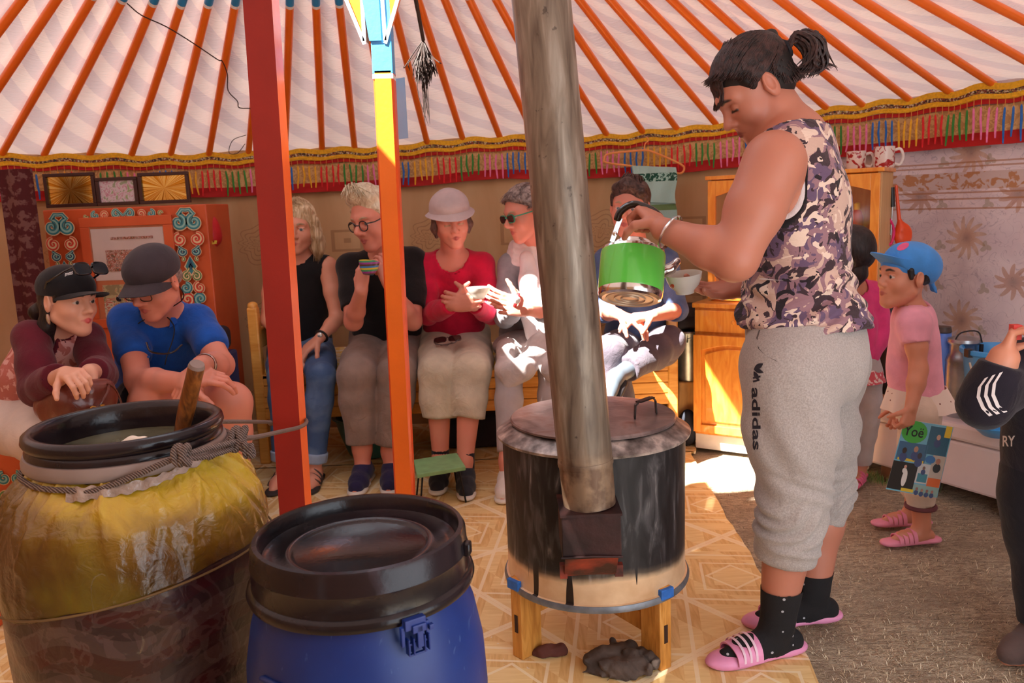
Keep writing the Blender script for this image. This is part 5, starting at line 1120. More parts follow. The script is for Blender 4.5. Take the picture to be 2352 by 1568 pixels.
def arm(S, a, off=0., f0=0., f1=2., m=0, r=(.050,.044,.038,.036,.026), flat=0, k=.02):     # f in 0..2: shoulder-elbow-wrist
    sh, el, wr_ = a; pts = [(0.,sh,r[0]),(.5,(sh+el)/2,r[1]),(1.,el,r[2]),(1.35,el+(wr_-el)*.35,r[3]),(2.,wr_,r[4])]
    for i in range(4):
        a0,p0,r0 = pts[i]; a1,p1,r1 = pts[i+1]
        if a0 >= f1 or a1 <= f0: continue
        e = min(1,(f1-a0)/(a1-a0)); S.cap(p0, p0+(p1-p0)*e, r0+off, r0+(r1-r0)*e+off, k=k, m=m, flat=1 if (flat and e < 1 or flat and a1 >= f1-1e-6) else 0)
def leg(S, l, off=0., f1=2., m=0, r=(.088,.072,.056,.055,.036), flat=0, k=.03, f0=0.):
    hp, kn, an = l; pts = [(0.,hp,r[0]),(.5,(hp+kn)/2,r[1]),(1.,kn,r[2]),(1.3,kn+(an-kn)*.3,r[3]),(2.,an,r[4])]
    for i in range(4):
        a0,p0,r0 = pts[i]; a1,p1,r1 = pts[i+1]
        if a0 >= f1 or a1 <= f0: continue
        e = min(1,(f1-a0)/(a1-a0)); S.cap(p0, p0+(p1-p0)*e, r0+off, r0+(r1-r0)*e+off, k=k, m=m, flat=1 if (flat and a0+(a1-a0)*e >= f1-1e-6) else 0)
def foot(S, an, d, sz=1., m=0, off=0.):
    d = nrm(np.array(d)*V(1,1,0)); g = V(an[0],an[1],0.); hz = .028*sz
    heel = g-d*.045*sz+V(0,0,hz+.006); ball = g+d*.105*sz+V(0,0,hz*.8+.004); toe = g+d*.165*sz+V(0,0,.020*sz)
    S.chain([np.array(an),g+d*.02*sz+V(0,0,.055*sz),ball],[.036*sz+off,.034*sz+off,.030*sz+off],k=.02,m=m); S.chain([heel,ball,toe],[.032*sz+off,.036*sz+off,.022*sz+off],k=.02,m=m)
def decal(obs, fn, name, m, parent, T, body=None, size=1, bold=0, pts=None, shear=0., lift=.0015):
    # lay a text or an outline on the surface the eye sees at those places
    dg = bpy.context.evaluated_depsgraph_get(); trees = []
    for o in obs: trees.append(BVHTree.FromPolygons([v.co[:] for v in o.data.vertices], [tuple(p.vertices) for p in o.data.polygons]))
    org = Vector((0,0,CH))
    def hit(px,py):
        d = Vector(nrm(at(px,py,2.)-V(0,0,CH))); best = None
        for t in trees:
            r = t.ray_cast(org,d)
            if r[0] is not None and (best is None or r[3] < best[1]): best = (r[0]-d*lift, r[3])
        return best[0] if best else None
    if body is not None:
        cu = bpy.data.curves.new('t','FONT'); cu.body = body; cu.size = size; cu.align_x = 'CENTER'; cu.align_y = 'CENTER'; cu.offset = bold; cu.shear = shear; cu.resolution_u = 3
        t = bpy.data.objects.new('t', cu); col.objects.link(t); dg = bpy.context.evaluated_depsgraph_get(); me = bpy.data.meshes.new_from_object(t.evaluated_get(dg)); bpy.data.objects.remove(t)
        last = None
        for v in me.vertices:
            h = hit(*fn(v.co.x,v.co.y)); h = h if h is not None else last; last = h
            if h is not None: v.co = h
        me.materials.clear(); me.materials.append(m); o = link(name, me)
    else:
        b = MB()
        for poly in pts:
            vs = [hit(*p) for p in poly]
            if all(x is not None for x in vs): b.add(vs, [tuple(range(len(vs)))])
        o = b.build(name, m, smooth=False)
    T.shift(o, parent); return o
def fabric(nm, c, var=.1, wr_=.35, sc_=14, rough=.85, c2=None):
    if nm in MATS: return MATS[nm]
    q = NT(nm, rough); q.col(q.ramp(q.noise(sc_,None,4),[(.3,tuple(x*(1-var) for x in c)),(.7,tuple(min(255,x*(1+var*.6)) for x in c))])); q.bump(q.math('ADD',q.noise(16,None,3,1.2),q.math('MULTIPLY',q.noise(420),.15)),wr_,.012); q.set(Sheen_Weight=.15, Specular_IOR_Level=.25); return q.m
def hairmat(nm, c1, c2, sx=(1,1,1)):
    q = NT(nm, .42); X,Y,Z = q.xyz(); g = q.noise(60, q.vec(q.math('MULTIPLY',X,sx[0]),q.math('MULTIPLY',Y,sx[1]),q.math('MULTIPLY',Z,sx[2])),5,.8); q.col(q.ramp(g,[(.35,c1),(.65,c2)])); q.bump(g,.8,.006); q.set(Specular_IOR_Level=.45); return q.m
def glasses(F, T, parent, m, round_=True, w=.0235, h=.019, lens=None, tilt=0, y=.098, z=.003, th=.0017, name='glasses', arms=True):
    b = MB(); e = 24
    for s in (-1,1):
        pp = []
        for a in np.linspace(0,2*pi,e):
            ca, sa = cos(a), sin(a); n_ = 1. if round_ else .62
            x = w*(abs(ca)**n_)*(1 if ca>0 else -1); zz = h*(abs(sa)**n_)*(1 if sa>0 else -1)
            pp.append(F.pt((s*.032+x, y-.004*abs(x+s*.01)/.03, z+zz)))
        b.tube(pp, th*F.s, 6)
        if arms: b.tube([F.pt((s*(.032+w),y-.006,z+h*.4)),F.pt((s*.074,y-.03,z+.006)),F.pt((s*.080,.0,.006)),F.pt((s*.080,-.018,-.008))], th*F.s*1.1, 6)
    b.tube([F.pt((-.032+w,y,z+.004)),F.pt((0,y+.005,z+.007)),F.pt((.032-w,y,z+.004))], th*F.s, 6)
    o = T.part(b, name, m, parent)
    if lens is not None:
        b = MB()
        for s in (-1,1):
            ring = [F.pt((s*.032+w*.98*(abs(cos(a))**(1. if round_ else .62))*np.sign(cos(a)), y-.001, z+h*.98*(abs(sin(a))**(1. if round_ else .62))*np.sign(sin(a)))) for a in np.linspace(0,2*pi,20,endpoint=False)]
            r2 = [p+F.A[1]*.0012 for p in ring]; b.loft([ring,r2])
        T.part(b,'lens',lens,o)
    return o
def cap_hat(F, m, T, parent, brimdir=0, bl=.075, bw=.07, top=.125, name='baseball_cap', back=0., tiltz=0.):
    S = Sdf(); S.fr = F; S.ell((0,-.012,.052),(.093,.111,.084),k=.01); S.ell((0,-.014,-.02),(.2,.2,.048),k=.006,op=-1)
    S.ell((0,-.020,.02),(.082,.098,.04),k=.02) if 0 else None
    o = T.sdf(S,name,m,parent,h=.004*F.s**.5)
    b = MB(); a = R_(brimdir)
    def fn(u,v):
        t = (u-.5)*2; ang = t*1.15; r0 = .094; r1 = .094+bl*math.sqrt(max(0,1-(abs(t))**2.6)); rr = r0*.93+(r1-r0*.93)*v
        x = rr*sin(ang)*.92 if 0 else (r0*sin(ang)*.98)+(0)*v; y = r0*cos(ang)*1.05+(r1-r0)*v; z = .038-.010*v-.022*t*t*(1+.3*v)+tiltz*v
        x,y = x*cos(a)-y*sin(a), x*sin(a)+y*cos(a); return F.pt((x,y-.006,z))
    b.sheet(fn, 21, 9, .003); br = T.part(b,'brim',m,o)
    b = MB(); b.lathe([(0,0),(.006,0),(.005,.004),(0,.005)],F.pt((0,-.014,.131)),12); T.part(b,'button',m,o)
    return o, br
def person(lab, loc):
    return Thing('person', loc, lab, 'person')
def lerp(a,b,t): return np.array(a)*(1-t)+np.array(b)*t

def strands(T, name, m, parent, F, starts, ends, n, rad=(.086,.104,.088), cen=(0,-.018,.048), r=.0016, lift=.002, seed=1, via=None, jit=.004, arch=.0):
    # locks combed over the skull from a start line to an end line (head coordinates)
    rg = np.random.RandomState(seed); b = MB(); cen = V(*cen); rad = V(*rad)
    st = spl(starts, 10) if len(starts) > 1 else [V(*starts[0])]; en = spl(ends, 10) if len(ends) > 1 else [V(*ends[0])]
    for k in range(n):
        t = rg.rand(); a = st[int(t*(len(st)-1))]+rg.normal(0,jit,3); c = en[int(np.clip(t+rg.normal(0,.03),0,1)*(len(en)-1))]+rg.normal(0,jit,3); pts = []
        mid = (np.array(via)+rg.normal(0,jit*2,3)) if via is not None else None
        for u in np.linspace(0,1,9):
            p = a*(1-u)+c*u if mid is None else (1-u)**2*a+2*u*(1-u)*mid+u*u*c
            q = (p-cen)/rad; L_ = np.linalg.norm(q)
            if L_ < 1.03+lift*10: p = cen+q/max(L_,1e-6)*rad*(1.0+lift*8*(1+.5*rg.rand())+arch*sin(pi*u))
            pts.append(F.pt(p))
        rr = r*F.s*rg.uniform(.6,1.3); b.tube(pts, [rr*.5,rr,rr,rr,rr,rr,rr,rr*.8,rr*.35], 5, flat=.6)
    o = T.part(b, name, m, parent, auto=0); o['kind'] = 'stuff'; return o
# ---- standing woman pouring from the green kettle ----
SKM = skinmats('tan', (192,124,100), (140,72,64), (50,36,32), (40,26,20))
T = person('person in camouflage vest and grey joggers standing and pouring from a green kettle', gnd(1780,1470))
F8 = headframe(at(1741,203,2.18)+V(0,.03,0), yaw=-84, pitch=37, roll=0, sc=1.02)
J = dict(pel=at(1850,800,2.18), neck=at(1812,292,2.18), sh=(at(1778,372,2.04), at(1842,372,2.36)), hip=(at(1838,850,2.08), at(1868,850,2.30)), sz=1.08, hw=.165, fwd=V(-1,0,0), mid=at(1838,560,2.19), belly=.03)
sA, sB_ = J['sh']
el8, wr8 = at(1688,592,1.99), at(1523,527,2.10)
elB, wrB = at(1752,610,2.42), at(1704,662,2.37)
legN = (at(1815,850,2.07), at(1822,1150,2.05), at(1786,1408,2.06)); legF = (at(1872,850,2.30), at(1886,1130,2.28), at(1868,1352,2.23))
kt = at(1486,484,2.17)            # where the left hand grips the handle
B = Sdf()
torso(B, J, 0, k=.05); head(B, F8, closed=True, fem=True)
B.chain([J['neck']+V(.01,0,-.02), F8.pt((0,-.028,-.03))],[.064,.052],k=.025)
B.cap(J['neck']+V(.02,0,-.04), sA+V(.01,.03,-.02), .058,.055,k=.05); B.cap(J['neck']+V(.02,0,-.04), sB_+V(0,-.03,-.02), .058,.055,k=.05)
arm(B, (sA,el8,wr8), r=(.076,.070,.055,.050,.031)); arm(B, (sB_,elB,wrB), r=(.07,.062,.050,.046,.030))
for l, fd in ((legN,V(-1,-.28,0)),(legF,V(-1,-.1,0))):
    leg(B, l, r=(.105,.090,.066,.066,.044)); foot(B, l[2]*V(1,1,0)+V(0,0,.10), fd, .92)
# left hand round the kettle handle (handle runs right-up to left-down)
hd = nrm(kt-wr8)
hand(B, wr8+hd*.004, hd, V(-.35,.25,-.9), V(-.5,-.9,-.1), curl=(1.25,1.3,1.3,1.35), tcurl=1.5, sz=.98, spread=.02)
# right hand palm up under the bowl
hB_ = nrm(at(1610,672,2.33)-wrB)
hand(B, wrB, hB_, V(-.1,-.5,.9), V(0,1,.4), curl=(.25,.22,.22,.25), tcurl=.7, sz=1.06, spread=.05)
body8 = T.sdf(B,'body',SKM,h=.007,fine=[(F8.pt((0,.0,-.0)),.165,.0024),(wr8+hd*.09,.12,.003),(wrB+hB_*.09,.12,.003)])
# hair: dark, tied up, swept back, with a fringe
HM = hairmat('hair_dark',(26,15,14),(72,46,42),(1,1,1))
S = Sdf(); S.fr = F8
S.ell((0,-.018,.048),(.083,.101,.084),k=.01); S.ell((0,-.05,.0),(.072,.060,.070),k=.03)
for s in (-1,1): S.chain([(s*.064,.03,.06),(s*.071,.030,.040),(s*.0735,.026,.018)],[.008,.007,.004],k=.015)
S.chain([(0,-.095,.070),(0,-.112,.080)],[.022,.016],k=.02)
for s in (-1,1): S.ell((s*.088,-.006,-.006),(.02,.022,.036),k=.004,op=-1)
S.ell((0,.098,-.012),(.066,.055,.062),k=.01,op=-1)
hair = T.sdf(S,'hair',mat('scalp_dark',(20,12,11),.6,var=.1),h=.0036,disp=wr(.0008,160,160,160,5))
tie = (0,-.112,.080)
for si, st_ in enumerate(([(-.072,.040,.052),(-.055,.068,.078),(0,.088,.092),(.055,.068,.078),(.072,.040,.052)], [(.084,.034,.020),(.082,.030,.045),(.072,.045,.06)], [(-.084,.034,.020),(-.082,.030,.045),(-.072,.045,.06)], [(.082,-.025,.03),(.083,-.035,.0),(.076,-.05,-.03)], [(-.082,-.025,.03),(-.083,-.035,.0),(-.076,-.05,-.03)], [(.078,-.045,-.03),(.05,-.095,-.045),(0,-.110,-.055),(-.05,-.095,-.045),(-.078,-.045,-.03)], [(.082,.01,.06),(.083,-.02,.045),(.080,-.05,.02),(.068,-.075,-.01)], [(-.082,.01,.06),(-.083,-.02,.045),(-.080,-.05,.02),(-.068,-.075,-.01)])):
    strands(T,'combed_locks',HM,hair,F8,st_,[tie],(330,150,150,110,110,170,190,60)[si],seed=si,r=.0017,rad=(.084,.102,.086),lift=.0022,jit=.0035)
strands(T,'fringe_locks',HM,hair,F8,[(-.03,-.02,.135),(.03,-.02,.135),(.055,-.02,.118)],[(-.03,.100,.030),(.0,.106,.022),(.035,.100,.022),(.060,.078,.026)],150,rad=(.082,.104,.086),seed=9,r=.0018,jit=.002,arch=.0)
b = MB(); rg = np.random.RandomState(8); pt0 = at(1806,112,2.2); 
for k in range(150):
    g_ = rg.normal(0,1,3)
    p1 = at(1832+5*g_[0],84+5*g_[1],2.2+.012*g_[2]); p2 = at(1868+9*g_[0],104+9*g_[1],2.2+.02*g_[2]); p3 = at(1872+12*g_[0],140+10*g_[1],2.2+.02*g_[2]); p4 = at(1846+12*g_[0]+rg.uniform(-8,8),172+rg.uniform(-16,8),2.2+.02*g_[2])
    if k % 6 == 0: p4 = at(1900+rg.uniform(-25,25),155+rg.uniform(-8,8),2.2)
    if k % 25 == 3: p2 = at(1850+rg.uniform(0,25),72+rg.uniform(-4,8),2.2); p3 = at(1880+rg.uniform(0,20),90,2.2); p4 = at(1895,120,2.2)
    b.tube(spl([pt0+V(0,.006*g_[2],.006*g_[1]),p1,p2,p3,p4],4),[.0042]*12+[.0034,.0026,.0018,.0012,.0006][:5],5)
o = T.part(b,'ponytail',HM,hair); o['kind'] = 'stuff'
b = MB(); b.tube([F8.pt((0,-.112+.004*cos(a),.07)) if 0 else pt0+.020*(cos(a)*V(0,1,0)+sin(a)*nrm(V(-.5,0,.9))) for a in np.linspace(0,2*pi,16)],.006,8); T.part(b,'hair_tie',mat('hair_tie',(26,22,30),.8,bump=1.),hair)
# vest
q = NT('camouflage', .8); n1 = q.noise(15,q.tc.outputs['Object'],3,1.); n2 = q.noise(19,q.vec(q.math('ADD',q.xyz()[0],3.),q.xyz()[1],q.xyz()[2]),3,1.2); n3 = q.noise(23,q.vec(q.xyz()[0],q.math('ADD',q.xyz()[1],5.),q.xyz()[2]),2,1.)
c = q.ramp(n1,[(0,(104,82,108)),(.45,(152,114,122)),(.54,(208,174,158))],'CONSTANT'); c = q.mix(q.ramp(n2,[(.54,(0,0,0)),(.55,(255,255,255))],'CONSTANT'),c,(62,44,50)); c = q.mix(q.ramp(n3,[(.585,(0,0,0)),(.595,(255,255,255))],'CONSTANT'),c,(232,206,188)); c = q.mix(q.ramp(q.noise(17,q.vec(q.xyz()[2],q.xyz()[1],q.xyz()[0]),2,1.),[(.62,(0,0,0)),(.63,(255,255,255))],'CONSTANT'),c,(38,28,34))
q.col(c); q.bump(q.math('ADD',q.noise(14,q.vec(q.xyz()[0],q.xyz()[1],q.math('MULTIPLY',q.xyz()[2],3.)),3,.8),q.math('MULTIPLY',q.noise(300),.1)),.5,.014); q.set(Sheen_Weight=.15,Specular_IOR_Level=.3)
TRIM = mat('black_trim',(24,20,24),.8,var=.1)
def vest(off, hole, m, name, disp, nk=.0, wide=0):
    S = Sdf(); torso(S, J, off, .14, 1., k=.05)
    S.cap(J['neck']+V(.02,0,-.04), sA+V(.02,.05,-.02), .060+off,.056+off,k=.05); S.cap(J['neck']+V(.02,0,-.04), sB_+V(.02,-.05,-.02), .060+off,.056+off,k=.05)
    S.ell(at(1846,738,2.17),(.152+off,.148+off,.06),k=.05)
    for s, p in ((0,sA),(1,sB_)):
        c = p+V(-.012,-.01 if s==0 else .01,-.02); 
        S.ell(c+V(-.01,-.03 if s==0 else .03,-.035),(hole,.085,hole*1.42),k=.004,op=-1,m=1)
    S.cap(J['neck']+V(-.05,0,.04), J['neck']+V(.035,0,.07), .098,.090,k=.004,op=-1,m=1)
    return T.sdf(S,name,m,h=.0062,disp=disp,lo=V(-9,-9,at(1840,754 if disp else 640,2.12)[2]))
def dv(v):
    z = v[:,2]; w_ = np.clip((1.10-z)/.16,0,1)*np.clip((z-.68)/.1,0.3,1); s = np.sin(z*150+6*np.sin(v[:,0]*13+v[:,1]*9))*.5+np.sin(z*92+5*np.sin(v[:,0]*8-v[:,1]*11)+2)*.5
    return .0105*w_*s+.004*np.sin(v[:,0]*19+v[:,2]*24)
vest(.004,.088,mat('undershirt',(226,214,214),.8,bump=.5,bscale=400),'undershirt',None)
vest(.011,.096,[q.m,TRIM],'camouflage_vest',dv)
# joggers
GRY = NT('grey_jersey',.9); GRY.col(GRY.mix(GRY.ramp(GRY.noise(260,None,3),[(.35,(0,0,0)),(.65,(255,255,255))]),(160,150,144),(182,172,166))); GRY.bump(GRY.math('ADD',GRY.noise(11,None,3,1.),GRY.math('MULTIPLY',GRY.noise(500),.15)),.45,.014); GRY.set(Sheen_Weight=.3)
S = Sdf(); torso(S, J, .012, 0, .16, k=.05, dsc=1.06)
S.ell(at(1862,830,2.14),(.135,.10,.125),k=.05); S.ell(at(1875,830,2.26),(.13,.10,.125),k=.05)
S.ell(at(1905,840,2.10),(.085,.075,.10),k=.05); S.ell(at(1918,840,2.25),(.08,.075,.10),k=.05)
leg(S, legN, .018, 1.50, r=(.112,.096,.070,.062,.040), flat=1); leg(S, legF, .018, 1.30, r=(.106,.092,.066,.057,.038), flat=1)
S.box(at(1850,716,2.18)+V(0,0,0),(.3,.3,.012),op=-1,k=.003) if 0 else None
def dj(v):
    z = v[:,2]; x = v[:,0]; y = v[:,1]; f = np.zeros(len(v)); 
    for zc, w_, a_, tl in ((at(1820,1195,2.05)[2],.055,.0075,-.5),(at(1820,1120,2.05)[2],.05,.0045,.5),(at(1820,1250,2.05)[2],.03,.004,.2)): f += a_*np.exp(-((z-zc)/w_)**2)*np.sin((z+tl*x)*120+3.5*np.sin(y*14+x*11)+2*np.sin(z*33+x*20))
    f += .0045*np.sin((z+1.1*x)*52+3*np.sin(y*9+z*7))*np.exp(-((z-.60)/.10)**2)+.003*np.sin(z*21+x*17+y*23)
    return f
pants = T.sdf(S,'joggers',GRY.m,h=.0065,disp=dj,hi=V(9,9,at(1850,738,2.1)[2]))
S = Sdf()
for l,f0_,f1_,rr in ((legN,1.30,1.52,.0),(legF,1.13,1.32,.0)):
    hp,kn,an = l; A_ = kn+(an-kn)*(f0_-1); B_ = kn+(an-kn)*(f1_-1); S.cap(A_,B_,.079,.070,k=.001,flat=2)
T.sdf(S,'ribbed_cuffs',mat('rib_grey',(168,158,152),.9,var=.1,bump=1.,bscale=300),pants,h=.005)
b = MB(); wz_ = at(1850,742,2.1)[2]
INK = mat('print_black',(34,32,42),.7,var=0)
cx_, cy_ = 1738, 945
ft = lambda x,y: (1735+6*((x+.0)/2.3)*0+ y*1.0*30-2.0*(x/2.6)*0 + (x*0), 0)
def fadi(x,y): # text runs downward; letters' tops face right
    px = 1736+ y*26 + (x)*1.2; py = 962+ x*58; return (px,py)
decal([pants], fadi, 'printed_lettering', INK, pants, T, body='adidas', size=1.0, bold=.022)
leaf = lambda cx,cy,a,l,w_: [(cx+cos(R_(a))*l*t-sin(R_(a))*w_*sin(pi*t)*s, cy+sin(R_(a))*l*t+cos(R_(a))*w_*sin(pi*t)*s) for s,ts_ in ((1,np.linspace(0,1,7)),(-1,np.linspace(.85,.15,6))) for t in ts_]
decal([pants], None, 'printed_emblem', INK, pants, T, pts=[leaf(1731,848,18,24,5),leaf(1731,848,-32,26,6),leaf(1731,852,62,24,5),[(1729,866),(1746,862),(1747,866),(1730,870)],[(1729,874),(1744,870),(1745,874),(1730,878)]])
b = MB(); 
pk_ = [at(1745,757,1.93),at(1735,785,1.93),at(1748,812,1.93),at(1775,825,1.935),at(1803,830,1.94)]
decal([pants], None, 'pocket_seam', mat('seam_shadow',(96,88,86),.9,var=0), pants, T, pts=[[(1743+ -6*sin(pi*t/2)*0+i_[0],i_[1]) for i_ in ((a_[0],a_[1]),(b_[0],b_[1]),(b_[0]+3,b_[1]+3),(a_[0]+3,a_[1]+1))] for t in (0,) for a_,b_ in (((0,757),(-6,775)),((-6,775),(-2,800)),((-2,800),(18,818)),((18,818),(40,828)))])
# socks and slides
SOCK = NT('dotted_sock',.9); vo = SOCK.n('ShaderNodeTexVoronoi',{'Vector':SOCK.tc.outputs['Object'],'Scale':34.,'Randomness':.35}).outputs[0]; SOCK.col(SOCK.mix(SOCK.math('LESS_THAN',vo,.13),(22,20,22),(176,176,180))); SOCK.bump(SOCK.noise(300),.3)
SLP = mat('slide_pink',(232,150,190),.5,var=.06,scale=30,bump=.2); SLW = mat('slide_stripe',(240,206,222),.5,var=.05)
for l, fd, nm, hi_ in ((legN,nrm(V(-1,-.28,0)),'near',at(1790,1352,2.05)[2]),(legF,nrm(V(-1,-.1,0)),'far',at(1868,1318,2.22)[2])):
    an = l[2]*V(1,1,0)+V(0,0,.10); S = Sdf(); foot(S, an, fd, .92, off=.005); hp,kn,ak = l; S.cap(V(an[0],an[1],.09), V(ak[0],ak[1],0)*1.+V(0,0,0)+ (lerp(ak,kn,.42)-ak)*1.+V(0,0,ak[2]), .044,.060,k=.02)
    S.p = [(p[:2]+p[2:]) for p in S.p]
    sock = T.sdf(S,'sock',SOCK.m,h=.0055,disp=wr(.0015,90,90,60,3),hi=V(9,9,hi_),lo=V(-9,-9,.012))
    g = V(an[0],an[1],0); S = Sdf(); side = V(-fd[1],fd[0],0)
    for t,w_ in ((-.045,.036),(0.,.036),(.055,.040),(.105,.046),(.145,.042),(.168,.034)): S.ell(g+fd*t+V(0,0,.014),(.045,w_,.016),A=(fd,side,V(0,0,1)),k=.02)
    sl_ = T.sdf(S,'slide',SLP,h=.005,lo=V(-9,-9,.001))
    def strap(u,v,o=.0):
        a = pi*(u-.5)*1.12; return g+fd*(.072+.072*v+.02*(u-.5)*0)+side*(.050*sin(a))+V(0,0,.016+(.056-.020*v)*max(0,cos(a))**.75+o)
    b = MB(); b.sheet(lambda u,v: strap(u,v), 22, 8, .005); st_ = T.part(b,'strap',SLP,sl_)
    b = MB()
    for k in range(3): b.sheet(lambda u,v: strap(u,.22+.24*k+.09*v,.0062), 22, 3, .001)
    T.part(b,'stripes',SLW,st_)
b = MB(); br = lerp(wr8,el8,.10); ax = nrm(el8-wr8); e1 = nrm(np.cross(ax,V(0,1,0))); e2 = np.cross(ax,e1); b.tube([br+.040*(cos(a)*e1*1.12+sin(a)*e2)+ax*.006*cos(a) for a in np.linspace(.5,2*pi+.1,40)],.0045,8,flat=.5); T.part(b,'silver_bangle',mat('silver',(214,210,206),.22,metal=1.,var=.05))
# ---- kettle ----
ka = nrm(V(.15,.40,1.)); kx = nrm(np.cross(V(0,1,0),ka)); ky = np.cross(ka,kx); kc = at(1449,690,2.22)+V(0,.02,0); KR = np.array([kx,ky,ka]); r_ = .088
T = Thing('green_kettle', kc, 'green enamel kettle with a steel lid held tilted over the stove', 'kettle')
GRN = NT('kettle_green',.28); GRN.col(GRN.ramp(GRN.noise(3,None,2),[(.3,(92,206,70)),(.7,(112,220,92))])); GRN.set(Coat_Weight=.5)
STL = NT('kettle_steel',.16); STL.set(Metallic=1.); STL.b.inputs['Base Color'].default_value = (.72,.70,.68,1)
STB = mat('kettle_base',(214,196,176),.35,metal=.6,var=.05)
b = MB(); b.lathe([(r_,.022),(r_+.001,.026),(r_+.001,.128),(r_,.132)],kc,64,R=KR,cap=False); T.part(b,'green_body',GRN.m)
b = MB(); b.lathe([(r_-.012,.0),(r_-.003,.004),(r_,.012),(r_,.0225)],kc,64,R=KR,cap=False); b.lathe([(r_,.131),(r_-.003,.140),(r_-.014,.146),(r_-.02,.147),(r_-.022,.152),(.052,.158),(.050,.164),(.042,.168),(.018,.170),(.016,.176),(0,.177)],kc,64,R=KR,cap=False); T.part(b,'steel_rim',STL.m)
b = MB(); b.lathe([(0,.003),(.022,.003),(.024,.0),(.026,.003),(.040,.003),(.042,0),(.044,.003),(.062,.003),(.064,.0),(.066,.002),(r_-.012,.0)],kc,64,R=KR,cap=False); T.part(b,'ringed_base',STB)
kp = lambda x,y,z: kc+kx*x+ky*y+ka*z
S = Sdf(); S.chain([kp(.080,-.01,.085),kp(.105,-.01,.098),kp(.122,-.008,.122)],[.018,.013,.010],k=.01); T.sdf(S,'spout',STL.m,h=.003)
h_a, h_b = at(1405,556,2.19), at(1425,500,2.19)
b = MB(); b.bar(h_a,h_b,.014,.003,up=(0,1,0)); b.lathe([(0,0),(.006,0),(.006,.004),(0,.005)],lerp(h_a,h_b,.35)+V(0,-.002,0),12,R=np.array([V(1,0,0),V(0,0,1),V(0,-1,0)])); T.part(b,'steel_bracket',STL.m,bev=.001)
h_c = kp(.080,.0,.150)
b = MB(); b.tube(spl([at(1417,506,2.19),at(1424,488,2.185),at(1440,474,2.18),at(1458,469,2.175),at(1478,474,2.17),at(1500,484,2.165),at(1518,500,2.165)],6),[.0095]*1+[.0115]*35+[.009],12,flat=.85); T.part(b,'black_grip',mat('grip_black',(18,16,16),.2,var=0,coat=.5))
b = MB(); b.bar(at(1519,502,2.165),h_c,.012,.003,up=(0,1,0)); T.part(b,'steel_bracket',STL.m,bev=.001)
# ---- bowl she holds ----
bc_ = at(1573,668,2.30); T = Thing('serving_bowl', bc_, 'thin white bowl with a red flower held under the kettle spout', 'bowl')
ba = nrm(V(-.10,-.10,1.)); bx_ = nrm(np.cross(V(0,1,0),ba)); BR = np.array([bx_,np.cross(ba,bx_),ba])
POR = mat('porcelain',(228,222,214),.2,var=.03,transl=.25); b = MB(); b.lathe([(0,.0),(.020,.0),(.022,-.006),(.025,-.006),(.026,.002),(.040,.016),(.048,.034),(.051,.050),(.0495,.050),(.046,.034),(.038,.018),(.022,.006),(0,.005)],bc_,48,R=BR,cap=False); bw_ = T.part(b,'bowl',POR,auto=60)
b = MB(); rg = np.random.RandomState(2)
for ci,(px,py,w_) in enumerate(((1538,650,6),(1543,655,5),(1534,656,4))):
    pass
decal([bw_], None, 'painted_flower', mat('flower_red',(206,70,44),.4,var=.2), bw_, T, pts=[[(1540+dx+5*cos(a),652+dy+5*sin(a)) for a in np.linspace(0,2*pi,8,endpoint=False)] for dx,dy in ((0,0),(-5,4),(4,5),(-1,8))])
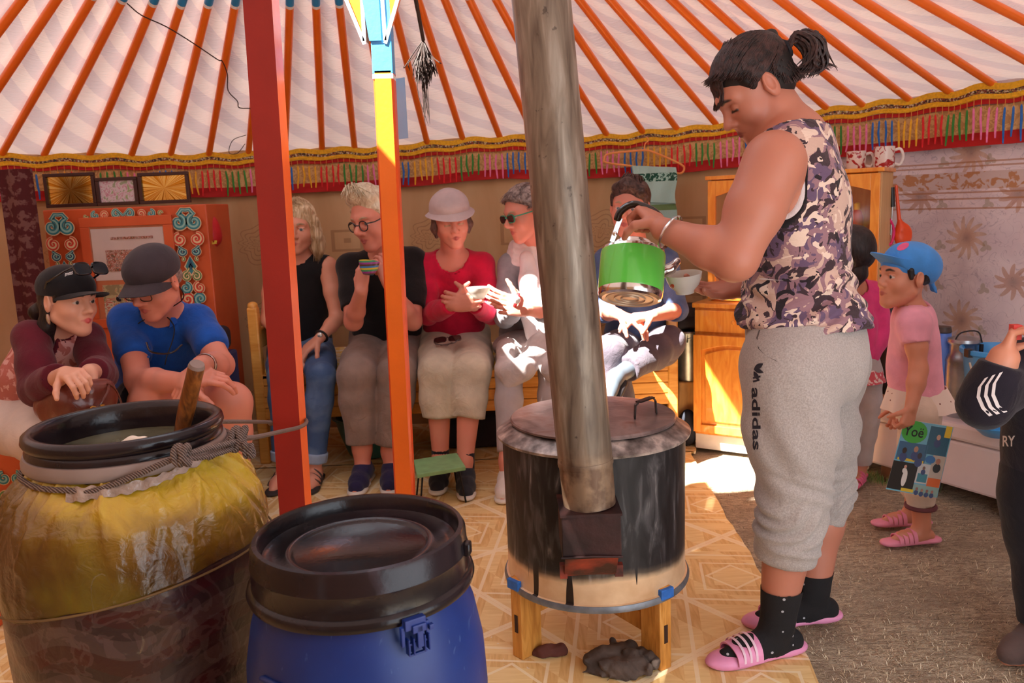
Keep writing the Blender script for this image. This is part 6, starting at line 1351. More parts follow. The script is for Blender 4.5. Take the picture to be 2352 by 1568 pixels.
# ================= seated guests =================
BENT = dict(h=.007)
def seated(lab, F, pel, neck, sh, hip, legs, arms, hands, skin, topm, botm, sz=1., sleeve=2.0, toff=.012, boff=.016, pf=2.0, hd=None, fwd=V(0,-1,0), neckcut=None, fine=.0027, armr=None, legr=None, hw=None, topname='shirt', botname='trousers', topdisp=None, botdisp=None, top_t0=.04, neckr=(.062,.052), belly=.0, mid=None, trim=None, hole=None, seed=1, toph=.0075, tlo=None, blo=None):
    T = person(lab, V(pel[0],pel[1]-.2,0)); J = dict(pel=pel,neck=neck,sh=sh,hip=hip,sz=sz,fwd=fwd,belly=belly)
    if mid is not None: J['mid'] = mid
    if hw: J['hw'] = hw
    armr = armr or tuple(x*sz for x in (.050,.044,.038,.036,.026)); legr = legr or tuple(x*sz for x in (.088,.072,.056,.055,.036))
    B = Sdf(); torso(B,J,0,k=.05); head(B,F,**(hd or {}))
    B.chain([neck+V(0,.01,-.02),F.pt((0,-.03,-.035))],[neckr[0]*sz,neckr[1]*sz],k=.03)
    for s, a in zip(sh, arms):
        B.cap(neck+V(0,.01,-.045*sz), s, .052*sz,.050*sz,k=.05); arm(B,a,r=armr)
    for l, fd in legs: leg(B,l,r=legr); foot(B,l[2],fd,sz)
    fl = [(F.pt((0,0,0)),.165*max(.85,F.s),fine)]
    for a, hk in zip(arms, hands):
        if hk is None: continue
        hand(B,a[2],**hk); fl.append((a[2]+nrm(hk['d'])*.09*sz,.115*sz,.003))
    body = T.sdf(B,'body',skin,h=.0085,fine=fl)
    S = Sdf(); torso(S,J,toff,top_t0,1.,k=.05)
    for s, a in zip(sh, arms):
        S.cap(neck+V(0,.01,-.045*sz), s, .052*sz+toff,.050*sz+toff,k=.05)
        if sleeve > 0: arm(S,a,toff,0,sleeve,r=armr,flat=1)
    if hole:
        for s, sg in zip(sh,(-1,1)): S.ell(s+V(sg*.03,0,-.01),(hole,.1,hole*1.3),k=.004,op=-1,m=1 if trim else 0)
    nc = neckcut or ('round',.075,.02)
    if nc[0] == 'round': S.cap(F.pt((0,-.02,-.04)), neck+V(0,-nc[2],-.01), nc[1]*sz*1.0, nc[1]*sz,k=.004,op=-1,m=1 if trim else 0)
    else:
        S.cap(F.pt((0,-.02,-.04)), neck+V(0,-.02,-.0), .066*sz,.066*sz,k=.004,op=-1,m=1 if trim else 0)
        n0 = neck+fwd*.10*sz+V(0,0,.03)
        S.cap(n0, n0+fwd*.02*sz+V(0,0,-nc[1]*sz-.03), nc[2]*sz,.012*sz,k=.006,op=-1,m=1 if trim else 0)
    top = T.sdf(S,topname,[topm]+([trim] if trim else []),h=toph,disp=topdisp or wr(.006,34,34,26,seed),lo=tlo)
    S = Sdf(); J2 = dict(J); torso(S,J2,boff,0,.16,k=.05)
    for l, fd in legs: leg(S,l,boff,pf,r=legr,flat=1,k=.018)
    bot = T.sdf(S,botname,botm,h=.0085,disp=botdisp or wr(.008,30,30,30,seed+3),lo=blo)
    return T, body, top, bot
def shoes(T, legs, m, sole, name='shoe', sz=1., lo_cut=None, off=.010, sock=None):
    for l, fd in legs:
        d = nrm(np.array(fd)*V(1,1,0)); g = l[2]*V(1,1,0); side = V(-d[1],d[0],0); S = Sdf()
        S.chain([g+V(0,0,.075),g+d*.03*sz+V(0,0,.058),g+d*.105*sz+V(0,0,.036),g+d*.155*sz+V(0,0,.030)],[.040*sz,.040*sz,.040*sz,.032*sz],k=.02); S.cap(g-d*.045*sz+V(0,0,.045),g+V(0,0,.045),.037*sz,.038*sz,k=.02)
        up = T.sdf(S,name,m,h=.006,lo=V(-9,-9,.012))
        S = Sdf()
        for t,w_ in ((-.05,.038),(0,.038),(.06,.042),(.12,.045),(.16,.038)): S.ell(g+d*t*sz+V(0,0,.013),(.042*sz,w_*sz,.014),A=(d,side,V(0,0,1)),k=.02)
        T.sdf(S,'sole',sole,up,h=.006,lo=V(-9,-9,.001))
        if sock is not None:
            S = Sdf(); k_ = l[1]; a_ = l[2]; S.cap(g+V(0,0,.06),g*V(1,1,0)+(a_+(k_-a_)*.10)*V(0,0,1)+((a_+(k_-a_)*.10)-g)*V(1,1,0),.040*sz,.041*sz,flat=1); T.sdf(S,'sock',sock,h=.006)
SKF = skinmats('fair', (226,158,130), (196,104,96), (170,140,110), (90,110,120))
SKR = skinmats('ruddy', (222,146,124), (184,96,90), (180,150,120), (90,100,110))
SKO = skinmats('olive', (214,146,118), (170,82,76), (120,96,80), (70,60,50))
SKP = skinmats('pale', (228,172,146), (206,84,84), (50,36,30), (36,26,22))
SKD = skinmats('brown', (212,142,112), (176,90,80), (34,24,20), (28,20,16))
WHS = mat('white_sole',(222,216,206),.6,var=.06)
# --- blonde guest, black sleeveless top, jeans ---
F = headframe(at(684,522,4.02), yaw=2, pitch=6, roll=4, sc=1.0)
sh = (at(628,612,4.07), at(752,612,4.05)); pel = at(690,800,4.20); neck = at(690,594,4.08)
hip = (at(655,812,4.12), at(728,812,4.12))
lg = [((hip[0], at(650,862,3.70), at(652,1052,3.66)), V(-.1,-1,0)), ((hip[1], at(738,866,3.68), at(722,1056,3.66)), V(0.05,-1,0))]
am = [(sh[0], at(616,735,4.02), at(668,800,3.84)), (sh[1], at(775,730,3.98), at(735,776,3.84))]
JEAN = NT('blue_jeans',.85); jx = JEAN.xyz(); JEAN.col(JEAN.mix(JEAN.ramp(JEAN.noise(7,None,4,.6),[(.42,(0,0,0)),(.7,(200,200,200))]),(64,92,134),(136,164,198))); JEAN.bump(JEAN.math('ADD',JEAN.noise(18,None,3,1.),JEAN.math('MULTIPLY',JEAN.noise(500),.2)),.45,.010)
T, body, top, bot = seated('person with shoulder length blonde hair in black sleeveless top beside the red post', F, pel, neck, sh, hip, lg, am,
  [dict(d=V(.7,-.3,-.5),pn=V(0,0,-1),th=V(.3,-.6,0),curl=.35), dict(d=V(-.75,-.3,-.55),pn=V(0,.2,-1),th=V(-.3,-.6,0),curl=.35)], SKF, fabric('black_top',(26,25,28),.1), JEAN.m, sz=.92, sleeve=0, hole=.052, neckcut=('v',.085,.026), boff=.014)
HBL = hairmat('hair_blonde',(176,142,98),(236,214,176),(1,1,.12)); S = Sdf(); S.fr = F
S.ell((0,-.016,.048),(.084,.102,.086)); S.ell((0,-.05,-.03),(.078,.06,.09),k=.03)
for s in (-1,1): S.chain([(s*.050,.055,.092),(s*.080,.035,.040),(s*.088,.020,-.03),(s*.096,.010,-.100),(s*.100,.005,-.150)],[.022,.020,.024,.024,.012],k=.025); S.chain([(s*.070,-.04,.0),(s*.085,-.03,-.08),(s*.09,-.02,-.14)],[.035,.035,.016],k=.03)
S.ell((0,.10,-.04),(.062,.075,.095),k=.012,op=-1)
hr = T.sdf(S,'hair',HBL,h=.0045,disp=lambda v: .0018*np.sin(v[:,0]*520+3*np.sin(v[:,2]*14)))
for s in (-1,1): strands(T,'hair_locks',HBL,hr,F,[(s*.004,.06,.132),(s*.004,.0,.140),(s*.004,-.06,.125)],[(s*.088,.045,-.150),(s*.112,.010,-.158),(s*.100,-.03,-.150)],90,via=(s*.115,.03,.075),seed=5+s,r=.0026,jit=.005)
shoes(T,lg,SKF[0],mat('sandal_sole',(52,44,42),.8),name='bare_toes',sz=.92) if 0 else None
for l,fd in lg:
    g = l[2]*V(1,1,0); b = MB()
    for k,t in enumerate((.045,.075,.105)): b.tube([g+V(.044*cos(a)*.9,0,0)+nrm(fd)*(t+.012*sin(a*2))+V(0,0,.022+.050*(1-.22*k)*max(0,sin(a))**.8) for a in np.linspace(0,pi,14)],.006,6,flat=.5)
    S = Sdf()
    for t,w_ in ((-.05,.036),(0,.036),(.06,.040),(.12,.043),(.16,.036)): S.ell(g+nrm(fd)*t+V(0,0,.009),(.042,w_,.010),A=(nrm(fd),V(nrm(fd)[1]*-1,nrm(fd)[0],0),V(0,0,1)),k=.02)
    so_ = T.sdf(S,'sandal_sole',mat('sandal_sole',(52,44,42),.8),h=.006); T.part(b,'sandal_straps',mat('sandal_strap',(74,62,60),.6),so_)
    S = Sdf(); k_ = l[1]; a_ = l[2]; S.cap(a_+V(0,0,-.008),a_+(k_-a_)*.10,.058,.060,flat=2); T.sdf(S,'rolled_cuff',mat('cuff_pale',(150,172,200),.9,bump=.4),bot,h=.006)
b = MB(); w0 = am[1][2]+(am[1][1]-am[1][2])*.08; ax = nrm(am[1][1]-am[1][2]); e1 = nrm(np.cross(ax,V(0,0,1))); e2 = np.cross(ax,e1); b.tube([w0+.030*(cos(a)*e1+sin(a)*e2) for a in np.linspace(0,2*pi,24)],.006,6,flat=.5); ob = T.part(b,'watch_strap',mat('watch_black',(24,22,22),.5)); b = MB(); b.lathe([(0,0),(.012,0),(.012,.005),(.009,.007),(0,.007)],w0+V(0,-.028,.010),16,R=np.array([V(1,0,0),V(0,.3,1),nrm(V(.1,-1,.3))])); T.part(b,'watch_face',mat('watch_steel',(190,190,186),.25,metal=.8),ob)
# --- white haired guest, black tee, round glasses, drinking ---
F = headframe(at(858,502,3.72), yaw=-34, pitch=16, roll=-4, sc=1.06)
sh = (at(806,612,3.85), at(950,600,3.92)); pel = at(892,795,4.15); neck = at(884,588,3.86)
hip = (at(855,800,4.10), at(925,800,4.12))
lg = [((hip[0], at(818,862,3.62), at(832,1030,3.62)), V(-.05,-1,0)), ((hip[1], at(914,858,3.64), at(898,1036,3.62)), V(.05,-1,0))]
am = [(sh[0], at(812,738,3.68), at(830,668,3.52)), (sh[1], at(948,738,3.74), at(895,655,3.54))]
T, body, top, bot = seated('person with white hair and round glasses in black tee drinking behind the orange post', F, pel, neck, sh, hip, lg, am,
  [dict(d=V(.12,.05,.9),pn=V(.55,.75,.2),th=V(.4,.7,.3),curl=(.75,.8,.85,.9),tcurl=.5), dict(d=V(-.25,.05,.85),pn=V(-.6,.75,.1),th=V(-.4,.7,.2),curl=(.45,.6,.7,.8),tcurl=.5)], SKR, fabric('black_tee',(22,20,22),.1), fabric('taupe_trousers',(146,126,116),.1,.5), sz=1.06, sleeve=.78, neckcut=('round',.064,.02), boff=.022, belly=.03, pf=1.92, hd=dict(nose=1.15,mouth_open=.6,jaw=1.08,fem=False), legr=(.095,.082,.064,.060,.046))
HW_ = hairmat('hair_white',(196,176,140),(244,234,206),(1,1,.3)); S = Sdf(); S.fr = F
S.ell((0,-.022,.052),(.084,.098,.082)); S.ell((0,-.06,.0),(.074,.055,.06),k=.03); S.chain([(-.05,.04,.10),(0,.055,.125),(.05,.04,.10)],[.026,.030,.026],k=.03); S.ell((0,.02,.13),(.05,.055,.03),k=.02)
for s in (-1,1): S.ell((s*.088,-.004,-.006),(.03,.024,.038),k=.004,op=-1); S.chain([(s*.072,.03,.05),(s*.078,.018,.02)],[.014,.008],k=.015)
S.ell((0,.118,.0),(.085,.075,.088),k=.01,op=-1)
hr = T.sdf(S,'hair',HW_,h=.0045,disp=wr(.003,140,140,140,3,1.))
strands(T,'hair_tufts',HW_,hr,F,[(-.06,.03,.11),(0,.05,.13),(.06,.03,.11)],[(-.075,.080,.105),(-.02,.098,.140),(.05,.088,.12)],110,via=(0,.06,.175),seed=4,r=.0024,jit=.008)
glasses(F,T,body,mat('glasses_black',(40,30,30),.3),True,w=.0215,h=.021,lens=None,y=.103,z=-.002,th=.0026)
for l,fd in lg: pass
shoes(T,lg,fabric('navy_canvas',(40,36,74),.1),WHS,'slip_on_shoe',sz=1.05)
T = Thing('printed_cup', at(842,612,3.5), 'small striped drinking bowl held to the lips of the person with white hair', 'cup')
cm_ = NT('cup_stripes',.35); cz = cm_.xyz()[2]; cm_.col(cm_.ramp(cm_.math('FRACT',cm_.math('MULTIPLY',cz,26.)),[(0,(150,60,150)),(.2,(60,160,110)),(.4,(220,200,60)),(.6,(60,130,200)),(.8,(90,60,40))],'CONSTANT'))
c0 = at(846,630,3.47); cr_ = nrm(V(.1,.25,1)); cx_ = nrm(np.cross(V(0,1,0),cr_)); b = MB(); b.lathe([(0,0),(.022,0),(.036,.02),(.042,.045),(.0435,.055),(.041,.055),(.034,.022),(0,.006)],c0,32,R=np.array([cx_,np.cross(cr_,cx_),cr_]),cap=False); T.part(b,'bowl',cm_.m)
# --- guest in red sweater with pale hat ---
F = headframe(at(1036,505,3.82), yaw=13, pitch=12, roll=-6, sc=.98)
sh = (at(975,610,3.93), at(1108,606,3.93)); pel = at(1045,790,4.15); neck = at(1040,590,3.94)
hip = (at(1008,805,4.08), at(1080,805,4.08))
lg = [((hip[0], at(1005,855,3.62), at(1012,1050,3.58)), V(-.05,-1,0)), ((hip[1], at(1082,855,3.60), at(1068,1058,3.50)), V(.05,-1,0))]
am = [(sh[0], at(985,722,3.84), at(1040,700,3.60)), (sh[1], at(1128,722,3.86), at(1086,700,3.62))]
REDS = fabric('red_sweater',(208,24,66),.12,.35)
T, body, top, bot = seated('person in a red sweater and pale bucket hat with closed eyes on the bench', F, pel, neck, sh, hip, lg, am,
  [dict(d=V(.95,-.12,.18),pn=V(.1,.9,-.1),th=V(0,0,1),curl=.65), dict(d=V(-.75,-.3,.2),pn=V(-.3,.9,0),th=V(0,0,1),curl=.7)], SKR, REDS, fabric('beige_trousers',(206,196,174),.08,.6), sz=.95, sleeve=1.92, neckcut=('round',.082,.018), boff=.026, pf=1.52, hd=dict(closed=True), legr=(.088,.078,.062,.056,.036))
HG = hairmat('hair_brown',(70,50,44),(120,90,78),(1,1,.3)); S = Sdf(); S.fr = F
for s in (-1,1): S.chain([(s*.074,-.0,.03),(s*.080,-.005,-.03),(s*.076,-.005,-.07)],[.018,.018,.008],k=.02)
S.ell((0,-.06,-.01),(.07,.05,.06),k=.02); hr = T.sdf(S,'hair',HG,h=.0045,disp=wr(.003,150,150,80,3))
HATM = fabric('hat_linen',(206,186,186),.06,.3)
S = Sdf(); S.fr = F; S.ell((0,-.012,.066),(.092,.108,.068),k=.01); S.cap((0,-.012,.05),(0,-.012,.070),.090,.078,k=.02); S.ell((0,-.01,-.02),(.2,.2,.062),k=.008,op=-1)
ht = T.sdf(S,'bucket_hat',HATM,h=.0045,disp=wr(.003,60,60,60,2)); b = MB()
b.sheet(lambda u,v: F.pt(((.090+.026*v)*cos(2*pi*u),-.012+(.100+.028*v)*sin(2*pi*u)*1.04,.048-.022*v+.007*sin(4*pi*u+1)*v)),41,5,.003,closeu=True); T.part(b,'brim',HATM,ht)
for i,(l,fd) in enumerate(lg): pass
shoes(T,lg,fabric('shoe_charcoal',(44,46,54),.1),WHS,'slip_on_shoe',sz=.98,sock=fabric('black_sock',(28,28,34),.1))
# her sunglasses lying in her lap
T = Thing('sunglasses', at(1028,790,3.70), 'folded brown sunglasses lying on the lap of the person in the red sweater', 'sunglasses')
G = Fr(at(1028,786,3.70)+V(0,0,.012),V(1,0,.08),nrm(V(0,-.45,.9)),nrm(V(-.05,.9,.45)),1.05); LENS = mat('lens_brown',(40,28,26),.1,var=.05,coat=.4)
gb_o = glasses(Fr(G.o-G.A[1]*.1,G.A[0],G.A[1],G.A[2],1.05),T,None,mat('frame_brown',(58,38,32),.3),False,w=.027,h=.020,lens=LENS,arms=False,name='frame')
b = MB(); b.tube([G.pt((-.055,0,0)),G.pt((-.05,.004,-.03)),G.pt((.0,.004,-.045)),G.pt((.02,.004,-.03))],.0024,6); b.tube([G.pt((.055,0,0)),G.pt((.03,.004,-.035)),G.pt((-.03,.004,-.04))],.0024,6); T.part(b,'temple',mat('frame_brown',(58,38,32),.3),gb_o)
# --- guest with grey hair, green sunglasses, white scarf ---
F = headframe(at(1206,490,3.80), yaw=-58, pitch=14, roll=-4, sc=.98)
sh = (at(1172,612,3.92), at(1290,612,3.98)); pel = at(1222,785,4.15); neck = at(1218,590,3.92)
hip = (at(1185,800,4.08), at(1262,800,4.08))
lg = [((hip[0], at(1170,858,3.60), at(1165,1060,3.44)), V(-.15,-1,0)), ((hip[1], at(1268,850,3.62), at(1262,1040,3.56)), V(.05,-1,0))]
am = [(sh[0], at(1160,728,3.80), at(1196,700,3.58)), (sh[1], at(1300,728,3.84), at(1215,712,3.56))]
T, body, top, bot = seated('person with grey hair, green sunglasses and white scarf sitting behind the stove pipe', F, pel, neck, sh, hip, lg, am,
  [dict(d=V(-.85,-.1,.25),pn=V(-.1,.7,.2),th=V(0,0,1),curl=.35), dict(d=V(-.95,-.1,.22),pn=V(-.1,.8,-.1),th=V(0,0,1),curl=(.4,.45,.5,.5))], SKR, fabric('grey_cardigan',(150,150,156),.12,.5), fabric('grey_leggings',(176,166,166),.05,.2), sz=.96, sleeve=1.7, neckcut=('round',.07,.02), boff=.008, botdisp=wr(.003,30,30,30,3), pf=1.9, hd=dict(nose=1.1), legr=(.085,.070,.054,.052,.034))
HGR = hairmat('hair_grey',(104,86,82),(186,168,160),(1,1,1)); S = Sdf(); S.fr = F
S.ell((0,-.020,.050),(.082,.100,.083)); S.ell((0,-.06,.01),(.072,.055,.06),k=.03); S.ell((0,.105,-.01),(.075,.066,.080),k=.01,op=-1)
for s in (-1,1): S.ell((s*.088,-.006,-.006),(.02,.022,.036),k=.004,op=-1)
hr = T.sdf(S,'hair',HGR,h=.0045)
strands(T,'combed_locks',HGR,hr,F,[(-.070,.045,.055),(-.04,.080,.08),(0,.088,.088),(.04,.080,.08),(.070,.045,.055)],[(0,-.11,.02)],200,via=(0,0,.16),seed=2,r=.002); strands(T,'combed_locks',HGR,hr,F,[(-.080,.030,.020),(-.078,.020,.04),(-.07,.05,.055)],[(0,-.11,.02)],70,via=(-.11,-.02,.06),seed=3,r=.002)
glasses(F,T,body,mat('frame_green',(50,140,110),.3),False,w=.027,h=.018,lens=mat('lens_dark',(30,22,24),.1,var=.05,coat=.4),y=.104,z=.002,th=.003,name='sunglasses')
S = Sdf(); rg = np.random.RandomState(3); SCF = fabric('white_scarf',(232,224,222),.04,.5)
for k in range(4): S.chain([neck+V(.075*cos(a)*(1+.1*k),.012+.085*sin(a),.055-.022*k+.010*sin(a*2+k)) for a in np.linspace(0,2*pi,14)],[.022]*14,k=.006)
sc_ = T.sdf(S,'scarf',SCF,h=.005,disp=wr(.004,70,70,140,4)); S = Sdf(); S.chain([neck+V(-.02,-.09,0),neck+V(-.01,-.125,-.10),neck+V(0,-.135,-.24),neck+V(0.01,-.16,-.34)],[.035,.05,.06,.05],k=.02); S.chain([neck+V(.05,-.07,0),neck+V(.06,-.11,-.14),neck+V(.06,-.13,-.32)],[.03,.045,.05],k=.02)
T.sdf(S,'white_blouse',fabric('white_blouse',(232,222,222),.03,.5),h=.007,disp=wr(.006,50,50,8,6))
S = Sdf(); S.ell(lerp(hip[0],hip[1],.5)+V(-.0,-.14,.04),(.19,.22,.075),k=.05); S.chain([at(1165,800,3.75),at(1160,850,3.55),at(1162,890,3.53)],[.05,.035,.006],k=.04); S.chain([at(1240,790,3.72),at(1205,845,3.55),at(1172,888,3.53)],[.06,.04,.005],k=.04); S.chain([at(1262,800,3.75),at(1275,850,3.56),at(1282,885,3.56)],[.07,.05,.01],k=.04)
T.sdf(S,'lap_shawl',fabric('shawl_grey',(196,186,184),.10,.5),h=.007,disp=wr(.010,30,30,18,8))
b = MB(); w0 = at(1186,690,3.55); b.tube([w0+V(.010*cos(a),.024*sin(a)*.9,.030*cos(a)) for a in np.linspace(0,2*pi,20)],.008,6,flat=.4); ob = T.part(b,'watch_strap',mat('watch_red',(190,34,40),.5)); b = MB(); b.lathe([(0,0),(.0165,0),(.0165,.005),(.014,.007),(0,.007)],at(1187,689,3.515),20,R=np.array([V(1,0,0),V(0,.2,1),nrm(V(-.2,-1,.2))])); T.part(b,'watch_face',mat('watch_white',(230,226,220),.3),ob)
shoes(T,lg,fabric('white_shoe',(220,212,204),.05),WHS,'shoe',sz=.95)
T = Thing('white_bowl', at(1105,668,3.5), 'white tea bowl passed between the red sweater and the white scarf', 'bowl')
b = MB(); c0 = at(1100,682,3.50); b.lathe([(0,0),(.02,0),(.024,-.006),(.026,.002),(.044,.02),(.052,.042),(.050,.042),(.042,.022),(0,.006)],c0,40,cap=False); T.part(b,'body',POR)
# --- guest in blue shirt behind the kettle, legs crossed ---
F = headframe(at(1447,478,3.86), yaw=-22, pitch=2, roll=5, sc=1.04)
sh = (at(1395,598,3.98), at(1530,598,3.98)); pel = at(1468,785,4.15); neck = at(1462,580,3.98)
hip = (at(1430,800,4.08), at(1505,800,4.10))
lg = [((hip[0], at(1398,810,3.60), at(1440,985,3.62)), V(-.2,-1,0)), ((hip[1], at(1535,788,3.80), at(1415,865,3.46)), V(-.9,-.5,0))]
am = [(sh[0], at(1388,715,3.84), at(1420,722,3.62)), (sh[1], at(1556,712,3.88), at(1500,725,3.62))]
T, body, top, bot = seated('person with short dark hair in blue grey shirt with crossed legs behind the kettle', F, pel, neck, sh, hip, lg[:1], am,
  [dict(d=V(.5,-.2,-.2),pn=V(0,.2,-1),th=V(0,-1,0),curl=.4), dict(d=V(-.8,-.2,.0),pn=V(0,.2,-1),th=V(0,-1,.3),curl=.4)], SKR, fabric('blue_shirt',(86,106,146),.12,.5), fabric('dark_trousers',(92,84,94),.14,.6), sz=1.0, sleeve=1.15, neckcut=('v',.09,.03), boff=.018, pf=1.85)
S = Sdf(); l = lg[1][0]; leg(S,l,.018,1.8,flat=1,k=.03); T.sdf(S,'crossed_trouser_leg',MATS['dark_trousers'],bot,h=.008,disp=wr(.009,40,40,40,9))
B = Sdf(); B.cap(lerp(l[1],l[2],.6),l[2],.045,.034,k=.01); B.chain([l[2],l[2]+V(-.03,-.03,-.05),at(1400,912,3.40)],[.034,.032,.022],k=.02); ft = T.sdf(B,'crossed_foot',SKR[0],h=.006)
S = Sdf(); a_,b_ = l[2]+V(.035,-.0,-.03), at(1404,915,3.42)+V(.02,0,-.01); S.cap(a_,b_,.016,.016,k=.01); T.sdf(S,'sandal',mat('sandal_dark',(40,34,36),.6),ft,h=.005)
HDK = hairmat('hair_darkbrown',(46,32,30),(98,76,70),(1,1,1)); S = Sdf(); S.fr = F
S.ell((0,-.020,.052),(.084,.100,.084)); S.ell((0,-.06,.0),(.074,.055,.065),k=.03); S.chain([(-.055,.05,.085),(0,.075,.105),(.05,.055,.09)],[.024,.026,.022],k=.03); S.ell((0,.112,-.0),(.072,.060,.078),k=.01,op=-1)
for s in (-1,1): S.ell((s*.088,-.004,-.006),(.03,.022,.036),k=.004,op=-1); S.chain([(s*.072,.03,.05),(s*.078,.02,.01)],[.014,.006],k=.015)
hr = T.sdf(S,'hair',HDK,h=.0045,disp=wr(.003,110,110,110,3))
strands(T,'hair_locks',HDK,hr,F,[(-.05,-.02,.13),(0,.0,.14),(.05,-.02,.13)],[(-.080,.055,.065),(-.03,.085,.088),(.03,.09,.095),(.07,.06,.07)],120,via=(0,.06,.15),seed=4,r=.0026,jit=.006)
# --- guest in blue polo, charcoal cap, glasses (left) ---
F = headframe(at(354,648,2.98), yaw=-16, pitch=22, roll=2, sc=1.0)
sh = (at(292,738,3.12), at(452,738,3.14)); pel = at(372,915,3.36); neck = at(375,722,3.14)
hip = (at(330,925,3.28), at(430,925,3.28))
lg = [((hip[0], at(350,925,2.86), at(360,1150,2.86)), V(-.1,-1,0)), ((hip[1], at(530,925,2.86), at(545,1150,2.90)), V(.1,-1,0))]
am = [(sh[0], at(318,872,2.92), at(432,880,2.70)), (sh[1], at(508,838,2.98), at(462,838,2.72))]
T, body, top, bot = seated('person in bright blue polo shirt, charcoal cap and glasses leaning on bare knees', F, pel, neck, sh, hip, lg, am,
  [dict(d=V(.9,-.1,.22),pn=V(.1,.4,-.8),th=V(.0,-.9,.4),curl=(.5,.6,.7,.8),sz=1.05), dict(d=V(-.65,-.3,-.62),pn=V(.2,-.0,-.8)+V(0,.5,0),th=V(-.5,.0,.5)+V(0,-.9,0),curl=(.35,.4,.4,.45),sz=1.05)], SKR, fabric('blue_polo',(24,86,180),.12,.45), fabric('navy_shorts',(30,32,46),.1), sz=1.08, sleeve=.66, neckcut=('v',.10,.032), boff=.022, pf=.72, hd=dict(closed=False,jaw=1.1,fem=False,nose=1.15), armr=(.055,.050,.045,.044,.032), legr=(.095,.085,.070,.064,.042), topname='polo_shirt', botname='shorts', belly=.03)
CAPM = fabric('charcoal_cap',(62,54,60),.08,.25)
ht, br = cap_hat(F,CAPM,T,None,brimdir=6,bl=.070,name='baseball_cap',tiltz=-.004)
b = MB(); p = F.pt((.035,.150,.012)); b.lathe([(0,0),(.010,0),(.008,.003),(0,.004)],p,14,R=np.array([F.A[0],np.cross(F.A[1],F.A[0]),F.A[1]])); T.part(b,'badge',mat('badge_dark',(50,50,60),.2,metal=.6),br)
S = Sdf(); S.fr = F; S.ell((0,-.055,.0),(.074,.055,.05),k=.02); T.sdf(S,'hair',HGR,h=.005)
glasses(F,T,body,mat('glasses_bronze',(70,54,44),.3,metal=.5),False,w=.0235,h=.0165,y=.104,z=-.004,th=.0018)
# collar
S = Sdf(); CL = MATS['blue_polo']
for s in (-1,1):
    b = MB(); b.sheet(lambda u,v: neck+V(s*(.072*sin(pi*.62*u+.25))+s*.012*v*(1-u),.02-.085*(1-cos(pi*.62*u+.25))*.72+ -.022*v, .040-.045*u-.034*v),14,5,.003); T.part(b,'collar',CL,top)
b = MB(); 
for s in (-1,1): b.tube(spl([F.pt((s*.080,-.02,-.01)),F.pt((s*.078,-.01,-.08)),neck+V(s*.072,-.09,-.03),neck+V(s*.066,-.17,-.14),neck+V(s*.060,-.175,-.165)],6),.0022,6)
cd_ = T.part(b,'glasses_cord',mat('cord_black',(20,20,22),.6)); G = Fr(at(372,808,2.90)+V(0,.06,0),V(-1,0,0),V(0,-1,0),V(0,0,1),1.0); 
b = MB(); b.tube(spl([at(328,790,2.9)+V(0,.03,0),at(345,806,2.88),at(372,812,2.87),at(398,808,2.88),at(410,795,2.9)+V(0,.03,0)],5),.0035,8); T.part(b,'hanging_spectacles',mat('spectacle_black',(24,22,22),.25,coat=.4),cd_)
b = MB(); 
for k in range(3): b.lathe([(0,0),(.005,0),(.005,.002),(0,.002)],neck+V(-.004,-.150-.006*k,-.10-.035*k),10,R=np.array([V(1,0,0),V(0,0,1),V(0,-1,0)]))
T.part(b,'button',mat('btn_blue',(40,100,190),.4),top)
b = MB(); w0 = am[1][2]+(am[1][1]-am[1][2])*.16; ax = nrm(am[1][1]-am[1][2]); e1 = nrm(np.cross(ax,V(0,0,1))); e2 = np.cross(ax,e1); b.tube([w0+.038*(cos(a)*e1+sin(a)*e2) for a in np.linspace(0,2*pi,24)],.008,8,flat=.35); b.lathe([(0,0),(.018,0),(.018,.006),(.015,.008),(0,.008)],w0+V(-.01,-.036,.012),20,R=np.array([V(1,0,0),V(0,.3,1),nrm(V(-.2,-1,.35))])); T.part(b,'steel_watch',mat('silver',(214,210,206),.22,metal=1.))
shoes(T,lg,fabric('brown_shoe',(84,62,48),.1),mat('sandal_sole',(52,44,42),.8),'shoe',sz=1.05)
# --- guest in black cap and maroon raglan shirt (far left) ---
F = headframe(at(158,692,2.82), yaw=66, pitch=2, roll=3, sc=.93)
sh = (at(74,778,2.78), at(196,776,2.96)); pel = at(78,960,3.02); neck = at(122,758,2.90)
hip = (at(40,975,2.90), at(120,975,3.06))
lg = [((hip[0], at(150,1015,2.62), at(190,1240,2.62)), V(.4,-1,0)), ((hip[1], at(215,1000,2.80), at(255,1200,2.86)), V(.4,-1,0))]
am = [(sh[0], at(88,895,2.66), at(150,858,2.50)), (sh[1], at(232,858,2.82), at(205,852,2.62))]
MAR = fabric('maroon_sleeve',(96,24,40),.1,.4)
RAG = NT('raglan_pink',.85); RAG.col(RAG.mix(RAG.ramp(RAG.noise(18,None,4,1.2),[(.52,(0,0,0)),(.56,(255,255,255))]),(190,112,104),(224,172,168))); RAG.bump(RAG.noise(14,None,3,1.),.35,.01)
T, body, top, bot = seated('person in black cap and maroon sleeved pink top turning to the blue polo neighbour', F, pel, neck, sh, hip, lg, am,
  [dict(d=V(.55,-.2,.05)+V(0,-.3,0),pn=V(.1,.3,-1),th=V(0,-.4,1),curl=(.8,.85,.9,.9),sz=.92), dict(d=V(-.12,-.35,-1),pn=V(-.1,.8,-.3),th=V(-1,0,0),curl=.15,sz=.92)], SKP, RAG.m, fabric('white_trousers',(222,210,206),.04,.3), sz=.92, sleeve=0, neckcut=('v',.10,.034), boff=.018, pf=1.95, fwd=nrm(V(.35,-1,0)), topname='raglan_top', trim=MAR, legr=(.095,.082,.062,.056,.036))
S = Sdf(); J1 = 1
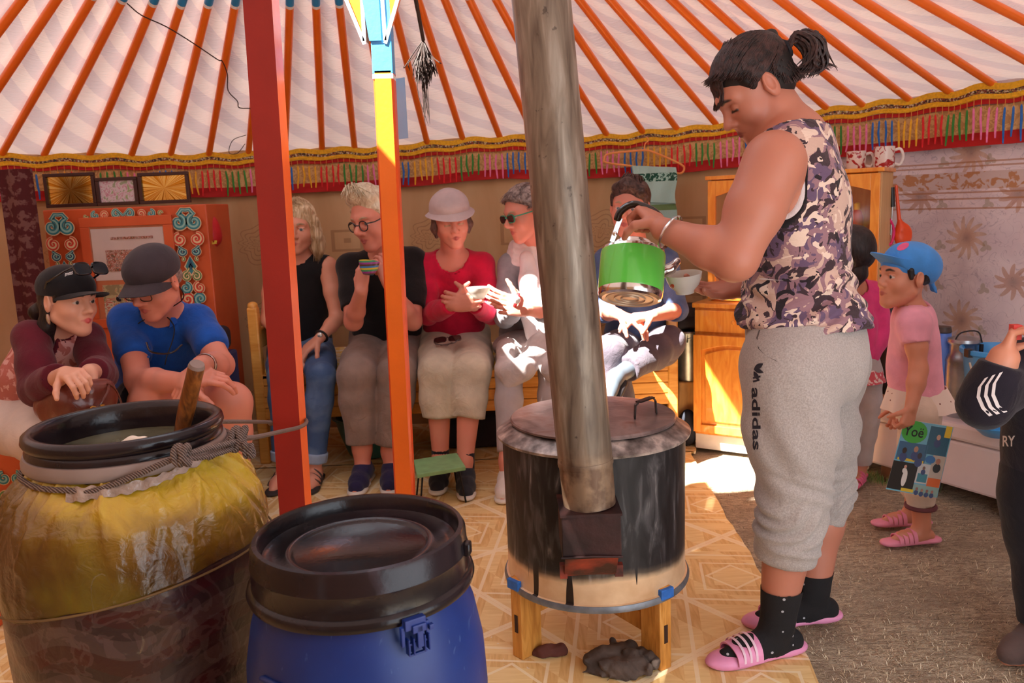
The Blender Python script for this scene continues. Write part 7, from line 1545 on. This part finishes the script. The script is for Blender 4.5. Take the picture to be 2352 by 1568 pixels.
for s,a in zip(sh,am): S.cap(lerp(neck,s,.55)+V(0,.0,-.02),s,.052,.060,k=.02); arm(S,a,.016,0,1.72,r=tuple(x*.92 for x in (.050,.044,.040,.040,.030)),flat=1)
T.sdf(S,'raglan_sleeves',MAR,top,h=.007,disp=wr(.006,40,40,40,12))
HBK = hairmat('hair_black',(14,11,13),(44,36,38),(1,1,.3)); S = Sdf(); S.fr = F
S.ell((0,-.022,.035),(.080,.094,.07)); S.ell((0,-.055,-.01),(.072,.055,.065),k=.03); S.chain([(.02,-.10,-.02),(.03,-.125,-.045),(.03,-.12,-.07)],[.03,.03,.02],k=.02); S.chain([(.060,-.03,-.02),(.058,-.05,-.09),(.045,-.055,-.15)],[.026,.028,.014],k=.02)
for s in (-1,1): S.chain([(s*.070,.030,.035),(s*.076,.022,.005)],[.014,.006],k=.015)
S.ell((0,.105,-.02),(.085,.068,.085),k=.01,op=-1); hr = T.sdf(S,'hair',HBK,h=.0045,disp=wr(.002,160,160,60,3))
for s in (1,): pass
CAPB = fabric('black_cap',(22,20,24),.1,.2); ht, br = cap_hat(F,CAPB,T,None,brimdir=0,bl=.080,name='baseball_cap',tiltz=.010)
decal([ht], lambda x,y: (158+x*11+y*1.5, 629-y*15-x*3.2), 'cap_lettering', mat('letter_white',(220,216,214),.6,var=0), ht, T, body='SWISS', size=.62, bold=.02)
Fs = Fr(F.pt((.012,.020,.045)),F.A[0],F.A[1],F.A[2],1.); Fs = Fr(F.pt((0,.012,.068)),F.A[0],nrm(F.A[1]*.9+F.A[2]*.45),nrm(F.A[2]*.9-F.A[1]*.45),1.06); glasses(Fs,T,ht,mat('shades_black',(16,14,16),.15,coat=.5),False,w=.028,h=.020,lens=mat('lens_black',(12,10,12),.08,coat=.5),y=.112,z=.0,th=.003,name='sunglasses')
b = MB(); p = F.pt((.085,-.006,-.040)); b.tube([p,p+V(0,0,-.012),p+V(.002,0,-.030),p+V(.003,0,-.036)],[.004,.006,.005,.002],8); T.part(b,'earring',mat('silver',(214,210,206),.22,metal=1.))
shoes(T,lg,fabric('brown_shoe',(84,62,48),.1),mat('sandal_sole',(52,44,42),.8),'shoe',sz=.9)
LEA = NT('bag_leather',.32); LEA.col(LEA.ramp(LEA.noise(5,None,4),[(.3,(84,34,26)),(.7,(128,58,44))])); LEA.bump(LEA.noise(26,None,3,1.),.4,.006); LEA.set(Coat_Weight=.3)
T = Thing('leather_handbag', at(175,925,2.56), 'reddish brown leather handbag on the lap of the person in the black cap', 'handbag')
S = Sdf(); S.chain([at(120,930,2.62),at(165,925,2.58),at(225,915,2.62)],[.055,.062,.058],k=.03); S.box(at(172,940,2.60),(.095,.05,.035),.02,k=.03); S.chain([at(150,905,2.58),at(205,895,2.58),at(240,885,2.62)],[.02,.025,.02],k=.03)
bg_ = T.sdf(S,'body',LEA.m,h=.005,disp=wr(.005,45,45,45,2)); b = MB(); b.tube(spl([at(200,960,2.53),at(225,935,2.53),at(245,905,2.56),at(250,885,2.60)],5),.004,8); b.tube(spl([at(246,880,2.60),at(262,890,2.62),at(275,915,2.66),at(282,940,2.7)],5),.0045,8,flat=.6); T.part(b,'strap',LEA.m,bg_)
b = MB(); b.tube([at(215+8*cos(a),940+7*sin(a),2.53) for a in np.linspace(0,2*pi,14)],.0022,6); b.box(at(236,932,2.53),(.012,.004,.010)); T.part(b,'buckle',mat('brass',(206,170,90),.3,metal=.9),bg_)
# ================= children at the right =================
# --- child in blue cap, pink shirt, holding a magazine ---
z_ = .62
F = headframe(at(2078,636,2.78), yaw=-80, pitch=-4, roll=0, sc=.85)
gc = gnd(2095,1243); neck = at(2098,712,2.79); pel = at(2108,930,2.80); sh = (at(2100,742,2.70), at(2106,742,2.90)); hip = (at(2105,950,2.75), at(2112,950,2.86))
lg = [((hip[0], at(2108,1080,2.745), V(*(at(2118,1205,2.74)))), V(-1,-.08,0)), ((hip[1], at(2106,1080,2.87), V(*(at(2096,1180,2.90)))), V(-1,.05,0))]
for l,_ in lg: l[2][2] = .065
am = [(sh[0], at(2110,850,2.66), at(2093,935,2.62)), (sh[1], at(2070,860,2.96), at(2064,930,2.96))]
PKT = fabric('pink_shirt',(246,170,190),.06,.4)
T, body, top, bot = seated('child in sky blue cap and pink shirt standing sideways with a magazine', F, pel, neck, sh, hip, lg, am,
  [dict(d=V(-.25,-.1,-1),pn=V(-.2,.9,-.1),th=V(-1,-.2,0),curl=(.9,1.,1.1,1.1),sz=.66,tcurl=.7), dict(d=V(-.1,0,-1),pn=V(-.5,-.6,0),th=V(-1,0,0),curl=.7,sz=.66)], SKD, PKT, fabric('cream_leggings',(226,206,186),.06,.3), sz=.62, sleeve=.42, neckcut=('round',.075,.01), boff=.012, pf=1.66, fwd=V(-1,0,0), hd=dict(child=True,jaw=.98), armr=(.036,.032,.027,.027,.020), legr=(.060,.052,.040,.040,.028), hw=.075, neckr=(.055,.052), topname='pink_shirt', botname='leggings', belly=.02)
q = NT('polka_ruffle',.85); vo = q.n('ShaderNodeTexVoronoi',{'Vector':q.tc.outputs['Object'],'Scale':40.,'Randomness':.3}).outputs[0]; q.col(q.mix(q.math('LESS_THAN',vo,.13),(240,222,208),(120,60,50)))
c0 = at(2106,895,2.80); b = MB()
b.sheet(lambda u,v: V(c0[0]+(.095+.030*v+.006*sin(18*pi*u)*v)*cos(2*pi*u)+.012*v, c0[1]+(.085+.025*v+.006*cos(18*pi*u)*v)*sin(2*pi*u), c0[2]+.012-.078*v),73,6,.003); T.part(b,'ruffled_hem',q.m,top)
SK_ = fabric('sky_cap',(72,146,222),.06,.25); S = Sdf(); S.fr = F
S.ell((0,-.020,.055),(.093,.112,.088)); S.ell((0,-.075,.035),(.080,.062,.070),k=.03); S.ell((0,.03,-.045),(.2,.12,.062),k=.008,op=-1); S.ell((0,-.02,-.075),(.2,.2,.052),k=.008,op=-1)
ht = T.sdf(S,'cloth_cap',SK_,h=.0042,disp=wr(.003,60,60,60,4))
b = MB(); 
def fb_(u,v):
    t = (u-.5)*2; ang = t*1.1; x = .090*sin(ang); y = .082*cos(ang)+.066*v*math.sqrt(max(0,1-abs(t)**2.6)); z = .050+.042*v-.02*t*t; return F.pt((x,y,z))
b.sheet(fb_,21,9,.004); T.part(b,'brim',SK_,ht)
S = Sdf(); S.fr = F; S.chain([(0,-.115,-.01),(.01,-.14,-.045),(.0,-.15,-.06)],[.012,.010,.004],k=.01); S.chain([(0,-.115,-.01),(-.02,-.125,-.05)],[.010,.005],k=.01); T.sdf(S,'cap_tie',SK_,ht,h=.004)
decal([ht], None, 'pink_patch', mat('patch_pink',(226,90,140),.6), ht, T, pts=[[(2074+r*14*cos(a),566+r*(8*sin(a)-cos(a)*5)) for r,a in ((r0,a0),(r0+.25,a0),(r0+.25,a0+.45),(r0,a0+.45))] for r0 in (0.02,.25,.5,.75) for a0 in np.arange(0,6.28,.4488)])
S = Sdf(); S.fr = F; S.ell((0,-.03,.02),(.082,.095,.06)); S.ell((0,.10,-.02),(.09,.075,.09),k=.01,op=-1)
for s in (-1,1): S.ell((s*.088,-.008,-.008),(.02,.024,.036),k=.004,op=-1); S.chain([(s*.073,.030,.03),(s*.078,.026,.0)],[.014,.008],k=.015)
T.sdf(S,'hair',HBK,h=.0045)
def slides(T,lg,sz,mm):
    for l,fd in lg:
        fd = nrm(fd); g = l[2]*V(1,1,0); side = V(-fd[1],fd[0],0); S = Sdf()
        for t,w_ in ((-.06,.036),(0.,.036),(.06,.042),(.12,.046),(.17,.042)): S.ell(g+fd*t*sz+V(0,0,.007),(.045*sz,w_*sz,.012),A=(fd,side,V(0,0,1)),k=.015)
        so_ = T.sdf(S,'slide',mm,h=.005,lo=V(-9,-9,-.008)); b = MB()
        for k in range(4): b.sheet(lambda u,v: (lambda a: g+fd*(.045+.024*k+.019*v)*sz+side*(.050*sz*sin(a))+V(0,0,.010+(.060-.008*k)*sz*max(0,cos(a))**.75))(pi*(u-.5)*1.1),16,3,.004)
        T.part(b,'strap',mm,so_)
slides(T,lg,.70,mat('slide_rose',(240,150,176),.5,var=.05))
b = MB()
for l,_ in lg[:1]:
    p_ = lerp(l[1],l[2],.66); b.tube([p_+V(.046*cos(a),.046*sin(a),0) for a in np.linspace(0,2*pi,24)],.008,8)
T.part(b,'cuff_band',mat('cuff_plum',(110,60,66),.8),bot)
# magazine
mg = [at(2078,962,2.66),at(2190,980,2.60),at(2152,1142,2.60),at(2035,1122,2.66)]
T = Thing('magazine', sum(mg)/4, 'colourful magazine with a green title disc held by the child in the blue cap', 'magazine')
nrm_m = nrm(np.cross(mg[1]-mg[0],mg[3]-mg[0])); nrm_m = nrm_m if nrm_m[1] < 0 else -nrm_m
def mp(u,v,o=0.): return mg[0]*(1-u)*(1-v)+mg[1]*u*(1-v)+mg[2]*u*v+mg[3]*(1-u)*v+nrm_m*(o+.003*sin(3*u))
b = MB(); b.sheet(lambda u,v: mp(u,v), 8, 8, .004); T.part(b,'pages',mat('paper_white',(226,226,222),.5,var=.03))
def quad(name, u0,u1,v0,v1, m, o=.0045, n=3):
    b = MB(); b.sheet(lambda u,v: mp(u0+(u1-u0)*u, v0+(v1-v0)*v, o), n+1, n+1); return T.part(b,name,m,smooth=False)
MC = lambda n,c: mat('mag_'+n,c,.35,var=.05)
cv = quad('cover',0,1,0,1,MC('cyan',(120,196,226)),.0042,6)
def sq(u0,u1,v0,v1,n,c,o=.005): b = MB(); b.sheet(lambda u,v: mp(u0+(u1-u0)*u, v0+(v1-v0)*v, o), 3, 3); ob = T.part(b,'cover_picture',MC(n,c),cv,smooth=False)
sq(.02,.60,.30,.56,'night',(60,110,150)); sq(.56,.98,.03,.42,'sea',(40,100,130)); sq(.0,.50,.58,.98,'blk',(22,22,24)); sq(.50,.74,.56,.84,'wht',(206,214,216)); sq(.74,.99,.42,.82,'man',(196,190,180)); sq(.74,.99,.74,.86,'org',(226,110,40),.0055); sq(.50,.99,.86,.99,'faces',(150,190,186))
sq(.06,.58,.525,.56,'yel',(230,206,60),.0055); sq(.28,.52,.94,.985,'yel',(230,206,60),.0055); sq(.53,.72,.70,.82,'teal',(60,140,160),.0055); sq(.86,.985,.0,.16,'yel',(230,206,60),.0055)
def disc(u,v,ru,rv,n,c,o=.0062): 
    b = MB(); b.add([mp(u+ru*cos(a),v+rv*sin(a),o) for a in np.linspace(0,2*pi,20,endpoint=False)],[tuple(range(20))]); T.part(b,'cover_picture',MC(n,c),cv,smooth=False)
disc(.26,.15,.26,.155,'grn',(70,186,70)); disc(.70,.49,.10,.055,'bl2',(50,120,190))
fig = [(.16,.42,'h',(50,40,40),.05),(.38,.38,'h2',(180,140,120),.05),(.48,.46,'h3',(60,50,60),.05),(.76,.17,'h4',(210,170,150),.045),(.86,.50,'h5',(180,130,110),.05),(.62,.62,'h6',(120,90,80),.03),(.26,.64,'h7',(214,170,150),.03),(.58,.92,'h8',(150,110,100),.028),(.68,.93,'h9',(170,130,110),.028),(.78,.93,'h10',(140,100,90),.028),(.88,.93,'h11',(170,120,110),.028)]
for u,v,n,c,r in fig:
    disc(u,v+r*1.9,r*1.5,r*1.3,n+'b',{'h7':(236,236,232),'h5':(30,30,34)}.get(n,(60,80,130)),.0058); disc(u,v,r*.9,r*.85,n,c,.0066)
disc(.29,.80,.05,.12,'h7c',(236,236,232),.006)
textmesh('Yoë',1.,lambda x,y,z: Vector(mp(.25+x*.25,.15-y*.20,.0072)),'printed_title',mat('title_black',(24,24,26),.5,var=0),cv,T,ext=0.,bold=.01)
# --- child in hot pink sweater behind the standing woman ---
F = headframe(at(1948,585,3.30), yaw=-150, pitch=4, sc=.92)
neck = at(1958,655,3.32); pel = at(1962,845,3.34); sh = (at(1925,680,3.34), at(2000,676,3.34)); hip = (at(1935,860,3.34), at(1985,860,3.34))
lg = [((hip[0], at(1945,965,3.32), V(*at(1942,1085,3.35))), V(-.6,-.8,0)), ((hip[1], at(1985,965,3.36), V(*at(1975,1085,3.40))), V(-.6,-.8,0))]
for l,_ in lg: l[2][2] = .07
am = [(sh[0], at(1915,760,3.3), at(1925,820,3.22)), (sh[1], at(2022,765,3.36), at(1990,825,3.30))]
T, body, top, bot = seated('child with dark ponytail in hot pink sweater half hidden behind the standing woman', F, pel, neck, sh, hip, lg, am,
  [dict(d=V(.1,0,-1),pn=V(0,-1,0),th=V(1,0,0),curl=.4,sz=.66), dict(d=V(-.3,-.3,-.8),pn=V(-1,0,0),th=V(0,-1,0),curl=.4,sz=.66)], SKD, fabric('hot_pink',(236,70,136),.08,.4), fabric('grey_tights',(196,186,182),.06,.3), sz=.64, sleeve=1.9, boff=.012, pf=1.95, fwd=V(.5,.8,0), hd=dict(child=True), armr=(.040,.036,.031,.031,.024), legr=(.062,.056,.045,.042,.032), hw=.09, topname='pink_sweater', botname='tights')
S = Sdf(); S.fr = F; S.ell((0,-.02,.045),(.084,.102,.085)); S.ell((0,-.05,0),(.075,.07,.07),k=.03); S.ell((0,.11,-.02),(.08,.065,.085),k=.01,op=-1); hr = T.sdf(S,'hair',HBK,h=.005)
S = Sdf(); S.chain([at(1968,560,3.26),at(1978,590,3.24),at(1974,630,3.24),at(1966,660,3.24)],[.022,.030,.028,.008],k=.02); T.sdf(S,'ponytail',HBK,hr,h=.005,disp=wr(.003,140,140,30,3))
q = NT('plaid_frill',.85); q.col(q.ramp(q.noise(60,None,2),[(.45,(214,90,100)),(.55,(238,214,206))],'CONSTANT')); c0 = at(1965,848,3.34); b = MB(); b.sheet(lambda u,v: c0+V((.095+.02*v+.006*sin(16*pi*u))*cos(2*pi*u),(.09+.02*v)*sin(2*pi*u),.01-.055*v),61,5,.003); T.part(b,'plaid_frill',q.m,top)
for (px,py,c) in ((1958,648,(90,180,90)),(1972,640,(230,120,60)),(1965,678,(70,170,110))): pass
decal([top],None,'flower_print',mat('print_green',(90,180,100),.7),top,T,pts=[[(cx+5*cos(a),cy+5*sin(a)) for a in np.linspace(0,2*pi,8,endpoint=False)] for cx,cy in ((1960,652),(1968,678),(1975,658))])
b = MB(); p_ = at(1936,992,3.28); b.box(p_+V(0,.0,0),(.045,.004,.04)); T.part(b,'knee_patch',mat('patch_dark',(52,58,66),.7),bot,bev=.004); b = MB(); b.box(at(1936,1056,3.28),(.04,.004,.028)); T.part(b,'ankle_label',photo('label_print',[(0,(236,232,230)),(.5,(236,232,230)),(.55,(190,40,50)),(.62,(40,60,110))],60),bot)
slides(T,lg,.72,mat('slide_hot',(240,120,160),.5,var=.05))
# --- child in dark striped jacket cut by the right edge ---
F = headframe(at(2446,712,2.04), yaw=-62, pitch=2, sc=.95)
neck = at(2420,800,2.06); pel = at(2420,1110,2.08); sh = (at(2360,838,2.00), at(2490,838,2.16)); hip = (at(2392,1140,2.04), at(2465,1140,2.14))
lg = [((hip[0], at(2400,1320,2.02), V(1.36,2.02,.08)), V(-.85,-.4,0)), ((hip[1], at(2440,1320,2.12), V(1.40,1.84,.08)), V(-.85,-.4,0))]
am = [(sh[0], at(2262,925,1.94), at(2306,822,1.93)), (sh[1], at(2500,960,2.10), at(2440,1000,2.0))]
NV = fabric('navy_jacket',(28,22,34),.1,.4)
T, body, top, bot = seated('child in dark navy jacket with white sleeve stripes, cut off by the right edge', F, pel, neck, sh, hip, lg, am,
  [dict(d=V(.35,.05,1),pn=V(.6,-.5,-.1)*1.,th=V(.4,.6,.1),curl=(1.,1.05,1.1,1.1),sz=.78,tcurl=.6), None], SKD, NV, fabric('black_pants',(22,18,26),.1,.3), sz=.78, sleeve=1.86, boff=.02, pf=1.97, fwd=nrm(V(-.9,-.4,0)), armr=(.054,.050,.046,.044,.034), legr=(.080,.068,.052,.050,.036), hw=.125, toff=.014, topname='jacket', botname='trousers', neckcut=('round',.07,.01), belly=.03, hd=dict(child=True))
S = Sdf(); S.fr = F; S.ell((0,-.02,.045),(.084,.102,.085)); S.ell((0,-.05,0),(.075,.07,.07),k=.03); S.ell((0,.11,-.02),(.08,.065,.085),k=.01,op=-1); T.sdf(S,'hair',HBK,h=.005)
WST = mat('stripe_white',(224,214,212),.8,var=.04)
pts = []
for k in range(3):
    x0 = 2244+17*k; line = [(x0+18,868-6*k),(x0+2,890-4*k),(x0-1,912-2*k),(x0+10,938-2*k),(x0+28,956-4*k)] if k < 3 else []
    for a_,b_ in zip(line[:-1],line[1:]): pts.append([(a_[0],a_[1]),(b_[0],b_[1]),(b_[0]+8,b_[1]-3),(a_[0]+8,a_[1]-3)])
decal([top],None,'sleeve_stripes',WST,top,T,pts=pts)
decal([top], lambda x,y: (2316+x*24, 1014-y*34), 'chest_lettering', WST, top, T, body='RY', size=1., bold=.02)
b = MB(); b.box(at(2332,762,1.93),(.02,.02,.035)); T.part(b,'red_snack',mat('snack_red',(206,60,50),.5))
SHD = fabric('sneaker_brown',(92,72,66),.15,.3)
for l,fd in lg:
    fd = nrm(fd); g = l[2]*V(1,1,0); side = V(-fd[1],fd[0],0); S = Sdf(); S.chain([g+V(0,0,.07),g+fd*.03+V(0,0,.05),g+fd*.09+V(0,0,.034),g+fd*.125+V(0,0,.03)],[.036,.036,.034,.027],k=.02); S.cap(g-fd*.03+V(0,0,.04),g+V(0,0,.04),.034,.034,k=.02)
    up_ = T.sdf(S,'sneaker',SHD,h=.0055,lo=V(-9,-9,.0)); b = MB()
    for k in range(4): b.tube([g+fd*(.040+.018*k)+side*s_*.018+V(0,0,.085-.009*k-.006*abs(s_)) for s_ in (-1,0,1)],.004,6)
    T.part(b,'laces',mat('lace_white',(214,206,206),.8),up_)
